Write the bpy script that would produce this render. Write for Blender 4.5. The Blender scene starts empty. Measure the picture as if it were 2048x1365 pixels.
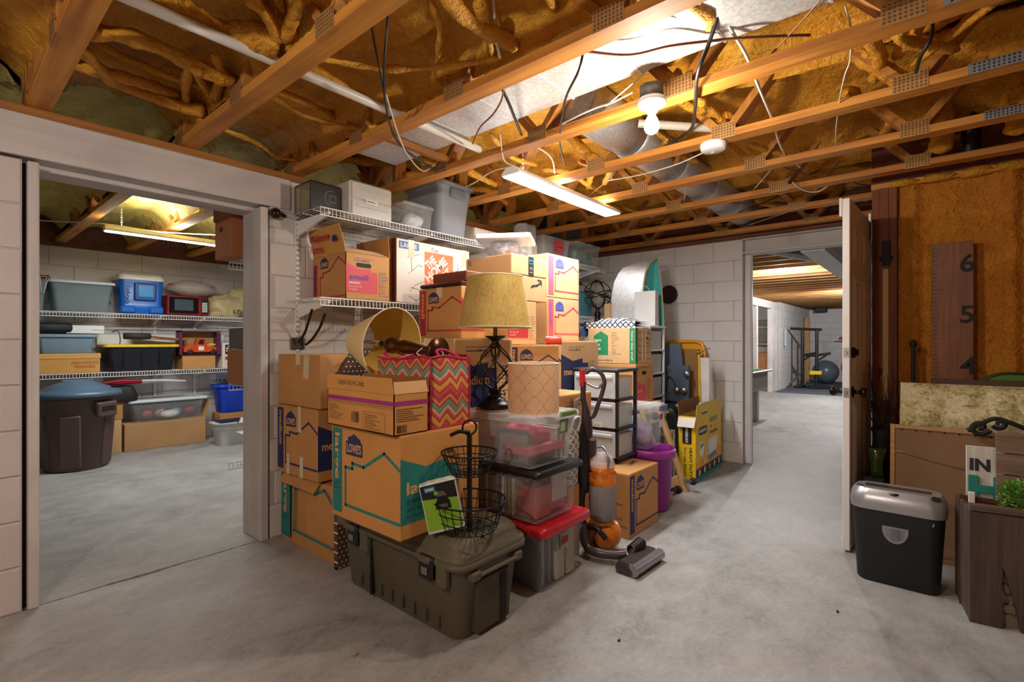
import bpy, math, random
from math import sin, cos, pi, radians, sqrt
from mathutils import Matrix, Vector, noise, Euler

random.seed(7)
SC = bpy.context.scene
COL = SC.collection

# ------------------------------------------------------------------ camera, world, exposure
cam_data = bpy.data.cameras.new('camera')
cam_data.sensor_width = 36.0
cam_data.lens = 36.0 * 997 / 2048
cam_data.shift_y = 2.5 / 2048
cam_data.clip_start = 0.05
cam = bpy.data.objects.new('camera', cam_data)
cam.location = (0, 0, 1.21)
cam.rotation_euler = (radians(90), 0, -math.atan2(0.7625, 0.6470))
COL.objects.link(cam)
SC.camera = cam
SC.view_settings.view_transform = 'Standard'
SC.view_settings.look = 'None'
SC.view_settings.gamma = 1.0
SC.view_settings.use_curve_mapping = False
SC.view_settings.exposure = 0.60
world = bpy.data.worlds.new('world')
world.use_nodes = True
world.node_tree.nodes['Background'].inputs[0].default_value = (0.8, 0.85, 1.0, 1)
world.node_tree.nodes['Background'].inputs[1].default_value = 0.15
SC.world = world
BULB_W = 24.0        # bare bulb on the truss
SHOP_W = 27.0        # long shop light
SIDE_W = 26.0        # shop light of the storage room
FAR_W = 290.0         # bulbs of the far room
FILL_W = 46.0        # unseen fill bulb added off camera to brighten the left wall and ceiling


def lamp(name, kind, loc, power, color=(1, 1, 1), size=0.05, rot=(0, 0, 0), size_y=None, parent=None):
    d = bpy.data.lights.new(name, kind)
    d.energy = power
    d.color = color
    if kind == 'AREA':
        d.shape = 'RECTANGLE'
        d.size = size
        d.size_y = size_y or size
    else:
        d.shadow_soft_size = size
    o = bpy.data.objects.new(name, d)
    o.location = loc
    o.rotation_euler = rot
    COL.objects.link(o)
    if parent:
        o.parent = parent
    return o


# ------------------------------------------------------------------ materials
def _nt(name):
    m = bpy.data.materials.new(name)
    m.use_nodes = True
    nt = m.node_tree
    return m, nt, nt.nodes['Principled BSDF']


def _coord(nt, scale=(1, 1, 1), space='Object', rot=(0, 0, 0)):
    mp = nt.nodes.new('ShaderNodeMapping')
    mp.inputs['Scale'].default_value = scale
    mp.inputs['Rotation'].default_value = rot
    if space == 'World':
        g = nt.nodes.new('ShaderNodeNewGeometry')
        nt.links.new(g.outputs['Position'], mp.inputs['Vector'])
    else:
        t = nt.nodes.new('ShaderNodeTexCoord')
        nt.links.new(t.outputs['Object'], mp.inputs['Vector'])
    return mp.outputs['Vector']


def _noise(nt, vec, scale, detail=4, rough=0.55, dist=0.0):
    n = nt.nodes.new('ShaderNodeTexNoise')
    n.inputs['Scale'].default_value = scale
    n.inputs['Detail'].default_value = detail
    n.inputs['Roughness'].default_value = rough
    n.inputs['Distortion'].default_value = dist
    nt.links.new(vec, n.inputs['Vector'])
    return n.outputs['Fac']


def _ramp(nt, fac, stops):
    r = nt.nodes.new('ShaderNodeValToRGB')
    e = r.color_ramp.elements
    while len(e) < len(stops):
        e.new(0.5)
    for i, (p, c) in enumerate(stops):
        e[i].position = p
        e[i].color = (c[0], c[1], c[2], 1)
    nt.links.new(fac, r.inputs['Fac'])
    return r.outputs['Color']


def _bump(nt, bs, h, strength, dist=0.01):
    b = nt.nodes.new('ShaderNodeBump')
    b.inputs['Strength'].default_value = strength
    b.inputs['Distance'].default_value = dist
    nt.links.new(h, b.inputs['Height'])
    nt.links.new(b.outputs['Normal'], bs.inputs['Normal'])
    return b


def _mix(nt, a, b, fac, mode='MIX'):
    m = nt.nodes.new('ShaderNodeMix')
    m.data_type = 'RGBA'
    m.blend_type = mode
    for s, k in ((fac, 0), (a, 6), (b, 7)):
        if hasattr(s, 'default_value') or hasattr(s, 'is_linked'):
            nt.links.new(s, m.inputs[k])
        elif k == 0:
            m.inputs[0].default_value = s
        else:
            m.inputs[k].default_value = (s[0], s[1], s[2], 1)
    return m.outputs[2]


def _math(nt, op, a, b=None, c=None):
    m = nt.nodes.new('ShaderNodeMath')
    m.operation = op
    for i, s in enumerate((a, b, c)):
        if s is None:
            continue
        if isinstance(s, (int, float)):
            m.inputs[i].default_value = s
        else:
            nt.links.new(s, m.inputs[i])
    return m.outputs[0]


def hexc(h):
    h = h.lstrip('#')
    out = []
    for i in (0, 2, 4):
        c = int(h[i:i + 2], 16) / 255
        out.append(c / 12.92 if c <= 0.04045 else ((c + 0.055) / 1.055) ** 2.4)
    return tuple(out)


MATS = {}


def plain(name, col, rough=0.6, metal=0.0, var=0.12, vscale=6.0, bump=0.0, bscale=60.0, spec=0.5, space='Object', emit=0.0, stretch=(1, 1, 1)):
    if name in MATS:
        return MATS[name]
    if isinstance(col, str):
        col = hexc(col)
    m, nt, bs = _nt(name)
    vec = _coord(nt, stretch, space)
    f = _noise(nt, vec, vscale, 5)
    a = tuple(max(0, c * (1 - var)) for c in col)
    b = tuple(min(1, c * (1 + var)) for c in col)
    nt.links.new(_ramp(nt, f, [(0.3, a), (0.7, b)]), bs.inputs['Base Color'])
    bs.inputs['Roughness'].default_value = rough
    bs.inputs['Metallic'].default_value = metal
    bs.inputs['Specular IOR Level'].default_value = spec
    if bump:
        _bump(nt, bs, _noise(nt, vec, bscale, 3), bump, 0.004)
    if emit:
        bs.inputs['Emission Color'].default_value = (col[0], col[1], col[2], 1)
        bs.inputs['Emission Strength'].default_value = emit
    m.diffuse_color = (col[0], col[1], col[2], 1)
    MATS[name] = m
    return m


def wood(name, c1, c2, axis=0, scale=1.0, rough=0.65, bump=0.15, space='Object'):
    """grain runs along axis"""
    if name in MATS:
        return MATS[name]
    c1 = hexc(c1) if isinstance(c1, str) else c1
    c2 = hexc(c2) if isinstance(c2, str) else c2
    m, nt, bs = _nt(name)
    s = [14.0 * scale] * 3
    s[axis] = 0.9 * scale
    vec = _coord(nt, tuple(s), space)
    f = _noise(nt, vec, 1.0, 6, 0.6, 1.2)
    s2 = [70.0 * scale] * 3
    s2[axis] = 2.5 * scale
    g = _noise(nt, _coord(nt, tuple(s2), space), 1.0, 3)
    big = _noise(nt, _coord(nt, (1, 1, 1), space), 2.2, 3)
    k = _math(nt, 'ADD', _math(nt, 'MULTIPLY', f, 0.65), _math(nt, 'MULTIPLY', g, 0.35))
    c = _ramp(nt, k, [(0.34, c1), (0.62, c2)])
    c = _mix(nt, c, tuple(x * 0.55 for x in c1), _ramp(nt, big, [(0.45, (0, 0, 0)), (0.8, (0.55, 0.55, 0.55))]))
    nt.links.new(c, bs.inputs['Base Color'])
    bs.inputs['Roughness'].default_value = rough
    _bump(nt, bs, k, bump, 0.004)
    MATS[name] = m
    return m


def clear(name, col=(0.9, 0.93, 0.95), opacity=0.3, rough=0.25):
    """milky translucent plastic"""
    if name in MATS:
        return MATS[name]
    m, nt, bs = _nt(name)
    tr = nt.nodes.new('ShaderNodeBsdfTransparent')
    tr.inputs[0].default_value = (min(1, col[0] * 1.02), min(1, col[1] * 1.02), min(1, col[2] * 1.02), 1)
    mx = nt.nodes.new('ShaderNodeMixShader')
    bs.inputs['Base Color'].default_value = (*col, 1)
    bs.inputs['Roughness'].default_value = rough
    f = _noise(nt, _coord(nt), 9.0, 3)
    fac = _math(nt, 'ADD', opacity - 0.06, _math(nt, 'MULTIPLY', f, 0.12))
    nt.links.new(fac, mx.inputs[0])
    nt.links.new(tr.outputs[0], mx.inputs[1])
    nt.links.new(bs.outputs[0], mx.inputs[2])
    nt.links.new(mx.outputs[0], nt.nodes['Material Output'].inputs[0])
    MATS[name] = m
    return m


def glow(name, col, strength):
    if name in MATS:
        return MATS[name]
    m, nt, bs = _nt(name)
    bs.inputs['Base Color'].default_value = (*col, 1)
    bs.inputs['Emission Color'].default_value = (*col, 1)
    bs.inputs['Emission Strength'].default_value = strength
    MATS[name] = m
    return m


def m_concrete():
    m, nt, bs = _nt('polished_concrete')
    v = _coord(nt, (1, 1, 1), 'World')
    n1 = _noise(nt, v, 0.9, 6, 0.6, 0.6)
    n2 = _noise(nt, _coord(nt, (1.0, 1.5, 1), 'World'), 4.5, 10, 0.72, 0.5)
    n3 = _noise(nt, v, 45.0, 5, 0.7)
    k = _math(nt, 'ADD', _math(nt, 'MULTIPLY', n1, 0.42), _math(nt, 'ADD', _math(nt, 'MULTIPLY', n2, 0.40), _math(nt, 'MULTIPLY', n3, 0.18)))
    c = _ramp(nt, k, [(0.36, hexc('#6c6b68')), (0.45, hexc('#8f8e8b')), (0.55, hexc('#a2a19e')), (0.66, hexc('#bdbcb9'))])
    sp = nt.nodes.new('ShaderNodeTexVoronoi')
    sp.inputs['Scale'].default_value = 2.6
    nt.links.new(v, sp.inputs['Vector'])
    dot = _math(nt, 'LESS_THAN', sp.outputs['Distance'], 0.018)
    c = _mix(nt, c, hexc('#3b3632'), _math(nt, 'MULTIPLY', dot, 0.8))
    nt.links.new(c, bs.inputs['Base Color'])
    nt.links.new(_math(nt, 'ADD', 0.42, _math(nt, 'MULTIPLY', n2, 0.35)), bs.inputs['Roughness'])
    _bump(nt, bs, k, 0.2, 0.003)
    return m


def m_foam(name, lo, mid, hi, scale=1.0):
    m, nt, bs = _nt(name)
    v = _coord(nt, (1, 1, 1), 'World')
    n1 = _noise(nt, v, 1.8 * scale, 5, 0.6, 0.8)
    n2 = _noise(nt, v, 55 * scale, 4, 0.6, 0.4)
    n3 = _noise(nt, v, 11 * scale, 5, 0.6, 1.0)
    k = _math(nt, 'ADD', _math(nt, 'MULTIPLY', n1, 0.6), _math(nt, 'MULTIPLY', n3, 0.4))
    c = _ramp(nt, k, [(0.3, lo), (0.5, mid), (0.68, hi)])
    nt.links.new(c, bs.inputs['Base Color'])
    bs.inputs['Roughness'].default_value = 0.55
    h = _math(nt, 'ADD', _math(nt, 'MULTIPLY', n2, 0.55), n3)
    _bump(nt, bs, h, 1.0, 0.03)
    return m


def m_galv():
    m, nt, bs = _nt('galvanised_steel')
    v = _coord(nt, (1, 1, 1), 'World')
    vo = nt.nodes.new('ShaderNodeTexVoronoi')
    vo.inputs['Scale'].default_value = 110
    nt.links.new(v, vo.inputs['Vector'])
    g = nt.nodes.new('ShaderNodeRGBToBW')
    nt.links.new(vo.outputs['Color'], g.inputs[0])
    c = _ramp(nt, g.outputs[0], [(0.2, (0.56, 0.57, 0.58)), (0.8, (0.74, 0.75, 0.76))])
    nt.links.new(c, bs.inputs['Base Color'])
    bs.inputs['Metallic'].default_value = 0.55
    nt.links.new(_math(nt, 'ADD', 0.34, _math(nt, 'MULTIPLY', _noise(nt, v, 5, 3), 0.2)), bs.inputs['Roughness'])
    _bump(nt, bs, _noise(nt, v, 3, 3), 0.15, 0.01)
    return m


CONCRETE = m_concrete()
FOAM = m_foam('spray_foam', hexc('#ad6c12'), hexc('#d4931f'), hexc('#e6b447'))
FOAM_PALE = m_foam('pale_spray_foam', hexc('#b89e42'), hexc('#dcc566'), hexc('#e8da90'))
FOAM_WALL = m_foam('wall_spray_foam', hexc('#ac640e'), hexc('#c47a18'), hexc('#d6942c'), 1.0)
GALV = m_galv()
BLOCK = plain('white_painted_block', '#cfcac6', 0.7, var=0.05, vscale=3, bump=0.5, bscale=90, space='World')
BLOCK2 = plain('pink_white_painted_block', '#c9bfba', 0.7, var=0.05, vscale=3, bump=0.5, bscale=90, space='World')
MORTAR = plain('painted_mortar', '#b9b3ae', 0.85, var=0.08, space='World', bump=0.3)
PAINTW = wood('white_painted_timber', '#bdb4b0', '#cdc6c3', 0, 0.6, 0.6, 0.45, 'World')
PAINTWZ = wood('white_painted_jamb', '#bdb6b2', '#cdc7c4', 2, 0.6, 0.6, 0.25, 'World')
GREYPAINT = plain('grey_white_painted_steel', '#c2bdbb', 0.45, var=0.05)
TRUSS = wood('truss_pine', '#a3601c', '#d3923c', 1, 0.8, 0.6, 0.2, 'World')
TRUSSW = wood('truss_web_pine', '#925820', '#c4863a', 2, 0.8, 0.6, 0.2, 'World')
PLATEWOOD = wood('brown_sill_plate', '#7d4c20', '#b0722f', 0, 0.8, 0.65, 0.2, 'World')
DARKWOOD = wood('dark_red_timber', '#4a2517', '#7b4327', 1, 0.8, 0.65, 0.2, 'World')
NAILPLATE = plain('nail_plate_steel', '#ad8450', 0.5, 0.35, var=0.2, vscale=40)
WHITEPL = plain('white_plastic', '#e6e6e4', 0.35, var=0.03)
WHITEWIRE = plain('white_coated_wire', '#e4e2df', 0.4, var=0.02)
BLACKPL = plain('black_plastic', '#17181a', 0.4, var=0.15)
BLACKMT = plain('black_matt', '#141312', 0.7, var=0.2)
BLACKWIRE = plain('black_iron', '#17140f', 0.4, 0.5, var=0.2)
DARKBROWNMT = plain('dark_bronze_iron', '#2b211b', 0.35, 0.6, var=0.25, vscale=20)


# ------------------------------------------------------------------ mesh builder
FONT_CACHE = {}


def _glyphs(txt, bold, shear=0.0):
    key = (txt, bold, shear)
    if key not in FONT_CACHE:
        cu = bpy.data.curves.new('t', 'FONT')
        cu.body = txt
        cu.size = 1.0
        cu.offset = bold
        cu.shear = shear
        cu.resolution_u = 3
        ob = bpy.data.objects.new('t', cu)
        me = ob.to_mesh()
        vs = [v.co.copy() for v in me.vertices]
        fs = [tuple(p.vertices) for p in me.polygons]
        ob.to_mesh_clear()
        bpy.data.objects.remove(ob)
        bpy.data.curves.remove(cu)
        if vs:
            x0 = min(v.x for v in vs); x1 = max(v.x for v in vs)
            y0 = min(v.y for v in vs); y1 = max(v.y for v in vs)
        else:
            x0 = x1 = y0 = y1 = 0
        FONT_CACHE[key] = (vs, fs, x0, x1, y0, y1)
    return FONT_CACHE[key]


class MB:
    def __init__(s, M=None):
        s.v = []; s.f = []; s.m = []; s.s = []
        s.M = M or Matrix.Identity(4)

    def add(s, vs, fs, mat=0, M=None, smooth=False):
        n = len(s.v)
        T = s.M @ M if M is not None else s.M
        s.v += [T @ Vector(v) for v in vs]
        for f in fs:
            s.f.append([i + n for i in f]); s.m.append(mat); s.s.append(smooth)
        return s

    def box(s, a, b, mat=0, ch=0.0, M=None, smooth=False):
        x0, y0, z0 = a; x1, y1, z1 = b
        if x1 < x0: x0, x1 = x1, x0
        if y1 < y0: y0, y1 = y1, y0
        if z1 < z0: z0, z1 = z1, z0
        if ch <= 0:
            vs = [(x, y, z) for x in (x0, x1) for y in (y0, y1) for z in (z0, z1)]
            fs = [(0, 1, 3, 2), (4, 6, 7, 5), (0, 4, 5, 1), (2, 3, 7, 6), (0, 2, 6, 4), (1, 5, 7, 3)]
            return s.add(vs, fs, mat, M)
        c = min(ch, (x1 - x0) / 2.01, (y1 - y0) / 2.01, (z1 - z0) / 2.01)
        vs = []; idx = {}
        X = (x0, x1); Y = (y0, y1); Z = (z0, z1)
        for i in (0, 1):
            for j in (0, 1):
                for k in (0, 1):
                    sx, sy, sz = (1 if i == 0 else -1), (1 if j == 0 else -1), (1 if k == 0 else -1)
                    base = (X[i], Y[j], Z[k])
                    idx[(i, j, k, 0)] = len(vs); vs.append((base[0], base[1] + sy * c, base[2] + sz * c))
                    idx[(i, j, k, 1)] = len(vs); vs.append((base[0] + sx * c, base[1], base[2] + sz * c))
                    idx[(i, j, k, 2)] = len(vs); vs.append((base[0] + sx * c, base[1] + sy * c, base[2]))
        fs = []
        for i in (0, 1):
            q = [idx[(i, 0, 0, 0)], idx[(i, 0, 1, 0)], idx[(i, 1, 1, 0)], idx[(i, 1, 0, 0)]]
            fs.append(q if i == 0 else q[::-1])
            q = [idx[(0, i, 0, 1)], idx[(1, i, 0, 1)], idx[(1, i, 1, 1)], idx[(0, i, 1, 1)]]
            fs.append(q if i == 0 else q[::-1])
            q = [idx[(0, 0, i, 2)], idx[(0, 1, i, 2)], idx[(1, 1, i, 2)], idx[(1, 0, i, 2)]]
            fs.append(q if i == 0 else q[::-1])
        for i in (0, 1):
            for j in (0, 1):
                fs.append([idx[(i, j, 0, 0)], idx[(i, j, 1, 0)], idx[(i, j, 1, 1)], idx[(i, j, 0, 1)]][::(1 if (i + j) % 2 else -1)])
                fs.append([idx[(i, 0, j, 0)], idx[(i, 1, j, 0)], idx[(i, 1, j, 2)], idx[(i, 0, j, 2)]][::(1 if (i + j) % 2 == 0 else -1)])
                fs.append([idx[(0, i, j, 1)], idx[(1, i, j, 1)], idx[(1, i, j, 2)], idx[(0, i, j, 2)]][::(1 if (i + j) % 2 else -1)])
                for k in (0, 1):
                    fs.append([idx[(i, j, k, 0)], idx[(i, j, k, 1)], idx[(i, j, k, 2)]][::(1 if (i + j + k) % 2 == 0 else -1)])
        return s.add(vs, fs, mat, M, smooth)

    def taper(s, w0, d0, w1, d1, z0, z1, r=0.0, mat=0, n=4, M=None, c=(0, 0), capb=True, capt=True, smooth=True, steps=1):
        """rounded-rectangle frustum, centred on c"""
        rings = []
        for t in range(steps + 1):
            q = t / steps
            rings.append((w0 + (w1 - w0) * q, d0 + (d1 - d0) * q, z0 + (z1 - z0) * q, r))
        return s.rr(rings, mat, n, M, c, capb, capt, smooth)

    def rr(s, rings, mat=0, n=4, M=None, c=(0, 0), capb=True, capt=True, smooth=True):
        vs = []; fs = []
        L = 4 * (n + 1)
        for (w, d, z, r) in rings:
            r = max(1e-4, min(r, w / 2 - 1e-4, d / 2 - 1e-4))
            for k, (sx, sy) in enumerate(((1, 1), (-1, 1), (-1, -1), (1, -1))):
                for i in range(n + 1):
                    a = pi / 2 * (k + i / n)
                    vs.append((c[0] + sx * (w / 2 - r) + r * cos(a), c[1] + sy * (d / 2 - r) + r * sin(a), z))
        for q in range(len(rings) - 1):
            for i in range(L):
                j = (i + 1) % L
                fs.append((q * L + i, q * L + j, (q + 1) * L + j, (q + 1) * L + i))
        s.add(vs, fs, mat, M, smooth)
        if capb:
            s.add(vs[:L], [tuple(range(L))[::-1]], mat, M)
        if capt:
            s.add(vs[-L:], [tuple(range(L))], mat, M)
        return s

    def tube(s, pts, r, n=8, mat=0, M=None, caps=True, smooth=True, closed=False):
        pts = [Vector(p) for p in pts]
        if closed:
            pts = pts + [pts[0]]
        m = len(pts)
        rs = r if isinstance(r, (list, tuple)) else [r] * m
        vs = []; fs = []
        t0 = (pts[1] - pts[0]).normalized()
        up = Vector((0, 0, 1)) if abs(t0.z) < 0.9 else Vector((1, 0, 0))
        nrm = (up - t0 * up.dot(t0)).normalized()
        for i in range(m):
            if closed:
                a = pts[(i - 1) % (m - 1)]; b = pts[(i + 1) % (m - 1)]
            else:
                a = pts[max(0, i - 1)]; b = pts[min(m - 1, i + 1)]
            t = (b - a)
            t = t.normalized() if t.length > 1e-9 else t0
            nrm = (nrm - t * nrm.dot(t))
            nrm = nrm.normalized() if nrm.length > 1e-6 else t.orthogonal().normalized()
            bi = t.cross(nrm)
            for k in range(n):
                a_ = 2 * pi * k / n
                vs.append(pts[i] + (nrm * cos(a_) + bi * sin(a_)) * rs[i])
        for i in range(m - 1):
            for k in range(n):
                j = (k + 1) % n
                fs.append((i * n + k, i * n + j, (i + 1) * n + j, (i + 1) * n + k))
        s.add(vs, fs, mat, M, smooth)
        if caps and not closed:
            s.add(vs[:n], [tuple(range(n))[::-1]], mat, M)
            s.add(vs[-n:], [tuple(range(n))], mat, M)
        return s

    def lathe(s, prof, n=24, mat=0, M=None, smooth=True, c=(0, 0, 0), arc=None):
        vs = []; fs = []
        full = arc is None
        a0, a1 = (0, 2 * pi) if full else arc
        cnt = n if full else n + 1
        for (r, z) in prof:
            for k in range(cnt):
                a = a0 + (a1 - a0) * k / n
                vs.append((c[0] + r * cos(a), c[1] + r * sin(a), c[2] + z))
        for i in range(len(prof) - 1):
            for k in range(n):
                j = (k + 1) % cnt
                fs.append((i * cnt + k, i * cnt + j, (i + 1) * cnt + j, (i + 1) * cnt + k))
        return s.add(vs, fs, mat, M, smooth)

    def prism(s, poly, z0, z1, mat=0, M=None):
        n = len(poly)
        vs = [(x, y, z0) for x, y in poly] + [(x, y, z1) for x, y in poly]
        fs = [tuple(range(n))[::-1], tuple(range(n, 2 * n))]
        for i in range(n):
            j = (i + 1) % n
            fs.append((i, j, n + j, n + i))
        return s.add(vs, fs, mat, M)

    def flat(s, poly, mat=0, M=None):
        return s.add([(x, y, 0) for x, y in poly], [tuple(range(len(poly)))], mat, M)

    def line2(s, pts, w, mat=0, M=None):
        """flat polyline strip in the XY plane"""
        for i in range(len(pts) - 1):
            a = Vector((*pts[i], 0)); b = Vector((*pts[i + 1], 0))
            t = (b - a)
            if t.length < 1e-9:
                continue
            t.normalize()
            nn = Vector((-t.y, t.x, 0)) * w / 2
            a2 = a - t * w * 0.4; b2 = b + t * w * 0.4
            s.add([a2 - nn, b2 - nn, b2 + nn, a2 + nn], [(0, 1, 2, 3)], mat, M)
        return s

    def text(s, txt, x, y, h=None, w=None, mat=0, M=None, bold=0.0, center=False, rot=0.0, fit=None, shear=0.0):
        """text with its lower-left at x, y; h = cap height, w = total width (else natural)"""
        vs, fs, x0, x1, y0, y1 = _glyphs(txt, bold, shear)
        if not vs:
            return s
        _, _, _, _, c0, c1 = _glyphs('H', bold)
        sy = (h / (c1 - c0)) if h else (w / (x1 - x0))
        sx = (w / (x1 - x0)) if w else sy
        dx = -(x0 + x1) / 2 if center else -x0
        cr, sr = cos(rot), sin(rot)
        out = []
        for v in vs:
            px = (v.x + dx) * sx; py = v.y * sy
            out.append((x + px * cr - py * sr, y + px * sr + py * cr, 0.0))
        return s.add(out, fs, mat, M)

    def ico(s, c, r, mat=0, sub=2, sc=(1, 1, 1), M=None, jit=0.0, seed=0):
        n1, n2 = 6 * sub, 4 * sub
        vs = [(0, 0, 1)]; fs = []
        for i in range(1, n2):
            for j in range(n1):
                th = pi * i / n2; ph = 2 * pi * j / n1
                vs.append((sin(th) * cos(ph), sin(th) * sin(ph), cos(th)))
        vs.append((0, 0, -1))
        for j in range(n1):
            fs.append((0, 1 + j, 1 + (j + 1) % n1))
            fs.append((len(vs) - 1, 1 + (n2 - 2) * n1 + (j + 1) % n1, 1 + (n2 - 2) * n1 + j))
        for i in range(n2 - 2):
            for j in range(n1):
                a = 1 + i * n1 + j; b = 1 + i * n1 + (j + 1) % n1
                fs.append((a, a + n1, b + n1, b))
        out = []
        for v in vs:
            q = Vector(v)
            k = 1 + (noise.noise(q * 2.3 + Vector((seed, seed * 2, 0))) * jit if jit else 0)
            out.append((c[0] + q.x * r * sc[0] * k, c[1] + q.y * r * sc[1] * k, c[2] + q.z * r * sc[2] * k))
        return s.add(out, fs, mat, M, True)

    def mesh(s, name, mats):
        me = bpy.data.meshes.new(name)
        me.from_pydata([tuple(v) for v in s.v], [], s.f)
        for m in (mats if isinstance(mats, (list, tuple)) else [mats]):
            me.materials.append(m)
        me.polygons.foreach_set('material_index', s.m)
        me.polygons.foreach_set('use_smooth', s.s)
        me.update()
        return me

    def build(s, name, mats, parent=None, loc=None, rot=None, **props):
        o = bpy.data.objects.new(name, s.mesh(name, mats))
        COL.objects.link(o)
        if parent:
            o.parent = parent
        if loc is not None:
            o.location = loc
        if rot is not None:
            o.rotation_euler = rot
        for k, v in props.items():
            o[k] = v
        return o


def tag(o, label=None, cat=None, group=None, kind=None):
    if label: o['label'] = label
    if cat: o['category'] = cat
    if group: o['group'] = group
    if kind: o['kind'] = kind
    return o


def thing(name, label, cat, loc=(0, 0, 0), rz=0.0, group=None, rot=None):
    o = bpy.data.objects.new(name, None)
    o.empty_display_size = 0.05
    COL.objects.link(o)
    o.location = loc
    o.rotation_euler = rot if rot is not None else (0, 0, rz)
    return tag(o, label, cat, group)


def copy_tree(o, loc=None, rz=None, label=None, group=None):
    def rec(a, par):
        c = a.copy()
        COL.objects.link(c)
        c.parent = par
        for ch in [q for q in a.children]:
            rec(ch, c)
        return c
    r = rec(o, None)
    if loc is not None: r.location = loc
    if rz is not None: r.rotation_euler = (0, 0, rz)
    if label: r['label'] = label
    if group: r['group'] = group
    return r


def inst(o, name, parent, loc, rot=None):
    c = bpy.data.objects.new(name, o.data if hasattr(o, 'data') else o)
    COL.objects.link(c)
    c.parent = parent
    c.location = loc
    if rot: c.rotation_euler = rot
    return c


def T(x=0, y=0, z=0): return Matrix.Translation((x, y, z))
def RX(a): return Matrix.Rotation(a, 4, 'X')
def RY(a): return Matrix.Rotation(a, 4, 'Y')
def RZ(a): return Matrix.Rotation(a, 4, 'Z')
def frame(o, u, v, n):
    M = Matrix.Identity(4)
    for i, c in enumerate((u, v, n)):
        for k in range(3): M[k][i] = c[k]
    for k in range(3): M[k][3] = o[k]
    return M
def face_front(w, d, h, e=0.0012):   # the face looking to -Y
    return frame((0, -e, 0), (1, 0, 0), (0, 0, 1), (0, -1, 0))
def face_left(w, d, h, e=0.0012):    # the face looking to -X
    return frame((-e, d, 0), (0, -1, 0), (0, 0, 1), (-1, 0, 0))
def face_top(w, d, h, e=0.0012):
    return frame((0, 0, h + e), (1, 0, 0), (0, 1, 0), (0, 0, 1))


def aim(a, b, up=(0, 0, 1)):
    """matrix with origin a and local z pointing to b"""
    a = Vector(a); b = Vector(b)
    z = (b - a).normalized()
    u = Vector(up)
    if abs(z.dot(u)) > 0.99: u = Vector((1, 0, 0))
    x = u.cross(z).normalized(); y = z.cross(x)
    return frame(a, x, y, z)


def spline(pts, n=8):
    """Catmull-Rom through pts"""
    P = [Vector(p) for p in pts]
    if len(P) < 3:
        return P
    P = [P[0] * 2 - P[1]] + P + [P[-1] * 2 - P[-2]]
    out = []
    for i in range(1, len(P) - 2):
        p0, p1, p2, p3 = P[i - 1:i + 3]
        for k in range(n):
            t = k / n
            out.append(0.5 * ((2 * p1) + (p2 - p0) * t + (2 * p0 - 5 * p1 + 4 * p2 - p3) * t * t + (3 * p1 - p0 - 3 * p2 + p3) * t ** 3))
    out.append(P[-2])
    return out


# ------------------------------------------------------------------ the shell
H_WALL = 2.235
YA = 3.12      # room face of the left wall
XB = 5.25      # room face of the far wall
XF = 4.16      # face of the foamed stud wall
CO, BL = 0.2032, 0.4064

fl = MB()
fl.box((-2.2, -2.6, -0.15), (18.6, 7.4, 0))
tag(fl.build('floor', CONCRETE), kind='structure')

# the seam in the floor along the opening
_v = []; _f = []
_rn = random.Random(2)
for _i in range(60):
    _x = 0.1 + _i * 0.024; _w = _rn.uniform(0.002, 0.006) + (0.012 if 20 < _i < 34 else 0) * _rn.random()
    _y = YA + 0.02 + 0.012 * noise.noise(Vector((_x * 6, 0, 0)))
    _v += [(_x, _y - _w, 0.0009), (_x, _y + _w, 0.0009)]
for _i in range(59):
    _f.append((2 * _i, 2 * _i + 2, 2 * _i + 3, 2 * _i + 1))
MB().add(_v, _f).build('floor_seam', plain('seam_grit', '#6f6861', 0.9, var=0.3, vscale=60), bpy.data.objects['floor'])

_blocks = {}


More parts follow.
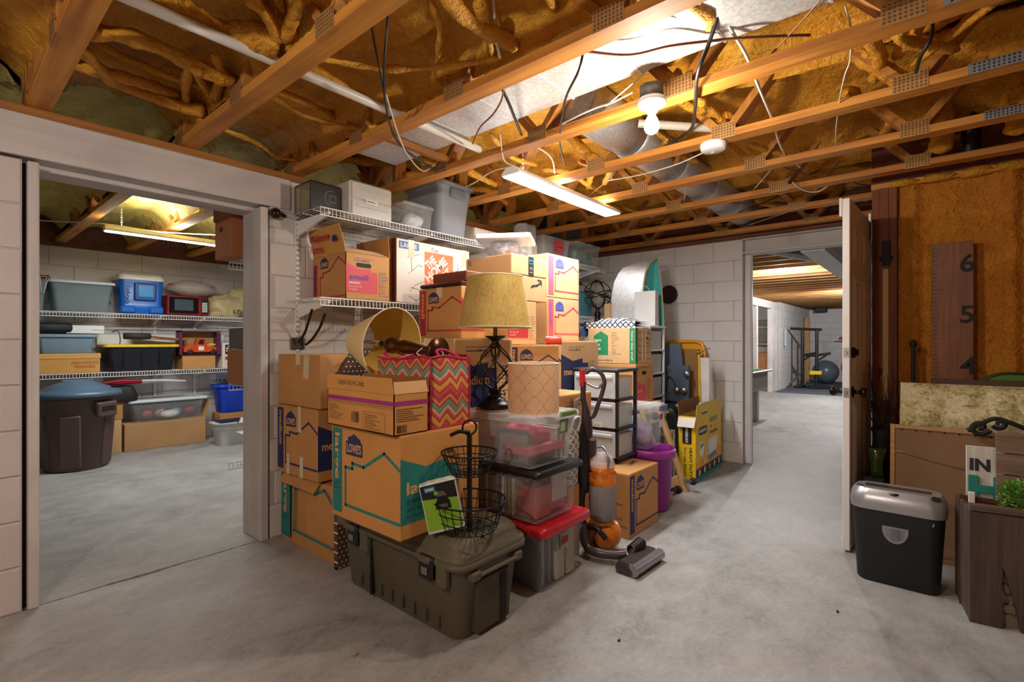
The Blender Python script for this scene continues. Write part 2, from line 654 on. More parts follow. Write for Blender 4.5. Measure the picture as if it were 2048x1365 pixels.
def block_wall(name, p0, axis, length, courses, nrm, holes=(), mat=BLOCK, thick=0.2, z0=0.0, off=0.0, parent=None, build=True, mat_back=MORTAR):
    """p0 = start on the face line; axis 'x'/'y'; nrm = outward face normal sign on the other axis; holes = (u0,u1,z0,z1)"""
    root = MB()
    ins = 0.006
    def slab(u0, u1, za, zb):
        a = -nrm * ins; b = -nrm * thick
        if axis == 'x':
            root.box((p0[0] + u0, p0[1] + a, za), (p0[0] + u1, p0[1] + b, zb))
        else:
            root.box((p0[0] + a, p0[1] + u0, za), (p0[0] + b, p0[1] + u1, zb))
    ztop = z0 + courses * CO
    us = sorted(set([0, length] + [h[0] for h in holes] + [h[1] for h in holes]))
    for a, b in zip(us[:-1], us[1:]):
        mid = (a + b) / 2
        cut = [h for h in holes if h[0] < mid < h[1]]
        if not cut:
            slab(a, b, z0, ztop)
        else:
            if cut[0][2] > z0 + 0.01: slab(a, b, z0, cut[0][2])
            if cut[0][3] < ztop - 0.01: slab(a, b, cut[0][3], ztop)
    wall = root.build(name, mat_back, parent)
    if parent is None:
        tag(wall, kind='structure')
    for c in range(courses):
        zc = z0 + c * CO
        spans = [(0, length)]
        for h in holes:
            if h[2] < zc + CO / 2 < h[3]:
                spans = [s2 for s in spans for s2 in ((s[0], min(s[1], h[0])), (max(s[0], h[1]), s[1])) if s2[1] - s2[0] > 0.03]
        o_ = off + (BL / 2 if c % 2 else 0)
        for s0, s1 in spans:
            k = math.floor((s0 - o_) / BL)
            while True:
                a = max(s0, o_ + k * BL); b = min(s1, o_ + (k + 1) * BL)
                k += 1
                if a >= s1 - 0.01: break
                if b - a < 0.03: continue
                L = round(b - a, 3)
                key = (L, axis, nrm, mat.name)
                if key not in _blocks:
                    mb = MB()
                    if axis == 'x':
                        mb.box((0.0035, -nrm * 0.03, 0.0035), (L - 0.0035, 0, CO - 0.0035), 0, 0.004)
                    else:
                        mb.box((-nrm * 0.03, 0.0035, 0.0035), (0, L - 0.0035, CO - 0.0035), 0, 0.004)
                    _blocks[key] = mb.mesh('block', mat)
                j = random.uniform(-0.0012, 0.0012)
                loc = (p0[0] + a, p0[1] + j, zc) if axis == 'x' else (p0[0] + j, p0[1] + a, zc)
                inst(_blocks[key], 'block', wall, loc)
    return wall


# left wall with its wide opening (X 0.283 .. 1.363)
block_wall('wall_left', (-2.0, YA), 'x', 2.283, 10, -1, mat=BLOCK2, z0=0, thick=0.24, off=0.12)
pier = block_wall('wall_left_pier', (1.375, YA), 'x', XB + 0.19 - 1.375, 11, -1, mat=BLOCK, thick=0.22, off=-0.175)
hd = MB()
hd.box((-2.0, YA - 0.012, 2.045), (1.50, YA + 0.10, H_WALL), 0, 0.004)
header = tag(hd.build('trim_1', PAINTW), kind='structure')
MB().box((-2.0, YA + 0.10, 2.02), (1.50, YA + 0.26, H_WALL), 0, 0.004).build('inner_board', PAINTW, header)
MB().box((0.300, YA - 0.004, 0.0), (0.340, YA + 0.25, 2.03), 0, 0.004).build('jamb', PAINTWZ, header)
MB().box((1.315, YA - 0.012, 0.0), (1.362, YA + 0.25, 2.035), 0, 0.004).build('jamb', PAINTWZ, header)
MB().box((0.283, YA + 0.05, 0.0), (0.300, YA + 0.07, 2.03)).build('gap_backing', BLACKMT, header)
pl = MB().box((-2.0, YA - 0.012, H_WALL), (XB, YA + 0.10, 2.275), 0, 0.003)
tag(pl.build('trim_2', PLATEWOOD), kind='structure')

# far wall (X = 5.25) from Y 1.45 to the corner, opening towards the far room
block_wall('wall_far', (XB, 1.455), 'y', YA - 1.455, 11, -1, mat=BLOCK, thick=0.2, off=-0.12)
pb = MB().box((XB - 0.012, 0.2, H_WALL), (XB + 0.12, YA - 0.013, 2.275), 0, 0.003)
tag(pb.build('trim_3', DARKWOOD), kind='structure')
# steel header over the opening and its post
st = MB()
st.box((XB - 0.02, 0.1, 2.085), (XB + 0.16, 1.45, 2.098), 0, 0.002)
st.box((XB + 0.06, 0.1, 2.09), (XB + 0.075, 1.45, H_WALL - 0.006), 0)
st.box((XB - 0.02, 0.1, 2.222), (XB + 0.16, 1.45, 2.234), 0, 0.002)
stl = tag(st.build('trim_4', GREYPAINT), kind='structure')
MB().box((XB + 0.03, 1.38, 0), (XB + 0.09, 1.448, 2.085), 0, 0.012).build('steel_post', GREYPAINT, stl)
ib = MB()   # steel beam running off into the far room
ib.box((XB + 0.17, 0.78, 2.07), (14.0, 0.98, 2.083)); ib.box((XB + 0.17, 0.87, 2.083), (14.0, 0.885, 2.26)); ib.box((XB + 0.17, 0.78, 2.26), (14.0, 0.98, 2.272))
tag(ib.build('trim_5', GREYPAINT), kind='structure')

# stud wall sprayed with foam (X = XF, Y < 0.33) and its return behind the door leaf
def foam_grid(x, y0, y1, z0, z1, ny, nz, fn):
    vs = []; fs = []
    for i in range(ny + 1):
        for j in range(nz + 1):
            y = y0 + (y1 - y0) * i / ny; z = z0 + (z1 - z0) * j / nz
            vs.append((x + fn(y, z), y, z))
    for i in range(ny):
        for j in range(nz):
            a = i * (nz + 1) + j
            fs.append((a, a + 1, a + nz + 2, a + nz + 1))
    return vs, fs


def wall_relief(y, z):
    d = 0.0
    for yc, w, h in ((0.105, 0.028, 0.035), (-0.345, 0.035, 0.045), (-0.93, 0.035, 0.045), (-1.5, 0.035, 0.045), (0.16, 0.02, 0.02)):
        wob = yc + 0.008 * noise.noise(Vector((z * 6, yc * 9, 0)))
        d += h * math.exp(-((y - wob) / w) ** 4)
    d += 0.014 * noise.noise(Vector((y * 5, z * 4, 1.3))) + 0.005 * noise.noise(Vector((y * 22, z * 22, 4.0)))
    return -d


wr = MB()
wr.box((XF + 0.03, -2.6, 0), (XF + 0.16, 0.30, 2.235))
wall_r = tag(wr.build('wall_right', FOAM_WALL), kind='structure')
vs, fs = foam_grid(XF + 0.02, -2.5, 0.19, 0.0, 2.24, 150, 130, wall_relief)
MB().add(vs, fs, 0, None, True).build('foam_face', FOAM_WALL, wall_r)
STUDW = wood('foam_stained_stud', '#5b2f16', '#8a4c22', 2, 0.8, 0.7, 0.25, 'World')
MB().box((XF - 0.03, 0.19, 0), (XF + 0.14, 0.235, 2.235), 0, 0.002).build('stud', STUDW, wall_r)
MB().box((XF - 0.035, 0.236, 0), (XF + 0.14, 0.285, 2.235), 0, 0.002).build('stud', STUDW, wall_r)
MB().box((XF - 0.02, 0.286, 0), (XF + 0.14, 0.325, 2.235), 0, 0.002).build('stud', STUDW, wall_r)
MB().box((XF - 0.02, -2.6, 2.235), (XF + 0.14, 0.33, 2.274), 0, 0.003).build('top_plate', TRUSS, wall_r)
MB().box((XF + 0.17, 0.20, 0), (XB + 0.19, 0.24, 2.235)).build('return_panel', BLOCK, wall_r)
lm = MB()
for k in range(16):
    lm.ico((XF - 0.01 + random.uniform(-.01, .01), -2.4 + k * 0.17, 2.255), 0.10, 0, 1, (0.35, 1.0, 0.32), jit=0.5, seed=k)
lm.build('foam_bead', FOAM, wall_r)

# room closed behind the camera
tag(MB().box((-2.1, -2.6, 0), (-2.0, YA + 0.1, 2.9)).build('wall_back', BLOCK2), kind='structure')
tag(MB().box((-2.0, -2.7, 0), (XF + 0.2, -2.6, 2.9)).build('wall_near', FOAM_WALL), kind='structure')

# storage room beyond the opening
block_wall('wall_storage_back', (-2.0, 7.12), 'x', 6.0, 11, -1, mat=BLOCK, thick=0.2)
tag(MB().box((-2.1, YA + 0.24, 0), (-2.0, 7.3, 2.9)).build('wall_storage_left', BLOCK), kind='structure')
tag(MB().box((4.0, YA + 0.24, 0), (4.1, 7.3, 2.9)).build('wall_storage_right', BLOCK), kind='structure')
tag(MB().box((-2.0, 7.10, H_WALL), (4.0, 7.20, 2.275)).build('trim_6', DARKWOOD), kind='structure')

# far room
block_wall('wall_far_room_left', (14.1, 3.02), 'x', 3.95, 11, -1, mat=BLOCK, thick=0.2)
block_wall('wall_far_room_end', (18.05, -1.2), 'y', 4.22, 11, -1, mat=BLOCK, thick=0.2)
tag(MB().box((XB + 0.2, -1.3, 0), (18.2, -1.2, 2.3)).build('wall_far_room_right', BLOCK), kind='structure')
lh = MB().box((XB + 0.2, 3.02, 2.03), (14.1, 3.2, 2.2))
lh = tag(lh.build('trim_7', GREYPAINT), kind='structure')
for x, w_ in ((13.35, 0.35), (13.85, 0.24), (12.0, 0.12)):
    MB().box((x, 3.03, 0), (x + w_, 3.13, 2.03), 0, 0.004).build('post', PAINTWZ, lh)
tag(MB().box((XB + 0.2, 5.6, 0), (15.6, 5.7, 2.9)).build('wall_games_room', BLOCK), kind='structure')
tag(MB().box((XB + 0.2, YA + 0.25, 0), (XB + 0.3, 5.6, 2.9)).build('wall_games_near', BLOCK), kind='structure')
tag(MB().box((15.5, 3.25, 0), (15.6, 5.7, 2.9)).build('wall_games_end', BLOCK), kind='structure')
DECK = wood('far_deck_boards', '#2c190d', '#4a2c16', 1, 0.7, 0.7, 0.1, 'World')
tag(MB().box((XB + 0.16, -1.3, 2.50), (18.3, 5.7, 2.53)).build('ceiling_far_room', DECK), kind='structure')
JOIST = wood('far_joist_pine', '#8f5f30', '#bf8c54', 1, 0.7, 0.85, 0.1, 'World')
jm = MB().box((0, 0, 0), (0.038, 6.8, 0.21), 0, 0.002).mesh('joist', JOIST)
far_c = bpy.data.objects['ceiling_far_room']
for k in range(31):
    inst(jm, 'joist', far_c, (XB + 0.35 + k * 0.406, -1.25, 2.285))

# ------------------------------------------------------------------ ceiling: deck, foam, trusses
tag(MB().box((-2.1, -2.7, 2.76), (XB + 0.2, 7.3, 2.8)).build('ceiling', DARKWOOD), kind='structure')
for a_, b_ in (((-2.1, 7.12, 2.24), (4.1, 7.16, 2.76)), ((XB + 0.0, 0.2, 2.28), (XB + 0.15, YA + 0.2, 2.76)), ((XF + 0.02, -2.7, 2.28), (XF + 0.15, 0.33, 2.76)), ((3.98, YA + 0.2, 2.2), (4.02, 7.2, 2.76)), ((-2.02, -2.7, 2.2), (-2.0, 7.2, 2.76)), ((XB + 0.2, -1.3, 2.2), (18.3, -1.25, 2.52)), ((18.1, -1.3, 2.2), (18.2, 5.7, 2.52))):
    MB().box(a_, b_).build('rim_board', DARKWOOD, bpy.data.objects['ceiling'])
TX = [0.335 + 0.6 * k for k in range(-4, 9)]
TX = [x for x in TX if x < 5.2]


def foam_bay(x0, x1, y0, y1, low, seed, mat, nx=26):
    ny = int((y1 - y0) * 40)
    vs = []; fs = []
    for j in range(ny + 1):
        y = y0 + (y1 - y0) * j / ny
        for i in range(nx + 1):
            t = i / nx
            x = x0 + (x1 - x0) * t
            e = min(t, 1 - t) * 2            # 0 at the trusses
            z = low + 0.10 * min(1, e * 2.2) ** 0.7 * (1.5 if low < 2.4 else 1.0)
            v = Vector((x * 1.5 + seed, y * 1.1, seed * 3.1))
            z += 0.045 * noise.noise(v) + 0.02 * noise.noise(v * 3.7) + 0.010 * noise.noise(v * 11) + 0.006 * noise.noise(v * 27)
            rr = (y * 0.9 + x * 1.6 + seed * 1.7 + 0.5 * noise.noise(Vector((x * 2, y * 2, seed)))) % 0.85
            z -= 0.05 * math.exp(-((rr - 0.42) / 0.045) ** 2) * (0.4 + 0.6 * abs(noise.noise(v * 0.7)) * 2)
            if z > 2.75: z = 2.75
            vs.append((x, y, z))
    for j in range(ny):
        for i in range(nx):
            a = j * (nx + 1) + i
            fs.append((a, a + nx + 1, a + nx + 2, a + 1))
    return MB().add(vs, fs, 0, None, True)


ceil = bpy.data.objects['ceiling']
edges = [-2.0] + TX + [XB]
for k, (a, b) in enumerate(zip(edges[:-1], edges[1:])):
    low = 2.36 if b < 1.6 else 2.53
    if b - a < 0.05: continue
    foam_bay(a, b, -2.55, YA + 0.12, low, k * 1.37, FOAM).build('foam_bay', FOAM, ceil)
    if b < 4.2:
        foam_bay(a, b, YA + 0.12, 7.15, 2.35 + 0.02 * (k % 3), k * 2.11 + 9, FOAM_PALE).build('foam_bay', FOAM_PALE, ceil)

# one truss: two flat chords, webs in zigzag, nail plates
plate_m = MB()
plate_m.box((-0.0465, -0.06, -0.004), (-0.0450, 0.06, 0.075), 0)
for r_ in range(5):
    for c_ in range(8):
        plate_m.box((-0.0475, -0.054 + c_ * 0.0145, 0.004 + r_ * 0.014), (-0.0465, -0.047 + c_ * 0.0145, 0.012 + r_ * 0.014), 1)
plate_me = plate_m.mesh('nail_plate', [NAILPLATE, plain('plate_hole_brown', '#6b4722', 0.8)])
chord_me = {}
web_me = {}
Y0T, Y1T = -2.5, 7.1
ORD = ['first', 'second', 'third', 'fourth', 'fifth', 'sixth', 'seventh', 'eighth', 'ninth', 'tenth', 'eleventh', 'twelfth', 'thirteenth']
for k, x in enumerate(TX):
    end = Y1T if x < 4.1 else YA + 0.1
    vis = k - 4
    lab = ('open web wooden floor truss overhead, %s one counted from the left above the white header' % ORD[vis]) if vis >= 0 else 'open web wooden floor truss left of the white header, %s one out of view' % ORD[k]
    t = thing('floor_truss', lab, 'truss', (x, 0, 2.275), group='parallel wooden floor trusses overhead')
    ck = round(end, 2)
    if ck not in chord_me:
        chord_me[ck] = MB().box((-0.0445, Y0T, 0), (0.0445, end, 0.038), 0, 0.002).mesh('chord', TRUSS)
    inst(chord_me[ck], 'bottom_chord', t, (0, 0, 0))
    inst(chord_me[ck], 'top_chord', t, (0, 0, 0.41))
    step = 0.76
    n = int((end - Y0T) / step)
    if 'd' not in web_me:
        dy, dz = step * 0.42, 0.372
        L = sqrt(dy * dy + dz * dz); an = math.atan2(dy, dz)
        web_me['d'] = MB(RX(-an)).box((-0.044, -0.019, -0.01), (0.044, 0.019, L + 0.01), 0, 0.002).mesh('web', TRUSSW)
        web_me['u'] = MB(RX(an)).box((-0.044, -0.019, -0.01), (0.044, 0.019, L + 0.01), 0, 0.002).mesh('web', TRUSSW)
        web_me['v'] = MB().box((-0.044, -0.02, 0), (0.044, 0.02, 0.372), 0, 0.002).mesh('web', TRUSSW)
    for q in range(n):
        y = Y0T + 0.3 + q * step
        inst(web_me['d'], 'web', t, (0, y + 0.02, 0.038))
        inst(web_me['u'], 'web', t, (0, y - 0.02, 0.038))
        inst(plate_me, 'nail_plate', t, (0, y, 0.0))
    inst(web_me['v'], 'web', t, (0, YA + 0.0, 0.038))
    inst(web_me['v'], 'web', t, (0, YA - 0.28, 0.038))

# foam lumps that coat webs and wires
def lumpy(pts, r, seed, n=8, amp=0.45):
    P = spline(pts, 10)
    rs = [r * (1 + amp * noise.noise(p * 9 + Vector((seed, 0, 0))) + 0.25 * noise.noise(p * 31)) for p in P]
    rs[0] *= 0.4; rs[-1] *= 0.4
    return P, rs


fo = MB()
for k, x in enumerate(TX):
    if x < -0.5: continue
    n = 12 if x < 4.1 else 7
    for q in range(n):
        y = Y0T + 0.3 + q * 0.76
        if random.random() < 0.62:
            sgn = random.choice((1, -1))
            P, rs = lumpy([(x, y + sgn * 0.02, 2.33), (x + random.uniform(-.02, .02), y + sgn * 0.14, 2.47), (x, y + sgn * 0.28, 2.66)], random.uniform(0.028, 0.045), k * 3.3 + q)
            fo.tube(P, rs, 8)
for q in range(46):
    k = random.randrange(4, len(TX) - 1)
    x = TX[k]; y = random.uniform(-0.5, 3.0)
    P, rs = lumpy([(x + 0.02, y, 2.36 + random.uniform(0, .1)), (x + 0.3, y + random.uniform(-.1, .2), 2.40 + random.uniform(-0.03, .08)), (x + 0.6, y + random.uniform(-.1, .35), 2.37 + random.uniform(0, .12))], random.uniform(0.012, 0.028), q * 1.9)
    fo.tube(P, rs, 7)
fo.build('foam_crust', FOAM, ceil, kind='stuff')

# ------------------------------------------------------------------ measuring helper: a direction seen from the photograph's standpoint meets a plane
_F = (0.7625, 0.6470); _R = (0.6470, -0.7625)
def AT(px, py, x=None, y=None, z=None):
    u = (px - 1024) / 997; v = (685 - py) / 997
    d = (_F[0] + u * _R[0], _F[1] + u * _R[1], v)
    t = x / d[0] if x is not None else (y / d[1] if y is not None else (z - 1.21) / d[2])
    return Vector((t * d[0], t * d[1], 1.21 + t * d[2]))


# ------------------------------------------------------------------ lamps
WARM = (1.0, 0.89, 0.75)
COOL = (0.93, 0.96, 1.0)
BULBG = glow('lit_bulb_glass', (1.0, 0.86, 0.66), 22.0)
TUBEG = glow('lit_diffuser', (0.95, 0.97, 1.0), 9.0)
PORC = plain('white_porcelain', '#e8e4dc', 0.25, var=0.03)


def bulb(loc, label, watts, col=WARM, rad=0.03):
    t = thing('ceiling_bulb', label, 'light', loc)
    MB().lathe([(0.0, 0.14), (0.052, 0.14), (0.052, 0.085), (0.0, 0.085)], 8).build('junction_box', plain('octagon_box', '#6b675f', 0.5, 0.6), t)
    MB().lathe([(0.0, 0.085), (0.058, 0.084), (0.062, 0.07), (0.052, 0.055), (0.03, 0.05), (0.024, 0.03), (0.0, 0.03)], 24).build('porcelain_holder', PORC, t)
    MB().lathe([(0.0, -0.062), (0.012, -0.061), (0.024, -0.053), (0.031, -0.038), (0.031, -0.022), (0.024, 0.0), (0.016, 0.014), (0.014, 0.03)], 20).build('glass_bulb', BULBG, t)
    lamp('bulb_light', 'POINT', (0, 0, -0.10), watts, col, 0.035, parent=t)
    return t


bulb((2.015, 0.925, 2.165), 'bare lit bulb in a white porcelain holder on the truss under the metal duct', BULB_W)
bulb((-0.72, 0.85, 2.165), 'unseen fill bulb added on a truss out of view', FILL_W, (1.0, 0.93, 0.85))  # added fill light, no such bulb is in view


def shop_light(loc, L, label, watts, z_hang, wid=0.135, col=COOL):
    t = thing('shop_light', label, 'light', loc)
    h = MB()
    h.prism([(-0.03, 0.045), (0.03, 0.045), (wid / 2, 0.012), (wid / 2, 0.0), (-wid / 2, 0.0), (-wid / 2, 0.012)], 0, L, 0, frame((0, 0, 0), (0, 1, 0), (0, 0, 1), (1, 0, 0)))
    h.build('housing', plain('lamp_housing', '#dfe2e6', 0.35, var=0.02), t)
    MB().box((0.01, -wid / 2 + 0.006, -0.006), (L - 0.01, wid / 2 - 0.006, -0.0005), 0, 0.002).build('diffuser', TUBEG, t)
    for x in (0.12, L - 0.12):
        c = MB()
        n = int(z_hang / 0.022)
        for i in range(n):
            z = 0.05 + i * z_hang / n
            a = RZ(pi / 2 * (i % 2))
            c.tube([(0.005 * cos(q * pi / 3), 0, 0.013 * sin(q * pi / 3)) for q in range(6)], 0.0014, 4, 0, T(x, 0, z) @ a, closed=True)
        c.build('chain', plain('zinc_chain', '#b9b7b0', 0.4, 0.8), t)
    lamp('tube_light', 'AREA', (L / 2, 0, -0.02), watts, col, L - 0.04, (0, 0, 0), wid - 0.01, t)
    return t


sl = shop_light((2.21, 1.89, 2.19), 1.22, 'long white shop light hanging below the trusses over the box pile', SHOP_W, 0.13)
s2 = shop_light((0.98, 5.35, 2.155), 1.22, 'thin lit shop light hanging in the storage room behind the opening', SIDE_W, 0.18, 0.085)
lamp('up_fill', 'AREA', (0.6, 0, 0.06), SHOP_W * 0.12, COOL, 1.1, (pi, 0, 0), 0.1, sl)  # added upward fill above the housing, brightens the foam overhead
lamp('up_fill', 'AREA', (0.6, 0, 0.06), SIDE_W * 0.45, (1, 0.97, 0.85), 1.1, (pi, 0, 0), 0.1, s2)  # same added fill, brightens the storage room's foam ceiling
bulb((8.3, 1.75, 2.33), 'distant lit bulb on the far room ceiling seen through the doorway', FAR_W * 0.30, (0.95, 0.97, 1.0))
bulb((12.2, 1.0, 2.33), 'second lit bulb deep in the far room', FAR_W * 0.7, (0.95, 0.97, 1.0))
bulb((11.0, 4.3, 2.2), 'lit bulb in the games alcove behind the white posts', FAR_W * 0.2, (1.0, 0.97, 0.92))

# smoke detector
t = thing('smoke_detector', 'round white smoke detector on the truss right of the bare bulb', 'smoke detector', (2.735, 0.905, 2.2745))
MB().lathe([(0.0, 0.0), (0.068, 0.0), (0.068, -0.012), (0.063, -0.033), (0.055, -0.038), (0.0, -0.038)], 32).build('body', WHITEPL, t)
MB().lathe([(0.0, -0.0385), (0.010, -0.0385), (0.010, -0.041), (0, -0.041)], 12, c=(0.02, 0.01, 0)).build('test_button', plain('grey_button', '#c9c9c6', 0.4), t)

# ------------------------------------------------------------------ ducts and pipe
t = thing('rectangular_duct', 'flat galvanised sheet metal duct running above the trusses beside the bulb', 'duct', (1.79, 0, 2.36))
for i in range(15):
    y = 2.68 - (i + 1) * 0.345
    MB().box((-0.19, y + 0.002, 0), (0.19, y + 0.343, 0.12), 0, 0.004).build('duct_section', GALV, t)
    MB().box((-0.194, y - 0.006, -0.004), (0.194, y + 0.006, 0.124), 0, 0.002).build('seam', GALV, t)
t = thing('round_duct', 'big round galvanised duct running across the trusses towards the doorway', 'duct', (2.15, 1.42, 2.47))
for i in range(5):
    MB(frame((0, 0, 0), (0, 1, 0), (0, 0, 1), (1, 0, 0))).lathe([(0.0, i * 0.62), (0.13, i * 0.62 + 0.001), (0.133, i * 0.62 + 0.02), (0.13, i * 0.62 + 0.04), (0.129, i * 0.62 + 0.615), (0, i * 0.62 + 0.617)], 28).build('duct_section', GALV, t)
MB().lathe([(0.12, 0), (0.125, 0.26)], 24, c=(0.1, 0.0, 0.0)).build('takeoff', GALV, t)
tag(MB().tube([(-0.3, 2.0, 2.335), (2.09, 2.02, 2.331)], 0.021, 14, 0).build('drain_pipe', plain('white_pvc', '#dedbd4', 0.35, var=0.03)), 'white plastic pipe running across under the foam and ending by the duct', 'pipe')
tag(MB().tube([(2.55, 1.25, 2.42), (2.8, 0.86, 2.36)], 0.022, 14, 0, caps=False).build('vent_pipe', plain('grey_white_pvc', '#b8b2a8', 0.35)), 'short open white pipe between trusses right of the bulb', 'pipe')
tag(MB().tube([(3.95, -0.15, 2.75), (3.97, -0.16, 2.5), (3.98, -0.16, 2.28)], 0.045, 14, 0).build('soil_pipe', BLACKPL), 'black plastic drain pipe dropping beside the foamed wall at top right', 'pipe')
fo2 = MB()
for i, (x, y) in enumerate(((3.75, -0.33), (3.82, -0.02), (3.6, -0.42), (3.95, -0.45))):
    P, rs = lumpy([(x, y, 2.7), (x + .03, y - .02, 2.5), (x + .02, y, 2.32)], 0.05, i * 7)
    fo2.tube(P, rs, 8)
fo2.build('foam_crust', FOAM, ceil, kind='stuff')

# ------------------------------------------------------------------ cables
CW = plain('white_cable', '#d8d3c8', 0.45, var=0.03)
CB = plain('black_cable', '#1c1a18', 0.45, var=0.1)
CT = plain('brown_cable', '#7a4a28', 0.5, var=0.1)
cables = [
    ('pair of black cables looping down from the foam at top centre-left', CB, 0.005, [AT(742, -20, z=2.5), AT(745, 60, z=2.42), AT(765, 165, z=2.27), AT(780, 250, z=2.25), AT(810, 300, z=2.27), AT(860, 335, z=2.30)]),
    ('black cable hanging beside the cable pair at top centre', CB, 0.005, [AT(776, -20, z=2.5), AT(776, 30, z=2.42), AT(768, 140, z=2.28), AT(775, 225, z=2.25), AT(800, 290, z=2.27), AT(868, 338, z=2.30)]),
    ('thin white cable curling behind the black cables under the duct', CW, 0.004, [AT(772, 190, z=2.27), AT(795, 265, z=2.25), AT(815, 310, z=2.27), AT(845, 342, z=2.29), AT(870, 330, z=2.32)]),
    ('white cable dropping from the foam at top centre right of the cables', CW, 0.006, [AT(985, -20, z=2.5), AT(990, 40, z=2.44), AT(992, 80, z=2.36), AT(1000, 115, z=2.33)]),
    ('black cable sloping from the big truss to the third truss in front of the duct', CB, 0.005, [AT(1168, 92, z=2.32), AT(1158, 140, z=2.26), AT(1132, 195, z=2.25), AT(1122, 248, z=2.26), AT(1120, 290, z=2.31), AT(1130, 330, z=2.33)]),
    ('thin tan cable hanging in front of the duct left of the bulb', CT, 0.004, [AT(1008, 165, z=2.30), AT(1003, 200, z=2.26), AT(985, 230, z=2.25), AT(960, 255, z=2.27), AT(945, 288, z=2.3)]),
    ('short black cable crossing the duct left of the bulb', CB, 0.007, [AT(1000, 170, z=2.31), AT(1015, 200, z=2.27), AT(1035, 250, z=2.27), AT(1043, 270, z=2.31)]),
    ('white cable running from the bulb fixture along the truss', CW, 0.004, [AT(1265, 185, z=2.29), AT(1225, 205, z=2.28), AT(1195, 215, z=2.29), AT(1160, 230, z=2.29), AT(1120, 250, z=2.3)]),
    ('long brown cable crossing under the duct above the bulb', CT, 0.006, [AT(1150, 100, z=2.32), AT(1255, 110, z=2.32), AT(1340, 92, z=2.32), AT(1420, 82, z=2.34), AT(1500, 75, z=2.33), AT(1620, 70, z=2.34)]),
    ('thick twin black cable hanging down right of the bulb', CB, 0.008, [AT(1450, -20, z=2.4), AT(1420, 80, z=2.33), AT(1395, 150, z=2.26), AT(1390, 220, z=2.27), AT(1380, 260, z=2.33), AT(1335, 290, z=2.36)]),
    ('twisted white cable hanging from the ceiling right of the bulb', CW, 0.006, [AT(1425, -20, z=2.45), AT(1460, 55, z=2.36), AT(1492, 110, z=2.32), AT(1520, 180, z=2.3), AT(1545, 240, z=2.32), AT(1565, 300, z=2.33), AT(1600, 335, z=2.34)]),
    ('long white cable drooping between the trusses left of the smoke detector', CW, 0.004, [AT(1408, 305, z=2.28), AT(1350, 330, z=2.29), AT(1280, 350, z=2.3), AT(1215, 362, z=2.32)]),
    ('white cable bowed below the trusses at the right side', CW, 0.004, [AT(1585, 365, z=2.29), AT(1610, 382, z=2.26), AT(1640, 382, z=2.26), AT(1668, 360, z=2.3)]),
    ('thin kinked white wire hanging between two trusses at upper right', CW, 0.003, [AT(1690, 10, z=2.4), AT(1702, 60, z=2.33), AT(1700, 120, z=2.3), AT(1690, 150, z=2.28), AT(1680, 195, z=2.3), AT(1672, 260, z=2.29), AT(1672, 290, z=2.31)]),
    ('black cable with foam drops at upper right', CB, 0.007, [AT(1866, 35, z=2.45), AT(1862, 75, z=2.35), AT(1840, 115, z=2.31), AT(1832, 145, z=2.31)]),
    ('white cable feeding the hanging shop light', CW, 0.004, [AT(1000, 268, z=2.34), AT(1005, 310, z=2.27), AT(1012, 325, z=2.26), AT(1030, 333, z=2.23)]),
    ('white cable from the shop light to the shelf end', CW, 0.004, [AT(1022, 334, z=2.24), AT(985, 343, z=2.26), AT(950, 365, z=2.27), AT(930, 375, z=2.3)]),
    ('white cable along the trusses of the storage room', CW, 0.005, [Vector((0.2, 6.2, 2.3)), Vector((0.6, 5.9, 2.26)), Vector((0.98, 5.36, 2.21)), Vector((1.4, 5.4, 2.22)), Vector((2.0, 5.5, 2.3))]),
]
for lab, m_, r_, pts in cables:
    tag(MB().tube(spline(pts, 7), r_, 6).build('cable', m_), lab, 'cable')
for q in range(14):
    k = random.randrange(6, 12)
    x = TX[k]; y = random.uniform(0.2, 2.6)
    pts = [Vector((x, y, 2.33)), Vector((x + .3, y + random.uniform(-.2, .3), 2.30 + random.uniform(0, .1))), Vector((x + .6, y + random.uniform(-.3, .5), 2.33))]
    MB().tube(spline(pts, 7), 0.004, 5).build('loose_wire', random.choice([CW, CT, CB]), ceil)

# foam ridges and foam coated webs seen in the bays, long splice plates on two trusses
ridges = [
    (0.030, 2.37, [(165, 62), (250, 72), (330, 100), (400, 138), (470, 165)]), (0.030, 2.37, [(160, 95), (225, 158), (300, 192), (370, 215), (410, 222)]),
    (0.045, 2.38, [(290, -10), (360, 25), (430, 55), (500, 70), (560, 88)]), (0.010, 2.35, [(535, 188), (600, 228), (660, 245), (722, 258)]),
    (0.014, 2.35, [(445, 258), (510, 285), (555, 312), (600, 322)]), (0.013, 2.35, [(628, 115), (750, 136), (850, 136), (950, 125), (1003, 116)]),
    (0.020, 2.40, [(374, 222), (371, 172), (378, 132)]), (0.022, 2.40, [(428, 200), (402, 162), (390, 140)]), (0.022, 2.40, [(428, 195), (442, 150), (430, 108)]),
    (0.024, 2.38, [(500, -5), (535, 35), (560, 78)]), (0.022, 2.38, [(600, -5), (585, 40), (568, 80)]), (0.022, 2.40, [(958, 0), (972, 60), (988, 116)]),
    (0.014, 2.42, [(860, 0), (880, 60), (874, 130)]), (0.016, 2.38, [(540, 100), (650, 150), (760, 215), (770, 245)]), (0.024, 2.42, [(1735, 75), (1760, 110), (1748, 160)]),
    (0.030, 2.36, [(650, 318), (690, 305), (735, 280), (762, 262)]), (0.034, 2.36, [(840, 318), (880, 322), (915, 312)]), (0.020, 2.36, [(935, 342), (970, 360), (1010, 378)]),
    (0.018, 2.37, [(1398, 200), (1430, 225), (1470, 262)]), (0.016, 2.37, [(1500, 288), (1545, 305), (1590, 312), (1650, 322)]), (0.022, 2.38, [(1600, 400), (1570, 420), (1500, 432), (1440, 428)])]
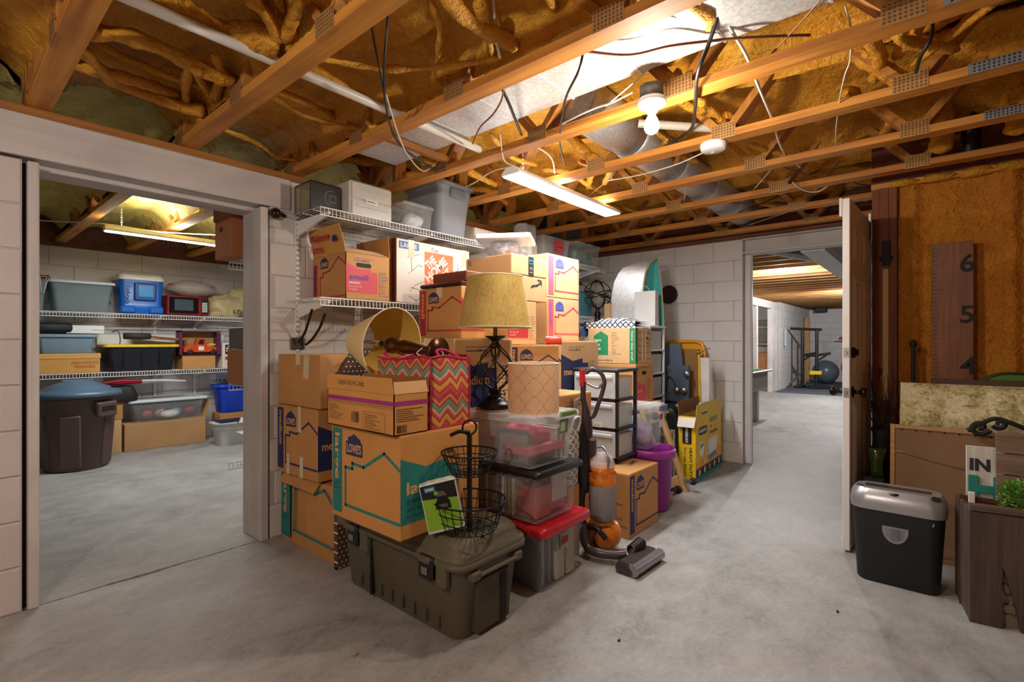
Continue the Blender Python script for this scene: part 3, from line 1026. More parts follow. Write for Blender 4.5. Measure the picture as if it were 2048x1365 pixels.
for i, (r_, z_, pts) in enumerate(ridges):
    P, rs = lumpy([AT(px, py, z=z_) for px, py in pts], r_, i * 2.7, amp=0.55)
    MB().tube(P, rs, 8).build('foam_ridge', FOAM, ceil)
MB().box((1.62, 2.28, 2.32), (2.08, 2.32, 2.355), 0, 0.003, M=T(1.85, 2.3, 0) @ RZ(0.0) @ T(-1.85, -2.3, 0)).build('red_brown_board', PLATEWOOD, ceil)
SPL = plain('bluish_nail_plate', '#8f8f92', 0.45, 0.6, var=0.2, vscale=60)
for (x, y0, y1) in ((2.135, -0.02, -0.30), (2.735, -0.10, -0.42), (3.335, -0.18, -0.42)):
    sp_ = MB().box((x - 0.0475, y1, 2.274), (x - 0.0455, y0, 2.318)).build('splice_plate', SPL, ceil)
    hm = MB()
    for i in range(int((y0 - y1) / 0.014)):
        for k in range(3):
            hm.box((x - 0.0482, y1 + 0.004 + i * 0.014, 2.280 + k * 0.013), (x - 0.0475, y1 + 0.010 + i * 0.014, 2.287 + k * 0.013))
    hm.build('plate_teeth', BLACKMT, sp_, kind='stuff')
for i in range(22):   # nail tips poking through the foamed wall
    y = random.uniform(-1.0, 0.14); z = random.uniform(1.3, 2.2)
    MB().tube([(XF - 0.0, y, z), (XF - 0.035, y - 0.012, z + 0.02)], 0.0016, 4).build('nail_tip', BLACKMT, wall_r)

# ------------------------------------------------------------------ the open door leaf
ang = math.atan2(-0.035, 0.80)
DOORW = plain('white_door_paint', '#d8d2cf', 0.4, var=0.03)
BRONZE = plain('oil_bronze', '#2a2320', 0.25, 0.8, var=0.1)
STEEL = plain('brushed_steel', '#a8a6a2', 0.3, 0.9, var=0.08)
d = MB()
d.box((0, 0, 0.012), (0.80, 0.036, 2.04), 0, 0.003)
door = tag(d.build('door_1', DOORW, None, (3.43, 0.372, 0), (0, 0, ang)), kind='structure')
for cx in (0.225, 0.575):
    for z0, z1 in ((0.24, 0.86), (1.02, 1.60), (1.70, 1.90)):
        w2 = 0.125
        vs = [(cx - w2, -0.0008, z0), (cx + w2, -0.0008, z0), (cx + w2, -0.0008, z1), (cx - w2, -0.0008, z1),
              (cx - w2 + .012, -0.008, z0 + .012), (cx + w2 - .012, -0.008, z0 + .012), (cx + w2 - .012, -0.008, z1 - .012), (cx - w2 + .012, -0.008, z1 - .012),
              (cx - w2 + .028, -0.002, z0 + .028), (cx + w2 - .028, -0.002, z0 + .028), (cx + w2 - .028, -0.002, z1 - .028), (cx - w2 + .028, -0.002, z1 - .028),
              (cx - w2 + .055, -0.009, z0 + .055), (cx + w2 - .055, -0.009, z0 + .055), (cx + w2 - .055, -0.009, z1 - .055), (cx - w2 + .055, -0.009, z1 - .055)]
        fs = []
        for r in range(3):
            for i in range(4):
                j = (i + 1) % 4
                fs.append((r * 4 + i, r * 4 + j, r * 4 + 4 + j, r * 4 + 4 + i))
        fs.append((12, 13, 14, 15))
        MB().add(vs, fs).build('door_panel', DOORW, door)
for sgn, y in ((-1, 0), (1, 0.036)):
    M = frame((0.075, y, 0.92), (1, 0, 0), (0, 0, 1 if sgn < 0 else -1), (0, sgn, 0))
    MB(M).lathe([(0, 0), (0.034, 0.0), (0.033, 0.006), (0.014, 0.011), (0.011, 0.032), (0.020, 0.042), (0.029, 0.052), (0.029, 0.064), (0.02, 0.074), (0, 0.077)], 20).build('door_knob', BRONZE, door)
MB(frame((0.075, 0, 1.15), (1, 0, 0), (0, 0, 1), (0, -1, 0))).lathe([(0, 0), (0.032, 0), (0.030, 0.014), (0.02, 0.018), (0.018, 0.03), (0, 0.031)], 20).build('deadbolt', BRONZE, door)
for z in (0.92, 1.15):
    MB().box((-0.0015, 0.005, z - 0.028), (0, 0.031, z + 0.028), 0, 0.0005).box((-0.008, 0.012, z - 0.011), (-0.001, 0.024, z + 0.011), 0, 0.002).build('latch_plate', STEEL, door)
MB().box((0.0, 0.037, 1.94), (0.02, 0.052, 2.045), 0, 0.002).build('stop_block', DOORW, door)
fr = MB().box((4.225, 0.336, 0), (4.262, 0.352, 2.10), 0, 0.002)
tag(fr.build('trim_8', plain('bluish_lit_white_trim', '#e3e3e6', 0.4)), kind='structure')  # white jamb edge, the bluish light on it is put into its colour

# ------------------------------------------------------------------ things on the stud wall
YEL = plain('yardstick_wood', '#c49a52', 0.55, var=0.08)
yt = thing('wooden_yardstick', 'yellow wooden yardstick hanging upright on the dark stud beside the white door', 'ruler', (XF - 0.036, 0.250, 0.83))
MB().box((-0.006, -0.016, 0), (0, 0.016, 0.865), 0, 0.001).build('stick', YEL, yt)
tk = MB()
for i in range(72):
    L = 0.012 if i % 4 == 0 else 0.007
    tk.box((-0.0066, 0.015 - L, 0.01 + i * 0.0118), (-0.006, 0.015, 0.0112 + i * 0.0118))
    tk.box((-0.0066, -0.015, 0.01 + i * 0.0118), (-0.006, -0.015 + L, 0.0112 + i * 0.0118))
tk.build('tick_marks', BLACKMT, yt, kind='stuff')
sb = thing('switch_box', 'empty black switch box mounted on the stud above the yardstick', 'switch box', (XF - 0.036, 0.247, 1.72))
MB().box((-0.02, -0.022, 0), (0, 0.022, 0.16), 0, 0.002).build('box', BLACKMT, sb)
MB().box((-0.018, -0.034, 0.03), (0, -0.022, 0.06), 0, 0.002).box((-0.018, 0.022, 0.03), (0, 0.034, 0.06), 0, 0.002).build('ear', BLACKMT, sb)

RULW = wood('ruler_board_wood', '#5d3016', '#8a5128', 2, 0.9, 0.5, 0.1)
rb = thing('growth_ruler', 'tall brown wooden growth ruler board with black numbers on the foamed wall', 'ruler', (XF - 0.06, -0.178, 0.0))
RBH = 1.825
MB().box((-0.02, 0, 0), (0, 0.195, RBH), 0, 0.002).build('board', RULW, rb)
tm = MB()
for i in range(int(RBH / 0.0254)):
    L = 0.055 if i % 12 == 0 else (0.042 if i % 6 == 0 else 0.03)
    tm.box((-0.0208, 0.195 - L, 0.012 + i * 0.0254), (-0.02, 0.194, 0.0145 + i * 0.0254))
tm.build('inch_marks', BLACKMT, rb, kind='stuff')
for ch, z in (('6', 1.64), ('5', 1.33), ('4', 1.02), ('3', 0.71), ('2', 0.40)):
    M = frame((-0.0215, 0.062, z), (0, -1, 0), (0, 0, 1), (-1, 0, 0))
    MB().text(ch, 0, 0, h=0.105, bold=0.02, M=M).build('number', BLACKMT, rb)

# ------------------------------------------------------------------ wire shelves
def bracket(parent, x, ywall, yfront, z):
    b = MB(frame((x, 0, 0), (0, -1, 0), (0, 0, 1), (1, 0, 0)))
    D = ywall - yfront
    b.prism([(-ywall, z - 0.012), (-ywall + D * 0.97, z - 0.012), (-ywall + D * 0.97, z - 0.028), (-ywall + 0.05, z - 0.10), (-ywall, z - 0.115)], -0.006, 0.006)
    b.build('bracket', WHITEPL, parent)


def wire_shelf(label, x0, x1, yw, yf, z, brx, group=None, lip=0.045, pitch=0.0254):
    """yw = wall side, yf = front edge"""
    t = thing('wire_shelf', label, 'shelf', (0, 0, 0), group=group)
    s = 1 if yf < yw else -1
    r = MB()
    for y, zz, rr in ((yf, z + 0.0, 0.0042), (yf, z - lip, 0.0042), (yw - s * 0.004, z - 0.004, 0.0035), ((yw + yf) / 2, z - 0.006, 0.0035), (yf + s * 0.08, z - 0.006, 0.0035)):
        r.tube([(x0, y, zz), (x1, y, zz)], rr, 6)
    r.build('rail', WHITEWIRE, t, kind='stuff')
    w = MB()
    n = int((x1 - x0) / pitch)
    for i in range(n + 1):
        x = x0 + i * pitch
        w.tube([(x, yw, z), (x, yf - s * 0.001, z), (x, yf - s * 0.003, z - lip)], 0.0024, 4, caps=False)
    w.build('wire_deck', WHITEWIRE, t, kind='stuff')
    for x in brx:
        bracket(t, x, yw, yf, z)
    return t


bx = (1.545, 2.33, 3.12, 3.9, 4.66)
wire_shelf('long white wire shelf on the block wall, the upper one holding bins under the trusses', 1.48, 4.74, YA - 0.002, 2.71, 1.995, bx)
wire_shelf('long white wire shelf on the block wall, the lower one under the two moving boxes', 1.48, 4.74, YA - 0.002, 2.71, 1.47, bx)
for i, x in enumerate(bx):
    u = thing('shelf_standard', ('slotted white upright shelf standard on the block wall, number %s from the wide opening' % ORD[i]), 'shelf standard', (x, YA, 1.12), group='slotted shelf standards')
    MB().box((-0.0125, -0.012, 0), (0.0125, -0.0005, 0.96), 0, 0.001).build('rail', WHITEPL, u)
    sm = MB()
    for q in range(29):
        sm.box((-0.008, -0.0128, 0.02 + q * 0.0325), (-0.004, -0.012, 0.036 + q * 0.0325)); sm.box((0.004, -0.0128, 0.02 + q * 0.0325), (0.008, -0.0128 + 0.0008, 0.036 + q * 0.0325))
    sm.build('slots', BLACKMT, u, kind='stuff')
# storage room shelves
wire_shelf('white wire shelf of the storage room, the top tier with cooler and microwave', -1.2, 3.6, 7.115, 6.74, 1.52, (-0.4, 0.6, 1.75, 2.2, 3.0))
wire_shelf('white wire shelf of the storage room, the middle tier with the black tote', -1.2, 3.6, 7.115, 6.74, 0.885, (-0.4, 0.6, 1.75, 2.2, 3.0))
wire_shelf('white wire shelf end on the back of the pier, the highest', 1.37, 2.3, YA + 0.26, YA + 0.62, 1.765, (1.6,))
wire_shelf('white wire shelf end on the back of the pier, the middle one', 1.37, 2.3, YA + 0.26, YA + 0.62, 0.92, (1.6,))
wire_shelf('white wire shelf end on the back of the pier, near the floor', 1.37, 2.3, YA + 0.26, YA + 0.62, 0.37, (1.6,))
for i, x in enumerate((1.78, 2.2)):
    u = thing('shelf_standard', 'white shelf standard in the storage room, %s of the truck box' % ('left' if i == 0 else 'right'), 'shelf standard', (x, 7.115, 0.55), group='storage room shelf standards')
    MB().box((-0.0125, -0.012, 0), (0.0125, -0.0005, 1.0), 0, 0.001).build('rail', WHITEPL, u)

# black coat hook bracket under the lower shelf, dark round bulb at the jamb
t = thing('wavy_black_hook', 'black wavy double hook on a grey plate below the left end of the shelf', 'hook', AT(597, 690, y=YA - 0.02))
MB().box((-0.045, 0.0, -0.03), (0.045, 0.018, 0.045), 0, 0.006).build('mount_plate', plain('dark_grey_metal', '#4a4742', 0.5, 0.4), t)
o0 = Vector(t.location)
for a in ([(597, 685), (610, 665), (618, 640), (624, 620)], [(612, 690), (625, 678), (640, 655), (650, 628)]):
    pts = [AT(p[0], p[1], y=YA - 0.05 - i * 0.07) - o0 for i, p in enumerate(a)]
    MB().tube(spline(pts, 5), 0.008, 8).build('hook_arm', BLACKMT, t)
t = thing('dark_glass_knob', 'dark round glass bulb sticking out beside the jamb at the upper shelf end', 'bulb', AT(551, 427, y=YA - 0.03))
MB().ico((0, 0, 0), 0.034, 0, 2).build('globe', plain('dark_amber_glass', '#1d0f08', 0.08, var=0.1), t)
MB().tube([(0.02, 0, 0), (0.05, 0.01, 0.0), (0.065, 0.02, 0)], 0.012, 8).build('stem', BLACKMT, t)
t = thing('round_vent', 'dark round opening in the white block wall behind the white paper bag', 'hole', (XB - 0.008, AT(1338, 590, x=XB).y, AT(1338, 590, x=XB).z))
MB(frame((0, 0, 0), (0, 0, 1), (0, 1, 0), (-1, 0, 0))).lathe([(0, 0.001), (0.085, 0.001), (0.095, 0.012), (0.1, 0.0)], 28).build('rim', plain('dark_wine_rim', '#33201d', 0.8), t)

# ------------------------------------------------------------------ cardboard boxes
def m_kraft(name, col, var=0.10):
    m, nt, bs = _nt(name)
    v = _coord(nt)
    n1 = _noise(nt, v, 3.0, 4)
    n2 = _noise(nt, _coord(nt, (1, 1, 9)), 120, 2)
    k = _math(nt, 'ADD', _math(nt, 'MULTIPLY', n1, 0.75), _math(nt, 'MULTIPLY', n2, 0.25))
    c = hexc(col)
    nt.links.new(_ramp(nt, k, [(0.35, tuple(x * (1 - var) for x in c)), (0.65, tuple(min(1, x * (1 + var)) for x in c))]), bs.inputs['Base Color'])
    bs.inputs['Roughness'].default_value = 0.72
    bs.inputs['Specular IOR Level'].default_value = 0.3
    _bump(nt, bs, _math(nt, 'ADD', n1, _math(nt, 'MULTIPLY', n2, 0.15)), 0.2, 0.006)
    return m


KRAFT = m_kraft('kraft_cardboard', '#c08c54')
KRAFT2 = m_kraft('pale_kraft_cardboard', '#cfa575')
KRAFT3 = m_kraft('warm_kraft_cardboard', '#c98f4e')
KWHITE = m_kraft('white_faced_cardboard', '#dfd3c4', 0.05)
INSIDE = m_kraft('box_inside', '#8f6236')
TAPE = plain('packing_tape', '#d9c3a2', 0.18, var=0.05)
TAPEB = plain('brown_tape', '#ad8452', 0.2, var=0.05)
TEAL = plain('teal_print', '#1e7d7a', 0.7, var=0.06)
NAVY = plain('navy_print', '#27315e', 0.7, var=0.06)
RED = plain('red_print', '#b02c34', 0.7, var=0.06)
PINKRED = plain('pale_red_print', '#d0525a', 0.7, var=0.06)
BLUEP = plain('blue_print', '#3b4fa0', 0.7, var=0.06)
GREENP = plain('green_print', '#1f7f4e', 0.7, var=0.06)
KTXT = plain('kraft_lettering', '#d8a468', 0.7, var=0.03)
WTXT = plain('white_lettering', '#e8e2d8', 0.7, var=0.03)
INK = plain('black_ink', '#1c1815', 0.7, var=0.05)
LIST = ['FRAGILE', 'Bedroom', 'Family Room', 'Dining Room', 'Kitchen', 'Bath', 'Basement', 'Attic', 'Laundry', 'Garage', 'A Load of Bricks']


def gable_logo(mb, M, x, y, w, h, m_bg, m_tx):
    P = [(0, 0), (1, 0), (1, .60), (.90, .64), (.88, .76), (.5, 1), (.30, .87), (.12, .80), (.12, .66), (0, .62)]
    mb.flat([(x + a * w, y + b * h) for a, b in P], m_bg, M)
    mb.text("LOWE'S", x + w * 0.07, y + h * 0.14, h=h * 0.40, w=w * 0.86, mat=m_tx, M=M @ T(0, 0, 0.0007), bold=0.03)


def art_left(d, h, word, rc, strip_w=0.15, alt=None, top=0.96, bottom=0.06):
    """strip, store emblem and house outline: materials 0 colour, 1 navy, 2 kraft lettering"""
    mb = MB(face_left(0, d, h))
    s = strip_w * d
    mb.flat([(0.012, h * bottom), (0.012 + s, h * bottom), (0.012 + s, h * top), (0.012, h * top)], 0)
    Mt = T(0, 0, 0.0007)
    mb.text(word, 0.012 + s * 0.30, h * (top - 0.05), h=s * 0.50, w=h * 0.50, mat=2, M=Mt, bold=0.02, rot=-pi / 2)
    mb.text(alt or 'grande', 0.012 + s * 0.10 + 0.0, h * (top - 0.05), h=s * 0.16, mat=1, M=Mt, rot=-pi / 2)
    for i, tx in enumerate(('24" x 18" x 18"', '4.5 CU FT') if word == 'large' else ('18" x 18" x 16"', '3 CU FT') if word == 'medium' else ('16" x 12" x 12"', '1.5 CU FT')):
        mb.text(tx, 0.012 + s * (0.18), h * (0.36 - i * 0.06), h=s * 0.16, w=s * 0.62, mat=1, M=Mt)
    gable_logo(mb, Matrix.Identity(4), d * 0.24, h * 0.70, d * 0.25, h * 0.23, 1, 2)
    x0, x1, y0, y1 = d * 0.23, d * 1.0, h * 0.16, h * 0.80
    q = [(0, 0), (0, .63), (.14, .63), (.14, .72), (.36, .70), (.74, 1.0), (1.0, .80)]
    mb.line2([(x0 + a * (x1 - x0) * 0.995, y0 + b * (y1 - y0)) for a, b in q], d * 0.026, 0)
    mb.line2([(x0, y0), (x1 - 0.006, y0)], d * 0.026, 0)
    return mb


def art_front(w, h, word, alt, lst=True, scale=1.0, wmat=2, url=True):
    mb = MB(face_front(w, 0, h))
    x1 = w * 0.70
    mb.flat([(0.001, h * 0.15), (x1, h * 0.15), (x1, h * 0.62), (x1 * .78, h * 0.62), (x1 * .78, h * 0.70), (x1 * 0.42, h * 0.66), (0.001, h * 0.78)], 0)
    Mt = T(0, 0, 0.0007)
    mb.text(word, w * 0.07, h * 0.43, h=h * 0.115, w=w * (0.50 if len(word) > 5 else 0.42), mat=wmat, M=Mt, bold=0.025)
    mb.text(alt, w * 0.07, h * 0.34, h=h * 0.055, mat=1 if wmat == 2 else 3, M=Mt, bold=0.01)
    dims = ('24" x 18" x 18"', '4.5 CU FT') if word == 'large' else ('18" x 18" x 16"', '3 CU FT') if word == 'medium' else ('16" x 12" x 12"', '1.5 CU FT')
    for i, tx in enumerate(dims):
        mb.text(tx, w * 0.07, h * (0.26 - i * 0.065), h=h * 0.035, mat=1 if wmat == 2 else 3, M=Mt)
    if lst:
        for i, tx in enumerate(LIST):
            y = h * (0.62 - i * 0.052)
            mb.line2([(w * 0.75, y), (w * 0.75, y + h * 0.02)], 0.004, 1)
            mb.text(tx, w * 0.785, y, h=h * 0.024, mat=1)
    if url:
        mb.text("For tips & how-tos when moving, visit", w * 0.18, h * 0.885, h=h * 0.022, mat=1)
        mb.text("Lowes.com/Moving", w * 0.18, h * 0.835, h=h * 0.034, mat=1, bold=0.01)
    return mb


def carton(label, x, y, z, w, d, h, rz=0.0, mat=None, group=None, flaps='closed', tape=True, name='cardboard_box'):
    """corner nearest the viewpoint at x, y, z"""
    mat = mat or KRAFT
    t = thing(name, label, 'box', (x, y, z), rz, group)
    b = MB()
    if flaps == 'closed':
        b.box((0, 0, 0), (w, d, h - 0.003), 0, 0.004)
        b.build('carton', mat, t)
        MB().box((0.002, 0.002, h - 0.004), (w - 0.002, d / 2 - 0.001, h), 0, 0.001).build('top_flap', mat, t)
        MB().box((0.002, d / 2 + 0.001, h - 0.004), (w - 0.002, d - 0.002, h), 0, 0.001).build('top_flap', mat, t)
        if tape:
            MB().box((-0.0008, d / 2 - 0.025, h * 0.80), (w + 0.0008, d / 2 + 0.025, h + 0.0008)).build('packing_tape', TAPE, t)
    else:
        th = 0.004
        b.box((0, 0, 0), (w, d, th)).box((0, 0, 0), (th, d, h)).box((w - th, 0, 0), (w, d, h)).box((0, 0, 0), (w, th, h)).box((0, d - th, 0), (w, d, h))
        b.build('carton', mat, t)
    return t


def flap(parent, p, u, L, v, W, mat=None, th=0.003, bend=0.0):
    """flap hinged at p along u (length L), standing out along v (width W)"""
    u = Vector(u).normalized(); v = Vector(v).normalized(); n = u.cross(v)
    p = Vector(p)
    vs = []; fs = []
    N = 5
    for i in range(N + 1):
        tt = i / N
        o = n * bend * tt * tt
        for q in (0, 1):
            c = p + v * W * tt + o
            sh = 0.02 * L * tt
            vs += [c + n * th * q + u * sh, c + u * (L - sh) + n * th * q]
    for i in range(N):
        a = i * 4; b = a + 4
        fs += [(a, a + 1, b + 1, b), (a + 2, b + 2, b + 3, a + 3), (a, b, b + 2, a + 2), (a + 1, a + 3, b + 3, b + 1)]
    fs += [(N * 4, N * 4 + 1, N * 4 + 3, N * 4 + 2)]
    return MB().add(vs, fs).build('flap', mat or KRAFT, parent)


def printed(t, w, d, h, word, alt, col, left=True, front=True, lst=True, wmat=2, logo=None, tx=None, url=True):
    mats = [col, logo or NAVY, tx or KTXT, WTXT]
    if left:
        art_left(d, h, word, col, alt=alt).build('printed_side', mats, t)
    if front:
        art_front(w, h, word, alt, lst, wmat=wmat, url=url).build('printed_front', mats, t)


# the big teal box, on the olive trunk
B = carton("large cardboard moving box with teal printing on top of the olive trunk", 1.225, 1.624, 0.412, 0.45, 0.515, 0.423, tape=False, mat=KRAFT3)
printed(B, 0.45, 0.515, 0.423, 'large', 'grande', TEAL, lst=False, url=False)
# crushed teal box at the foot of the left stack
t = thing('cardboard_box', 'crushed large box with teal printing standing on the floor beside the white pier', 'box', (1.44, 2.47, 0))
w_, d_, h_ = 0.40, 0.62, 0.445
b = MB()
vs = [(0, 0, 0), (w_, 0, 0), (w_, d_, 0), (0, d_, 0), (0.0, 0, h_ * 0.97), (w_, 0, h_), (w_, d_, h_), (0.01, d_, h_ * 0.98), (-0.02, d_ * 0.5, h_ * 0.90), (0.0, d_ * 0.5, 0)]
b.add(vs, [(0, 1, 5, 4), (1, 2, 6, 5), (2, 3, 7, 6), (0, 4, 8, 9), (9, 8, 7, 3), (4, 5, 6, 7, 8), (0, 9, 3, 2, 1)])
b.build('carton', KRAFT, t)
mb = MB(face_left(0, d_, h_, 0.014))
mb.flat([(0.012, 0.03), (0.125, 0.03), (0.125, h_ * 0.86), (0.012, h_ * 0.94)], 0)
mb.text('large', 0.045, h_ * 0.86, h=0.055, w=h_ * 0.48, mat=2, M=T(0, 0, 0.0007), bold=0.02, rot=-pi / 2)
mb.text('24" x 18" x 18"', 0.022, h_ * 0.36, h=0.016, w=0.09, mat=1, M=T(0, 0, 0.0007)); mb.text('4.5 CU FT', 0.022, h_ * 0.30, h=0.016, w=0.07, mat=1, M=T(0, 0, 0.0007))
mb.line2([(d_ * .28, h_ * .20), (d_ * .30, h_ * .76), (d_ * .42, h_ * .80)], 0.014, 0)
mb.line2([(d_ * .28, h_ * .20), (d_ * .97, h_ * .20)], 0.014, 0)
mb.line2([(d_ * .42, h_ * .80), (d_ * .60, h_ * .74), (d_ * .84, h_ * .88), (d_ * .97, h_ * .74)], 0.014, 0)
mb.build('printed_side', [TEAL, NAVY, KTXT], t)
flap(t, (-0.012, d_ * 0.9, h_ * 0.965), (0, -1, 0), 0.42, (-0.25, 0, -0.35), 0.07, KRAFT)
# medium box above it
t = carton('medium moving box with navy printing leaning between a plain box and a crushed one', 1.405, 2.60, 0.43, 0.36, 0.46, 0.405, 0.03, tape=False)
printed(t, 0.36, 0.46, 0.405, 'medium', 'mediano', NAVY, lst=False)
MB(face_left(0, 0.46, 0.405, 0.002)).flat([(0.25, 0.26), (0.29, 0.26), (0.285, 0.41), (0.25, 0.41)]).flat([(0.12, -0.0), (0.155, -0.0), (0.155, 0.12), (0.12, 0.12)]).flat([(0.27, 0), (0.31, 0), (0.31, 0.12), (0.27, 0.12)]).build('clear_tape', TAPE, t, kind='stuff')
# plain brown box above that
t = carton('plain brown cardboard box topmost of the left stack under the black hook', 1.41, 2.585, 0.838, 0.36, 0.48, 0.30, 0.02, tape=True)
MB(face_front(0.36, 0, 0.3)).text('FRAGILE', 0.10, 0.15, h=0.035, rot=0.9, bold=0.01).text('THIS SIDE UP', 0.12, 0.10, h=0.02, rot=0.9).build('stamp', INK, t)
MB(face_left(0, 0.48, 0.3)).flat([(0.30, 0.17), (0.36, 0.16), (0.37, 0.295), (0.31, 0.298)]).build('torn_tape', TAPE, t)
# supports of the pile and the boxes of the middle
def plainbox(label, x, y, z, w, d, h, mat=None, **k):
    return carton(label, x, y, z, w, d, h, mat=mat, **k)
plainbox('plain box on the floor behind the olive trunk under the medium box', 1.79, 1.90, 0.0, 0.40, 0.38, 0.40)
plainbox('plain box behind the big teal box, second layer of the pile', 1.79, 1.90, 0.401, 0.40, 0.38, 0.40)
t = carton('medium moving box with torn navy print behind the wire cage lamp', 1.73, 1.85, 0.805, 0.455, 0.42, 0.425, tape=True, mat=KRAFT2)
printed(t, 0.455, 0.42, 0.425, 'medium', 'mediano', NAVY, lst=True)
t = carton('medium moving box whose navy side shows between the cream drum shade and drawers', 2.43, 1.70, 0.892, 0.36, 0.30, 0.30, radians(35), tape=False, mat=KRAFT)
printed(t, 0.36, 0.30, 0.30, 'medium', 'mediano', NAVY, front=False)
t = carton('medium box below the one with the emblem, right of the drum shade', 2.44, 1.70, 0.445, 0.36, 0.42, 0.445, tape=True)
printed(t, 0.36, 0.42, 0.445, 'medium', 'mediano', NAVY, left=False)
plainbox('plain box on the floor behind the red lidded tote', 2.44, 1.72, 0.0, 0.36, 0.40, 0.444)
for i, z in enumerate((0.0, 0.401)):
    plainbox('plain box hidden in the middle of the pile, %s layer' % ('floor' if i == 0 else 'second'), 2.24, 2.32, z, 0.42, 0.36, 0.40)
plainbox('plain box hidden in the pile under the small red printed box', 2.22, 2.34, 0.802, 0.44, 0.30, 0.42)
t = carton('medium moving box with navy front carrying the two small red boxes', 2.83, 1.96, 0.80, 0.50, 0.44, 0.42, mat=KRAFT2)
printed(t, 0.50, 0.44, 0.42, 'medium', 'mediano', NAVY)
plainbox('plain box in the pile behind the black drawer tower, second layer', 2.83, 1.98, 0.401, 0.46, 0.42, 0.398)
plainbox('plain box in the pile behind the black drawer tower, on the floor', 2.83, 1.98, 0.0, 0.46, 0.42, 0.40)
# small red boxes
t = carton('small red printed moving box with marker scrawl left of the lampshade', 2.02, 2.10, 1.231, 0.275, 0.385, 0.31, mat=KRAFT)
printed(t, 0.275, 0.385, 0.31, 'small', 'pequeno', RED, wmat=1)
mk = MB(face_front(0.275, 0, 0.31, 0.0025))
for r_, tx in enumerate(('White', 'Table', 'lamps')):
    mk.text(tx, 0.03 + r_ * 0.012, 0.262 - r_ * 0.034, h=0.024, rot=-0.12, shear=0.3)
mk.build('marker_writing', INK, t)
t = carton('small red printed moving box peeking out right below the lampshade', 2.315, 2.0, 1.196, 0.29, 0.31, 0.28, mat=KRAFT2)
printed(t, 0.29, 0.31, 0.28, 'small', 'pequeno', RED, left=False, wmat=1)
for i in (0, 1):
    t = carton(('small moving box with blue emblem and red strip, %s of the right pair' % ('lower' if i == 0 else 'upper')), 2.85, 2.09, 1.221 + 0.312 * i, 0.41, 0.30, 0.31, mat=KRAFT2, group='small moving boxes stacked in a pair')
    a = art_left(0.41, 0.31, 'small', RED, alt='pequeno'); a.M = face_front(0.41, 0, 0.31)
    # the same artwork on the front face
    M0 = face_left(0, 0.41, 0.31).inverted(); M1 = face_front(0.41, 0, 0.31)
    a.v = [M1 @ (M0 @ v) for v in a.v]
    a.build('printed_front', [PINKRED, BLUEP, plain('violet_lettering', '#7c5aa8', 0.7)], t)
# folded dark red boards between the small box and the carton with the black tape
t = thing('folded_wood_case', 'flat dark red wooden case lying on the small box left of the lampshade', 'case', (2.06, 2.10, 1.573))
MB().box((0, 0, 0), (0.30, 0.30, 0.062), 0, 0.006).build('case_body', wood('dark_red_case', '#6b3020', '#8e4a30', 1, 1.0, 0.45, 0.1), t)
t = thing('dark_board', 'dark glossy board lying flat on the small box under the red case', 'board', (2.03, 2.10, 1.545))
MB().box((-0.01, 0, 0), (0.30, 0.38, 0.026), 0, 0.008).build('board', wood('dark_glossy_board', '#35160d', '#552618', 1, 1.0, 0.25, 0.05), t)
# delivery carton with black tape
t = carton('brown delivery carton with black printed tape right behind the lampshade', 2.35, 2.0, 1.640, 0.37, 0.40, 0.125, mat=KRAFT2, tape=False)
MB(face_left(0, 0.40, 0.125)).line2([(0.03, 0.105), (0.03, 0.085)], 0.004).line2([(0.045, 0.105), (0.045, 0.085)], 0.004).flat([(0.025, 0.102), (0.035, 0.102), (0.03, 0.11)]).flat([(0.04, 0.102), (0.05, 0.102), (0.045, 0.11)]).line2([(0.022, 0.08), (0.053, 0.08)], 0.003).build('arrow_mark', INK, t)
mb = MB(face_front(0.37, 0, 0.125))
mb.flat([(0.17, 0), (0.225, 0), (0.225, 0.124), (0.17, 0.124)], 0)
mb.text('prime', 0.176, 0.095, w=0.043, mat=1, M=T(0, 0, 0.001), bold=0.01)
mb.line2([(0.182, 0.082), (0.197, 0.076), (0.215, 0.083)], 0.004, 1, T(0, 0, 0.001))
mb.line2([(0.187, 0.04), (0.19, 0.052), (0.198, 0.056), (0.206, 0.052), (0.209, 0.04)], 0.003, 2, T(0, 0, 0.001))
mb.text('music', 0.183, 0.02, w=0.03, mat=2, M=T(0, 0, 0.001))
mb.build('printed_tape', [BLACKMT, plain('cyan_print', '#2aa3c9', 0.6), WTXT], t)
t = carton('wrinkled delivery carton with a dark smile mark under the black taped one', 2.35, 2.0, 1.478, 0.375, 0.40, 0.160, mat=KRAFT2, tape=False)
MB(face_front(0.375, 0, 0.16)).line2([(0.20, 0.09), (0.22, 0.10), (0.26, 0.105), (0.30, 0.125)], 0.012, 0).line2([(0.27, 0.142), (0.305, 0.138), (0.31, 0.11)], 0.010, 0).build('smile_mark', plain('dark_teal_print', '#1d3a45', 0.6), t)
# floor box in front of the drawers
t = carton('medium moving box on the floor right of the vacuum with navy strip', 2.786, 1.426, 0, 0.42, 0.44, 0.398, mat=KRAFT)
a = art_left(0.42, 0.398, 'medium', NAVY, alt='mediano')
M0 = face_left(0, 0.42, 0.398).inverted(); M1 = face_front(0.42, 0, 0.398)
a.v = [M1 @ (M0 @ v) for v in a.v]
a.build('printed_front', [NAVY, NAVY, KTXT], t)
mb = MB(face_left(0, 0.44, 0.398))
for i, tx in enumerate(('Family Room', 'Kitchen', 'Living Room', 'A Load of Bricks')):
    mb.text(tx, 0.30, 0.20 - i * 0.045, h=0.013)
mb.build('printed_side', NAVY, t)
MB(face_top(0.42, 0.44, 0.398)).text("LOWE'S", 0.23, 0.1, h=0.03, bold=0.03, rot=0.2).build('printed_top', NAVY, t)
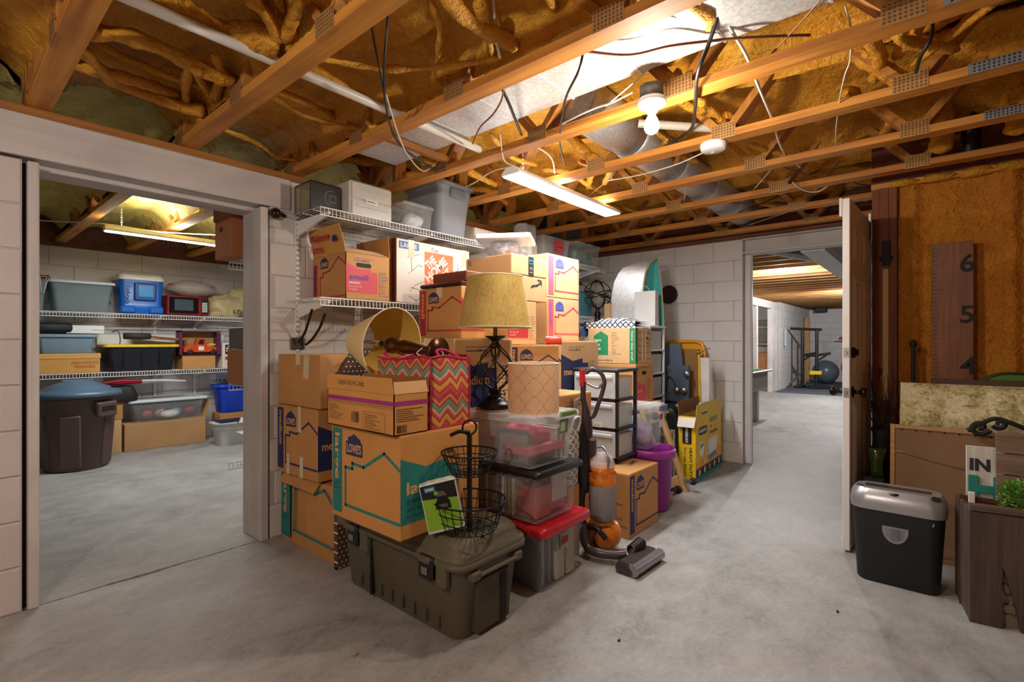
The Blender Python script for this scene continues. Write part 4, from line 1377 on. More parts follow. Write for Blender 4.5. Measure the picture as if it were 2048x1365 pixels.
# heavy duty small box and the one below it
t = carton('green and kraft heavy duty small moving box under the patterned blanket', 3.78, 1.88, 1.031, 0.31, 0.45, 0.300, mat=KRAFT2, tape=False)
mb = MB(face_left(0, 0.45, 0.30))
mb.flat([(.06, .07), (.20, .07), (.20, .235), (.13, .275), (.06, .235)], 0)
for i, tx in enumerate(('heavy', 'duty', 'small')):
    mb.text(tx, 0.07, 0.19 - i * 0.038, h=0.021, mat=2, M=T(0, 0, 0.001), bold=0.02)
mb.flat([(.40, .005), (.447, .005), (.447, .295), (.40, .295)], 0)
mb.text('heavy duty small', 0.417, 0.27, h=0.018, w=0.24, mat=2, M=T(0, 0, 0.001), rot=-pi / 2)
for i, tx in enumerate(LIST):
    mb.text(tx, 0.235, 0.255 - i * 0.018, h=0.009, mat=1)
mb.text('Lowes.com/Moving', 0.10, 0.02, h=0.013, mat=1, bold=0.01)
mb.build('printed_side', [GREENP, NAVY, WTXT], t)
mb = MB(face_front(0.31, 0, 0.30))
mb.flat([(0, .005), (.05, .005), (.05, .295), (0, .295)], 0)
for r_ in range(5):
    mb.line2([(0.06 + i * 0.03, 0.03 + r_ * 0.055 + (0.014 if (i + r_) % 2 else 0)) for i in range(9)], 0.0035, 1)
    for i in range(4):
        mb.line2([(0.08 + i * 0.06, 0.03 + r_ * 0.055), (0.08 + i * 0.06, 0.06 + r_ * 0.055)], 0.003, 1)
gable_logo(mb, T(0, 0, 0.0005), 0.17, 0.17, 0.08, 0.06, 1, 2)
mb.build('printed_front', [GREENP, plain('brown_black_print', '#41352c', 0.7), WTXT], t)
for i, x in enumerate((0.11, 0.17)):
    MB(face_front(0.31, 0, 0.30, 0.003)).flat([(x, 0.02), (x + 0.03, 0.02), (x + 0.03, 0.295), (x, 0.295)]).build('clear_tape', TAPE, t)
t = carton('small moving box with a hand hole below the green heavy duty box', 3.77, 1.87, 0.702, 0.33, 0.46, 0.327, mat=KRAFT, tape=False)
mb = MB(face_front(0.33, 0, 0.327))
mb.flat([(0, .02), (.19, .02), (.19, .14), (.17, .14), (.17, .16), (0.10, .155), (0, .19)], 0)
for i, tx in enumerate(LIST):
    mb.text(tx, 0.215, 0.19 - i * 0.0165, h=0.009, mat=1)
mb.text('Lowes.com/Moving', 0.07, 0.29, h=0.012, mat=1)
mb.text('small', 0.03, 0.09, h=0.035, mat=2, M=T(0, 0, 0.001), bold=0.03)
mb.build('printed_front', [PINKRED, NAVY, KTXT], t)
MB(face_front(0.33, 0, 0.327, 0.0008)).flat([(0.12, 0.235), (0.19, 0.235), (0.20, 0.25), (0.19, 0.265), (0.12, 0.265), (0.11, 0.25)]).build('hand_hole', BLACKMT, t)
plainbox('flat cardboard lid under the small box with the hand hole', 3.69, 1.81, 0.660, 0.46, 0.54, 0.040, mat=KRAFT2, tape=False)
plainbox('tall plain box on the floor behind the leaning furniture dolly', 3.74, 1.92, 0.0, 0.42, 0.44, 0.658, mat=KRAFT)

# boxes on the lower shelf
ZS = 1.4745
t = carton('small red printed moving box with raised flaps on the lower shelf', 1.65, 2.72, ZS, 0.32, 0.385, 0.285, flaps='open', mat=KRAFT)
KF = m_kraft('lit_kraft_face', '#d2ab7c')
mb = MB(face_left(0, 0.385, 0.285))
mb.flat([(0.002, 0.0), (0.05, 0.0), (0.05, 0.235), (0.002, 0.235)], 0)
mb.text('small', 0.012, 0.20, h=0.022, w=0.14, mat=1, M=T(0, 0, 0.001), rot=-pi / 2, bold=0.02)
mb.line2([(0.085, 0.02), (0.085, 0.15), (0.12, 0.152), (0.12, 0.175), (0.20, 0.185), (0.30, 0.262), (0.383, 0.215)], 0.010, 0)
mb.line2([(0.085, 0.02), (0.383, 0.02)], 0.010, 0)
gable_logo(mb, T(0, 0, 0.0003), 0.085, 0.205, 0.10, 0.072, 1, 2)
mb.build('printed_side', [RED, NAVY, KTXT], t)
mb = art_front(0.32, 0.285, 'small', 'pequeno', True, wmat=1)
mb.build('printed_front', [PINKRED, BLUEP, KTXT, WTXT], t)
hh = MB(face_front(0.32, 0, 0.285, 0.0008))
hh.flat([(0.125 + 0.04 * (1 if math.cos(a) > 0 else -1) + 0.014 * cos(a), 0.215 + 0.014 * sin(a)) for a in [2 * pi * i / 16 for i in range(16)]])
hh.build('hand_hole', BLACKMT, t)
f1 = flap(t, (0, 0.385, 0.285), (0, -1, 0), 0.385, (-0.12, 0, 1), 0.17, KRAFT3, bend=0.02)
mb = MB(frame((-0.024, 0.385, 0.285), (0, -1, 0), (-0.119, 0, 0.993), (-0.993, 0, -0.119)))
mb.text('Welcome', 0.015, 0.09, h=0.045, mat=0, bold=0.03, shear=0.2).text('home.', 0.015, 0.022, h=0.045, mat=0, bold=0.02, shear=0.2)
gable_logo(mb, Matrix.Identity(4), 0.285, 0.07, 0.055, 0.04, 1, 1)
mb.build('printed_flap', [RED, NAVY], t, kind='stuff')
flap(t, (0.0, 0.002, 0.285), (1, 0, 0), 0.32, (0, 0.9, 0.42), 0.10, KRAFT2)
flap(t, (0.318, 0, 0.285), (0, 1, 0), 0.385, (-0.05, 0, 1), 0.14, KRAFT)
t = carton('large white faced moving box with orange emblem on the lower shelf', 2.02, 2.72, ZS, 0.68, 0.38, 0.43, flaps='closed', mat=KRAFT, tape=False)
mb = MB(face_front(0.68, 0, 0.43))
mb.flat([(0.004, 0.004), (0.676, 0.004), (0.676, 0.426), (0.004, 0.426)], 0)
mb.flat([(0.02, 0.365), (0.19, 0.365), (0.19, 0.415), (0.02, 0.415)], 1, T(0, 0, 0.0006))
mb.text('LARGE', 0.035, 0.375, h=0.032, w=0.14, mat=0, M=T(0, 0, 0.0012), bold=0.02)
mb.flat([(0.24, 0.10), (0.51, 0.10), (0.51, 0.37), (0.24, 0.37)], 2, T(0, 0, 0.0006))
for tx, xx, yy, ww in (('THE', 0.275, 0.245, 0.10), ('HOME', 0.275, 0.155, 0.24), ('DEPOT', 0.33, 0.095, 0.22)):
    mb.text(tx, xx, yy, h=0.062, w=ww, mat=0, M=T(0, 0, 0.0012), bold=0.04, rot=0.72 if tx != 'x' else 0)
mb.text('Top', 0.30, 0.375, h=0.03, mat=3, M=T(0, 0, 0.0012), shear=0.3)
for pts in ([(0.09, 0.31), (0.20, 0.345)], [(0.12, 0.33), (0.13, 0.22)], [(0.10, 0.20), (0.19, 0.27), (0.22, 0.26)], [(0.11, 0.08), (0.16, 0.13), (0.24, 0.16)], [(0.10, 0.05), (0.17, 0.02), (0.24, 0.09), (0.12, 0.11)], [(0.56, 0.33), (0.55, 0.20)], [(0.52, 0.25), (0.61, 0.31)]):
    mb.line2(pts, 0.003, 4, T(0, 0, 0.0014))
mb.build('printed_front', [KWHITE, plain('slate_blue_print', '#45628f', 0.6), plain('orange_print', '#d9733f', 0.6), plain('grey_marker', '#6d6a66', 0.6), plain('green_marker', '#3e6a52', 0.6)], t)
for x in (0.10, 0.60):
    MB(face_front(0.68, 0, 0.43, 0.003)).flat([(x, 0.31), (x + 0.05, 0.31), (x + 0.05, 0.43), (x, 0.43)]).build('clear_tape', TAPE, t)
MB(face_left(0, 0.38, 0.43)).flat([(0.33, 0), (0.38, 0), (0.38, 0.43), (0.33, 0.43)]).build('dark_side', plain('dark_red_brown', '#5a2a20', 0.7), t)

# "open with care" box on the big teal box
t = thing('cardboard_box', 'battered open box with a purple stripe on top of the big teal box', 'box', (1.20, 1.63, 0.8365), 0.0)
W1, D1, H1 = 0.175, 0.50, 0.165
b = MB(); th = 0.004
b.box((0, 0, 0), (W1, D1, th)).box((0, 0, 0), (th, D1, H1)).box((W1 - th, 0, 0), (W1, D1, H1)).box((0, 0, 0), (W1, th, H1)).box((0, D1 - th, 0), (W1, D1, H1))
b.build('carton', KRAFT3, t)
flap(t, (0, D1, H1), (0, -1, 0), D1, (-0.05, 0, 1), 0.065, KRAFT3)
flap(t, (0.003, 0.001, H1), (1, 0, 0), W1 - 0.004, (0, 0.25, 1), 0.05, KRAFT2)
flap(t, (W1, 0, H1), (0, 1, 0), D1, (0.15, 0, 1), 0.06, INSIDE)
PURP = plain('purple_stripe', '#9a2f74', 0.6)
mb = MB(face_left(0, D1, H1))
mb.flat([(0.0, 0.118), (D1, 0.118), (D1, 0.136), (0.0, 0.136)], 0)
mb.line2([(0, 0.112), (D1, 0.112)], 0.0015, 1).line2([(0, 0.105), (D1, 0.105)], 0.001, 1)
mb.text('OPEN WITH CARE', 0.10, H1 + 0.022, h=0.025, w=0.20, mat=1, M=T(0, 0, 0.004))
random.seed(3)
for r_ in range(9):
    mb.line2([(0.015, 0.095 - r_ * 0.008), (0.015 + random.uniform(0.05, 0.12), 0.095 - r_ * 0.008)], 0.0018, 1)
    mb.line2([(0.30, 0.070 - r_ * 0.007), (0.30 + random.uniform(0.05, 0.12), 0.070 - r_ * 0.007)], 0.0016, 1)
for r_ in range(14):
    mb.line2([(0.20 + r_ * 0.0042, 0.03), (0.20 + r_ * 0.0042, 0.075)], random.choice((0.001, 0.002)), 1)
mb.line2([(0.285, 0.005), (0.285, 0.082), (0.44, 0.082), (0.44, 0.005), (0.285, 0.005)], 0.001, 1)
mb.build('printed_side', [PURP, INK], t)
mb = MB(face_front(W1, 0, H1))
mb.flat([(0.0, 0.118), (W1, 0.118), (W1, 0.136), (0.0, 0.136)], 0)
for r_ in range(7):
    mb.line2([(0.012, 0.103 - r_ * 0.008), (0.012 + random.uniform(0.07, 0.14), 0.103 - r_ * 0.008)], 0.002, 1)
for r_ in range(12):
    mb.line2([(0.015 + r_ * 0.0042, 0.01), (0.015 + r_ * 0.0042, 0.04)], random.choice((0.001, 0.002)), 1)
mb.build('printed_front', [PURP, INK], t)
tag(MB().ico((1.29, 1.86, 0.99), 0.055, 0, 2, (0.8, 1.6, 0.8)).build('dark_pouch', BLACKMT), 'black rounded pouch inside the open box with the purple stripe', 'pouch')

# yellow carton with writing at the far wall
YB = plain('yellow_carton', '#e0b81c', 0.45, var=0.08, vscale=2)
t = thing('storage_box_carton', 'tall yellow open carton of flat-pack storage boxes by the far block wall', 'box', (4.263, 1.557, 0), 0.05)
Wy, Dy, Hy = 0.78, 0.15, 0.57
b = MB()
b.box((0, 0, 0), (Wy, Dy, th)).box((0, 0, 0), (th, Dy, Hy)).box((Wy - th, 0, 0), (Wy, Dy, Hy)).box((0, 0, 0), (Wy, th, Hy)).box((0, Dy - th, 0), (Wy, Dy, Hy))
b.build('carton', YB, t)
flap(t, (0, 0.002, Hy), (1, 0, 0), Wy, (0, -0.04, 1), 0.10, YB)
flap(t, (0, Dy, Hy - 0.01), (0, -1, 0), Dy, (-0.5, 0, -0.9), 0.09, KWHITE)
flap(t, (0, Dy, Hy), (1, 0, 0), Wy, (0, 0.12, 1), 0.12, INSIDE)
mb = MB(face_front(Wy, 0, Hy))
mb.flat([(0.0, 0.0), (Wy, 0.0), (Wy, 0.035), (0.0, 0.035)], 0)
mb.flat([(0.0, 0.035), (Wy, 0.035), (Wy, 0.115), (0.0, 0.115)], 1)
mb.flat([(0.0, 0.115), (Wy, 0.115), (Wy, 0.22), (0, 0.16)], 5)
def badge(x, y, w, h, M=T(0, 0, 0.0007), rot=0):
    R_ = T(x, y, 0.0006) @ RZ(rot)
    mb.flat([(w * (0.5 * cos(a)) , h * 0.5 * (max(-0.8, min(0.8, sin(a) * 1.2)))) for a in [2 * pi * i / 20 for i in range(20)]], 1, R_)
    mb.text('BANKERS BOX', 0, -h * 0.12, w=w * 0.85, h=h * 0.3, mat=2, M=R_ @ T(0, 0, 0.0007), bold=0.03, center=True)
badge(0.20, 0.43, 0.26, 0.09)
badge(0.24, 0.60, 0.20, 0.065)
mb.text('HEAVY DUTY', 0.40, 0.475, h=0.045, w=0.24, mat=3, bold=0.02)
mb.text('Storage Boxes', 0.40, 0.37, h=0.035, w=0.24, mat=1, bold=0.01)
mb.text('HEAVY DUTY', 0.42, 0.62, h=0.02, w=0.13, mat=3)
mb.text('Storage Boxes', 0.42, 0.59, h=0.018, w=0.13, mat=1)
mb.flat([(0.42, 0.425), (0.46, 0.425), (0.46, 0.445), (0.42, 0.445)], 1)
# picture of a white file box with its lid off
mb.flat([(0.36, 0.13), (0.60, 0.15), (0.66, 0.33), (0.46, 0.33), (0.37, 0.31)], 2, T(0, 0, 0.0008))
mb.flat([(0.36, 0.13), (0.60, 0.15), (0.605, 0.20), (0.36, 0.18)], 4, T(0, 0, 0.0014))
mb.flat([(0.20, 0.12), (0.24, 0.13), (0.42, 0.36), (0.39, 0.365)], 2, T(0, 0, 0.0016))
mb.flat([(0.16 + 0.07 * cos(a), 0.27 + 0.065 * sin(a)) for a in [2 * pi * i / 18 for i in range(18)]], 2, T(0, 0, 0.0009))
mb.flat([(0.12, 0.27), (0.21, 0.30), (0.21, 0.32), (0.13, 0.31)], 0, T(0, 0, 0.0013))
for i in range(5):
    mb.flat([(0.10 + i * 0.15 + 0.02 * cos(a), 0.075 + 0.03 * sin(a)) for a in [2 * pi * k / 12 for k in range(12)]], 2 if i != 2 else 5, T(0, 0, 0.0009))
mb.build('printed_front', [plain('teal_band', '#16858a', 0.5), plain('black_print', '#26211d', 0.5), WTXT, plain('green_teal_print', '#2e8c72', 0.5), plain('file_box_blue', '#3f88b8', 0.5), plain('orange_yellow_print', '#e79a1e', 0.5)], t)
mb = MB(face_left(0, Dy, Hy, 0.002))
mb.text('HEAVY DUTY', 0.095, 0.30, h=0.025, w=0.25, mat=0, rot=-pi / 2, bold=0.02)
mb.text('Storage Boxes', 0.05, 0.30, h=0.022, w=0.25, mat=0, rot=-pi / 2)
mb.flat([(0.04, 0.33), (0.11, 0.33), (0.115, 0.35), (0.115, 0.46), (0.11, 0.48), (0.04, 0.48), (0.035, 0.46), (0.035, 0.35)], 0)
mb.text('BANKERS BOX', 0.062, 0.47, h=0.022, w=0.13, mat=1, M=T(0, 0, 0.0008), rot=-pi / 2, bold=0.03)
mb.build('printed_side', [plain('black_print2', '#26211d', 0.5), WTXT], t)
tag(MB().box((4.50, 1.60, 0.006), (4.72, 1.62, 0.665), 0, 0.003).build('folded_file_box', plain('pale_blue_card', '#a9cbe0', 0.5)), 'pale blue folded file box sticking out of the yellow carton', 'box')

# ------------------------------------------------------------------ plastic totes
CLR = clear('clear_plastic', (0.88, 0.91, 0.93), 0.17, 0.15)
CLRM = clear('milky_plastic', (0.90, 0.91, 0.92), 0.28, 0.25)
CLRB = clear('blue_clear_plastic', (0.35, 0.50, 0.62), 0.60, 0.25)
CLRG = clear('green_grey_clear_plastic', (0.42, 0.52, 0.54), 0.50, 0.25)
REDPL = plain('red_plastic', '#b5202c', 0.35, var=0.05)
GREYPL = plain('grey_plastic', '#8b9299', 0.4, var=0.05)
PURPL = plain('purple_plastic', '#9a2f92', 0.35, var=0.05)


def tote(label, x, y, z, w, d, h, body, lid, rz=0.0, lid_h=0.03, over=0.02, r=0.04, tap=0.88, group=None, name='storage_tote', latch=None, lid_style='flat'):
    """x, y = centre of the footprint; w along X, d along Y; h includes the lid"""
    t = thing(name, label, 'storage tote', (x, y, z), rz, group)
    hb = h - (lid_h * 0.6 if lid else 0)
    b = MB()
    b.rr([(w * tap - 0.02, d * tap - 0.02, 0.0, r * 0.7), (w * tap, d * tap, 0.010, r), (w * (tap + 0.6 * (1 - tap)), d * (tap + 0.6 * (1 - tap)), hb * 0.72, r),
          (w * 0.985, d * 0.985, hb * 0.80, r), (w, d, hb * 0.99, r), (w + 0.02, d + 0.02, hb, r)], 0, 4, capt=False)
    b.build('tub', body, t)
    if lid:
        l = MB()
        W, D = w + over * 2, d + over * 2
        l.rr([(W, D, hb - lid_h * 0.5, r), (W + 0.004, D + 0.004, hb, r), (W - 0.006, D - 0.006, hb + lid_h * 0.45, r), (W - 0.05, D - 0.05, hb + lid_h * 0.5, r), (W - 0.065, D - 0.065, hb + lid_h * 0.22, r)], 0, 4)
        l.build('lid', lid, t)
        if lid_style == 'ridged':
            for s_ in (-1, 1):
                MB().box((-W * 0.32, s_ * D * 0.16 - 0.03, hb + lid_h * 0.2), (W * 0.32, s_ * D * 0.16 + 0.03, hb + lid_h * 0.42), 0, 0.006).build('lid_rib', lid, t)
    if latch:
        for s_ in (-1, 1):
            MB().box((s_ * (w / 2 + 0.006), -0.045, hb * 0.78), (s_ * (w / 2 + 0.026), 0.045, hb + 0.012), 0, 0.006).build('latch', latch, t)
    return t


def sheets(lab, x, y, z, n, w, d, h, mats, cat='folder', gap=0.004, name='file_folder', lean=0.08, group=None, axis='x'):
    """n upright sheets inside a tote, each one a thing"""
    rnd = random.Random(int(x * 1000 + y * 77))
    for i in range(n):
        lab_i = lab % ORD[i]
        hh = h * rnd.uniform(0.86, 1.0)
        q = MB()
        if axis == 'x':
            q.box((x + i * (w / n), y, z), (x + (i + 0.75) * (w / n), y + d, z + hh), 0, 0.0015)
        else:
            q.box((x, y + i * (d / n), z), (x + w, y + (i + 0.75) * (d / n), z + hh), 0, 0.0015)
        tag(q.build(name, mats[i % len(mats)]), lab_i, cat, group)


PAPERW = plain('paper_white', '#dcd8cf', 0.7, var=0.05)
PAPERG = plain('paper_grey', '#8e8a82', 0.7, var=0.1)
NAVYF = plain('navy_folder', '#232b52', 0.6)
CREAMF = plain('cream_folder', '#cfc7ad', 0.7)
PINKF = plain('pink_card', '#d65a78', 0.6)
REDF = plain('coral_card', '#c4452f', 0.6)

# red lidded tote on the floor
t = tote('clear tote with a bright red lid on the floor beside the olive trunk', 2.075, 1.63, 0, 0.37, 0.44, 0.335, CLR, REDPL, lid_h=0.045, r=0.03, lid_style='ridged', over=0.025)
lb = MB(face_front(1, 0, 1)); lb.M = frame((-0.06, -0.222, 0.19), (1, 0, 0), (0, 0.06, 1), (0, -1, 0.06))
lb.flat([(0, 0), (0.09, 0), (0.09, 0.07), (0, 0.07)], 0).flat([(0.02, 0.015), (0.08, 0.02), (0.085, 0.05), (0.03, 0.055)], 1, T(0, 0, 0.001)).flat([(0, 0), (0.015, 0), (0.015, 0.07), (0, 0.07)], 2, T(0, 0, 0.001))
lb.build('label_sticker', [plain('sticker_grey', '#9b9b92', 0.5), RED, GREENP], t)
sheets('navy or grey file folder in the red lidded tote, %s from the left', 1.925, 1.47, 0.012, 7, 0.13, 0.33, 0.255, [NAVYF, NAVYF, PAPERG], group='navy folders in the red lidded tote')
sheets('cream document binder in the red lidded tote, %s of those right of the navy folders', 2.06, 1.452, 0.012, 2, 0.18, 0.35, 0.25, [CREAMF, CREAMF, PAPERW], group='cream binders in the red lidded tote')
# black lidded tote
t = tote('clear tote with a black lid between the red lidded tote and the milky tote', 2.05, 1.64, 0.336, 0.36, 0.42, 0.262, CLR, BLACKPL, lid_h=0.03, r=0.025, tap=0.92)
sheets('upright magazine in the black lidded tote, %s one behind the coral card box', 1.90, 1.60, 0.347, 9, 0.09, 0.20, 0.20, [PAPERW, CREAMF, PAPERG, PAPERW, NAVYF], 'magazine', name='magazine', group='magazines in the black lidded tote', axis='y')
tag(MB().box((1.915, 1.475, 0.348), (2.04, 1.585, 0.50), 0, 0.003).build('card_box', REDF), 'coral card box in the front corner of the black lidded tote', 'box')
MBp = MB().box((2.055, 1.478, 0.40), (2.19, 1.490, 0.555), 0, 0.002); tag(MBp.build('paper_sheet', PAPERW), 'white printed sheet against the front of the black lidded tote', 'paper')
o = MB().box((2.06, 1.496, 0.348), (2.20, 1.60, 0.45), 0, 0.004)
tag(o.build('striped_tin', plain('pink_striped', '#c9808c', 0.5, var=0.4, vscale=60)), 'pink striped tin low in the black lidded tote', 'tin')
# milky tote with pink things
t = tote('milky tote full of pink things carrying the wire cage lamp', 2.04, 1.655, 0.599, 0.40, 0.44, 0.262, CLRM, CLRM, lid_h=0.035, r=0.045, tap=0.86, over=0.012)
lb = MB(); lb.M = frame((0.02, -0.2175, 0.15), (1, 0, 0), (0, -0.09, 1), (0, -1, -0.09))
lb.flat([(0, 0), (0.075, 0), (0.075, 0.075), (0, 0.075)], 0).flat([(0.006, 0.012), (0.045, 0.012), (0.045, 0.06), (0.006, 0.06)], 1, T(0, 0, 0.001))
lb.build('label_sticker', [plain('sticker_green', '#5d7c3c', 0.5), plain('sticker_grey2', '#b5b7a4', 0.5)], t)
MB().box((0.02, -0.235, 0.235), (0.16, -0.215, 0.262), 0, 0.005).build('green_latch', plain('olive_green_latch', '#5a7a2c', 0.4), t)
tag(MB().ico((2.03, 1.64, 0.72), 0.12, 0, 3, (1.0, 1.0, 0.55), jit=0.4).build('pink_yarn_bundle', plain('hot_pink_yarn', '#e0506e', 0.8, var=0.5, vscale=25)), 'pink and white bundle heaped inside the milky tote', 'yarn')
tag(MB().box((1.87, 1.48, 0.66), (2.17, 1.63, 0.70), 0, 0.004).build('pink_book', PINKF), 'big pink book lying in the milky tote', 'book')
sheets('upright paper in the front right of the milky tote, %s from the left', 2.11, 1.49, 0.612, 6, 0.09, 0.26, 0.16, [PAPERW, PAPERG, CREAMF], 'paper', name='leaning_paper', group='papers in the milky tote')
ph = thing('group_photo_print', 'framed group photograph print standing inside the left wall of the milky tote', 'photograph', (1.875, 1.72, 0.615), 0)
ph.matrix_world = Matrix.Identity(4)
MP = frame((1.882, 1.70, 0.615), (0.04, -1, 0), (0.0, 0, 1), (-1, -0.04, 0))
MB(MP).box((0, 0, -0.004), (0.20, 0.165, 0), 0, 0.001).build('print_card', plain('blue_card_edge', '#2d5878', 0.5), ph)
pm = MB(MP)
pm.flat([(0.018, 0.005), (0.195, 0.005), (0.195, 0.142), (0.018, 0.142)], 0, T(0, 0, 0.001))
rnd = random.Random(5)
for i in range(9):
    cx, cy = 0.05 + (i % 5) * 0.022 + (0.012 if i > 4 else 0), 0.085 - (0.04 if i > 4 else 0)
    pm.flat([(cx - .009, cy - .03), (cx + .009, cy - .03), (cx + .007, cy), (cx - .007, cy)], 1, T(0, 0, 0.0015))
    pm.flat([(cx + .005 * cos(a), cy + .007 + .006 * sin(a)) for a in [k * pi / 4 for k in range(8)]], 2, T(0, 0, 0.002))
pm.build('picture', [plain('taupe_backdrop', '#8f857c', 0.5), plain('dark_clothes', '#2b2423', 0.6, var=0.4), plain('warm_skin', '#b07a5c', 0.6)], ph)
ph.location = (0, 0, 0)

# ------------------------------------------------------------------ olive trunk
OLIVE = plain('olive_plastic', '#5d5743', 0.55, var=0.06, bump=0.25, bscale=160)
OLIVED = plain('olive_plastic_dark', '#4a4535', 0.55, var=0.06)
tr = thing('olive_trunk', 'olive green lockable storage trunk on the floor under the big teal printed box', 'trunk', (1.555, 1.86, 0), 0)
b = MB()
b.rr([(0.33, 0.80, 0.0, 0.05), (0.345, 0.815, 0.012, 0.06), (0.385, 0.875, 0.30, 0.06), (0.395, 0.885, 0.31, 0.06)], 0, 6, capt=True)
b.build('trunk_body', OLIVE, tr)
MB().rr([(0.415, 0.905, 0.300, 0.07), (0.445, 0.935, 0.306, 0.075), (0.445, 0.935, 0.326, 0.075), (0.42, 0.91, 0.332, 0.07)], 0, 6).build('rim', OLIVE, tr)
MB().rr([(0.43, 0.92, 0.328, 0.07), (0.435, 0.925, 0.345, 0.07), (0.40, 0.89, 0.352, 0.07), (0.385, 0.87, 0.385, 0.075), (0.35, 0.835, 0.405, 0.07), (0.33, 0.81, 0.411, 0.06)], 0, 6).build('lid', OLIVE, tr)
for y in (-0.27, 0.27):
    q = thing('latch_assembly', None, None)
    bpy.data.objects.remove(q)
    lt = MB().box((-0.235, y - 0.045, 0.24), (-0.20, y + 0.045, 0.335), 0, 0.008).build('latch', BLACKPL, tr)
    MB().box((-0.245, y - 0.035, 0.31), (-0.222, y + 0.035, 0.335), 0, 0.006).build('latch_hook', OLIVE, lt)
    MB().box((-0.240, y - 0.018, 0.262), (-0.234, y + 0.018, 0.292), 0, 0.002).build('latch_plate', STEEL, lt)
    MB().box((-0.228, y - 0.115, 0.225), (-0.195, y - 0.055, 0.33), 0, 0.008).build('side_boss', OLIVE, tr)
for y in (-0.30, -0.22, -0.14, -0.06, 0.02, 0.10, 0.18, 0.26):
    MB().box((-0.186, y - 0.004, 0.03), (-0.168, y + 0.004, 0.085), 0, 0.002).build('foot_rib', OLIVED, tr)
MB().box((-0.199, 0.16, 0.02), (-0.165, 0.172, 0.24), 0, 0.003).build('vertical_groove', BLACKMT, tr)
MB().box((-0.10, -0.442, 0.02), (0.10, -0.405, 0.235), 0, 0.004).build('handle_recess', OLIVED, tr)
MB().box((0.035, -0.448, 0.02), (0.075, -0.41, 0.225), 0, 0.004).build('recess_shade', BLACKMT, tr)  # black strip standing in for the shade inside the handle recess
for x in (-0.13, 0.13):
    MB().box((x - 0.025, -0.475, 0.255), (x + 0.025, -0.43, 0.295), 0, 0.008).build('side_catch', OLIVE, tr)
MB().tube([(-0.11, -0.45, 0.275), (-0.11, -0.47, 0.275), (0.11, -0.47, 0.275), (0.11, -0.45, 0.275)], 0.009, 8).build('side_handle', OLIVE, tr)

# ------------------------------------------------------------------ two tier wire basket stand
bs_ = thing('wire_basket_stand', 'black two tier wire basket stand with a ring on top on the olive trunk', 'basket stand', (1.49, 1.50, 0.412), 0.3)
def basket(r0, r1, z0, z1, name):
    m_ = MB()
    m_.tube([(r1 * cos(a), r1 * sin(a), z1) for a in [2 * pi * i / 36 for i in range(36)]], 0.0042, 6, closed=True)
    for q in (0.0, 0.33, 0.66):
        r_ = r0 + (r1 - r0) * q; z_ = z0 + (z1 - z0) * q
        m_.tube([(r_ * cos(a), r_ * sin(a), z_) for a in [2 * pi * i / 36 for i in range(36)]], 0.0024, 5, closed=True)
    n = 26
    for i in range(n):
        a = 2 * pi * i / n
        m_.tube([(0.018 * cos(a), 0.018 * sin(a), z0), (r0 * cos(a), r0 * sin(a), z0), (r1 * cos(a), r1 * sin(a), z1)], 0.0020, 4, caps=False)
    m_.tube([(r0 * .5 * cos(a), r0 * .5 * sin(a), z0) for a in [2 * pi * i / 24 for i in range(24)]], 0.002, 5, closed=True)
    return m_.build(name, BLACKWIRE, bs_, kind='stuff')
basket(0.115, 0.152, 0.018, 0.135, 'lower_basket')
basket(0.075, 0.118, 0.245, 0.335, 'upper_basket')
MB().box((-0.009, -0.009, 0.0), (0.009, 0.009, 0.41), 0, 0.002).build('post', BLACKWIRE, bs_)
MB(T(0, 0, 0.438) @ RZ(-0.85) @ RX(pi / 2)).tube([(0.03 * cos(a), 0.03 * sin(a), 0) for a in [2 * pi * i / 28 for i in range(28)]], 0.0045, 6, closed=True).build('ring', BLACKWIRE, bs_)
MB().tube([(-0.085 * cos(0.75), 0.085 * sin(0.75), 0.410), (-0.04, 0.03, 0.425), (0, 0, 0.418)], 0.008, 6).build('hook_arm', BLACKWIRE, bs_)
for i in range(3):
    a = 2 * pi * i / 3
    MB().ico((0.10 * cos(a), 0.10 * sin(a), 0.008), 0.008, 0, 1).build('foot', BLACKWIRE, bs_)
# kitchen scale carton leaning in the lower basket
sc_ = thing('scale_carton', 'green and black carton of a postal scale leaning in the lower wire basket', 'box', (1.405, 1.545, 0.437))
sc_.rotation_euler = (0, radians(-12), radians(-49.7 + 6))
MB().box((-0.075, -0.03, 0), (0.075, 0.03, 0.205), 0, 0.003).build('carton', plain('white_gloss_card', '#d9d6cc', 0.4, var=0.05), sc_)
mb = MB(frame((-0.075, -0.0313, 0), (1, 0, 0), (0, 0, 1), (0, -1, 0)))
mb.flat([(0.004, 0.012), (0.146, 0.012), (0.146, 0.13), (0.004, 0.145)], 0)
mb.flat([(0.004, 0.145), (0.146, 0.13), (0.146, 0.200), (0.004, 0.200)], 1)
mb.flat([(0.02, 0.172), (0.062, 0.172), (0.062, 0.192), (0.02, 0.192)], 2, T(0, 0, .0006))
mb.text('DYMO', 0.024, 0.177, h=0.010, w=0.034, mat=3, M=T(0, 0, .0012), bold=0.03)
mb.flat([(0.05, 0.095), (0.115, 0.09), (0.112, 0.125), (0.098, 0.145), (0.07, 0.147), (0.053, 0.12)], 1, T(0, 0, .0006))
mb.flat([(0.06, 0.148), (0.105, 0.145), (0.095, 0.165), (0.075, 0.167)], 4, T(0, 0, .0008))
mb.flat([(0.065, 0.10), (0.10, 0.098), (0.10, 0.112), (0.065, 0.114)], 4, T(0, 0, .0012))
mb.flat([(0.055, 0.155), (0.07, 0.155), (0.07, 0.17), (0.055, 0.17)], 0, T(0, 0, .0009))
mb.text('3 lb', 0.122, 0.04, h=0.012, mat=3, M=T(0, 0, .0006))
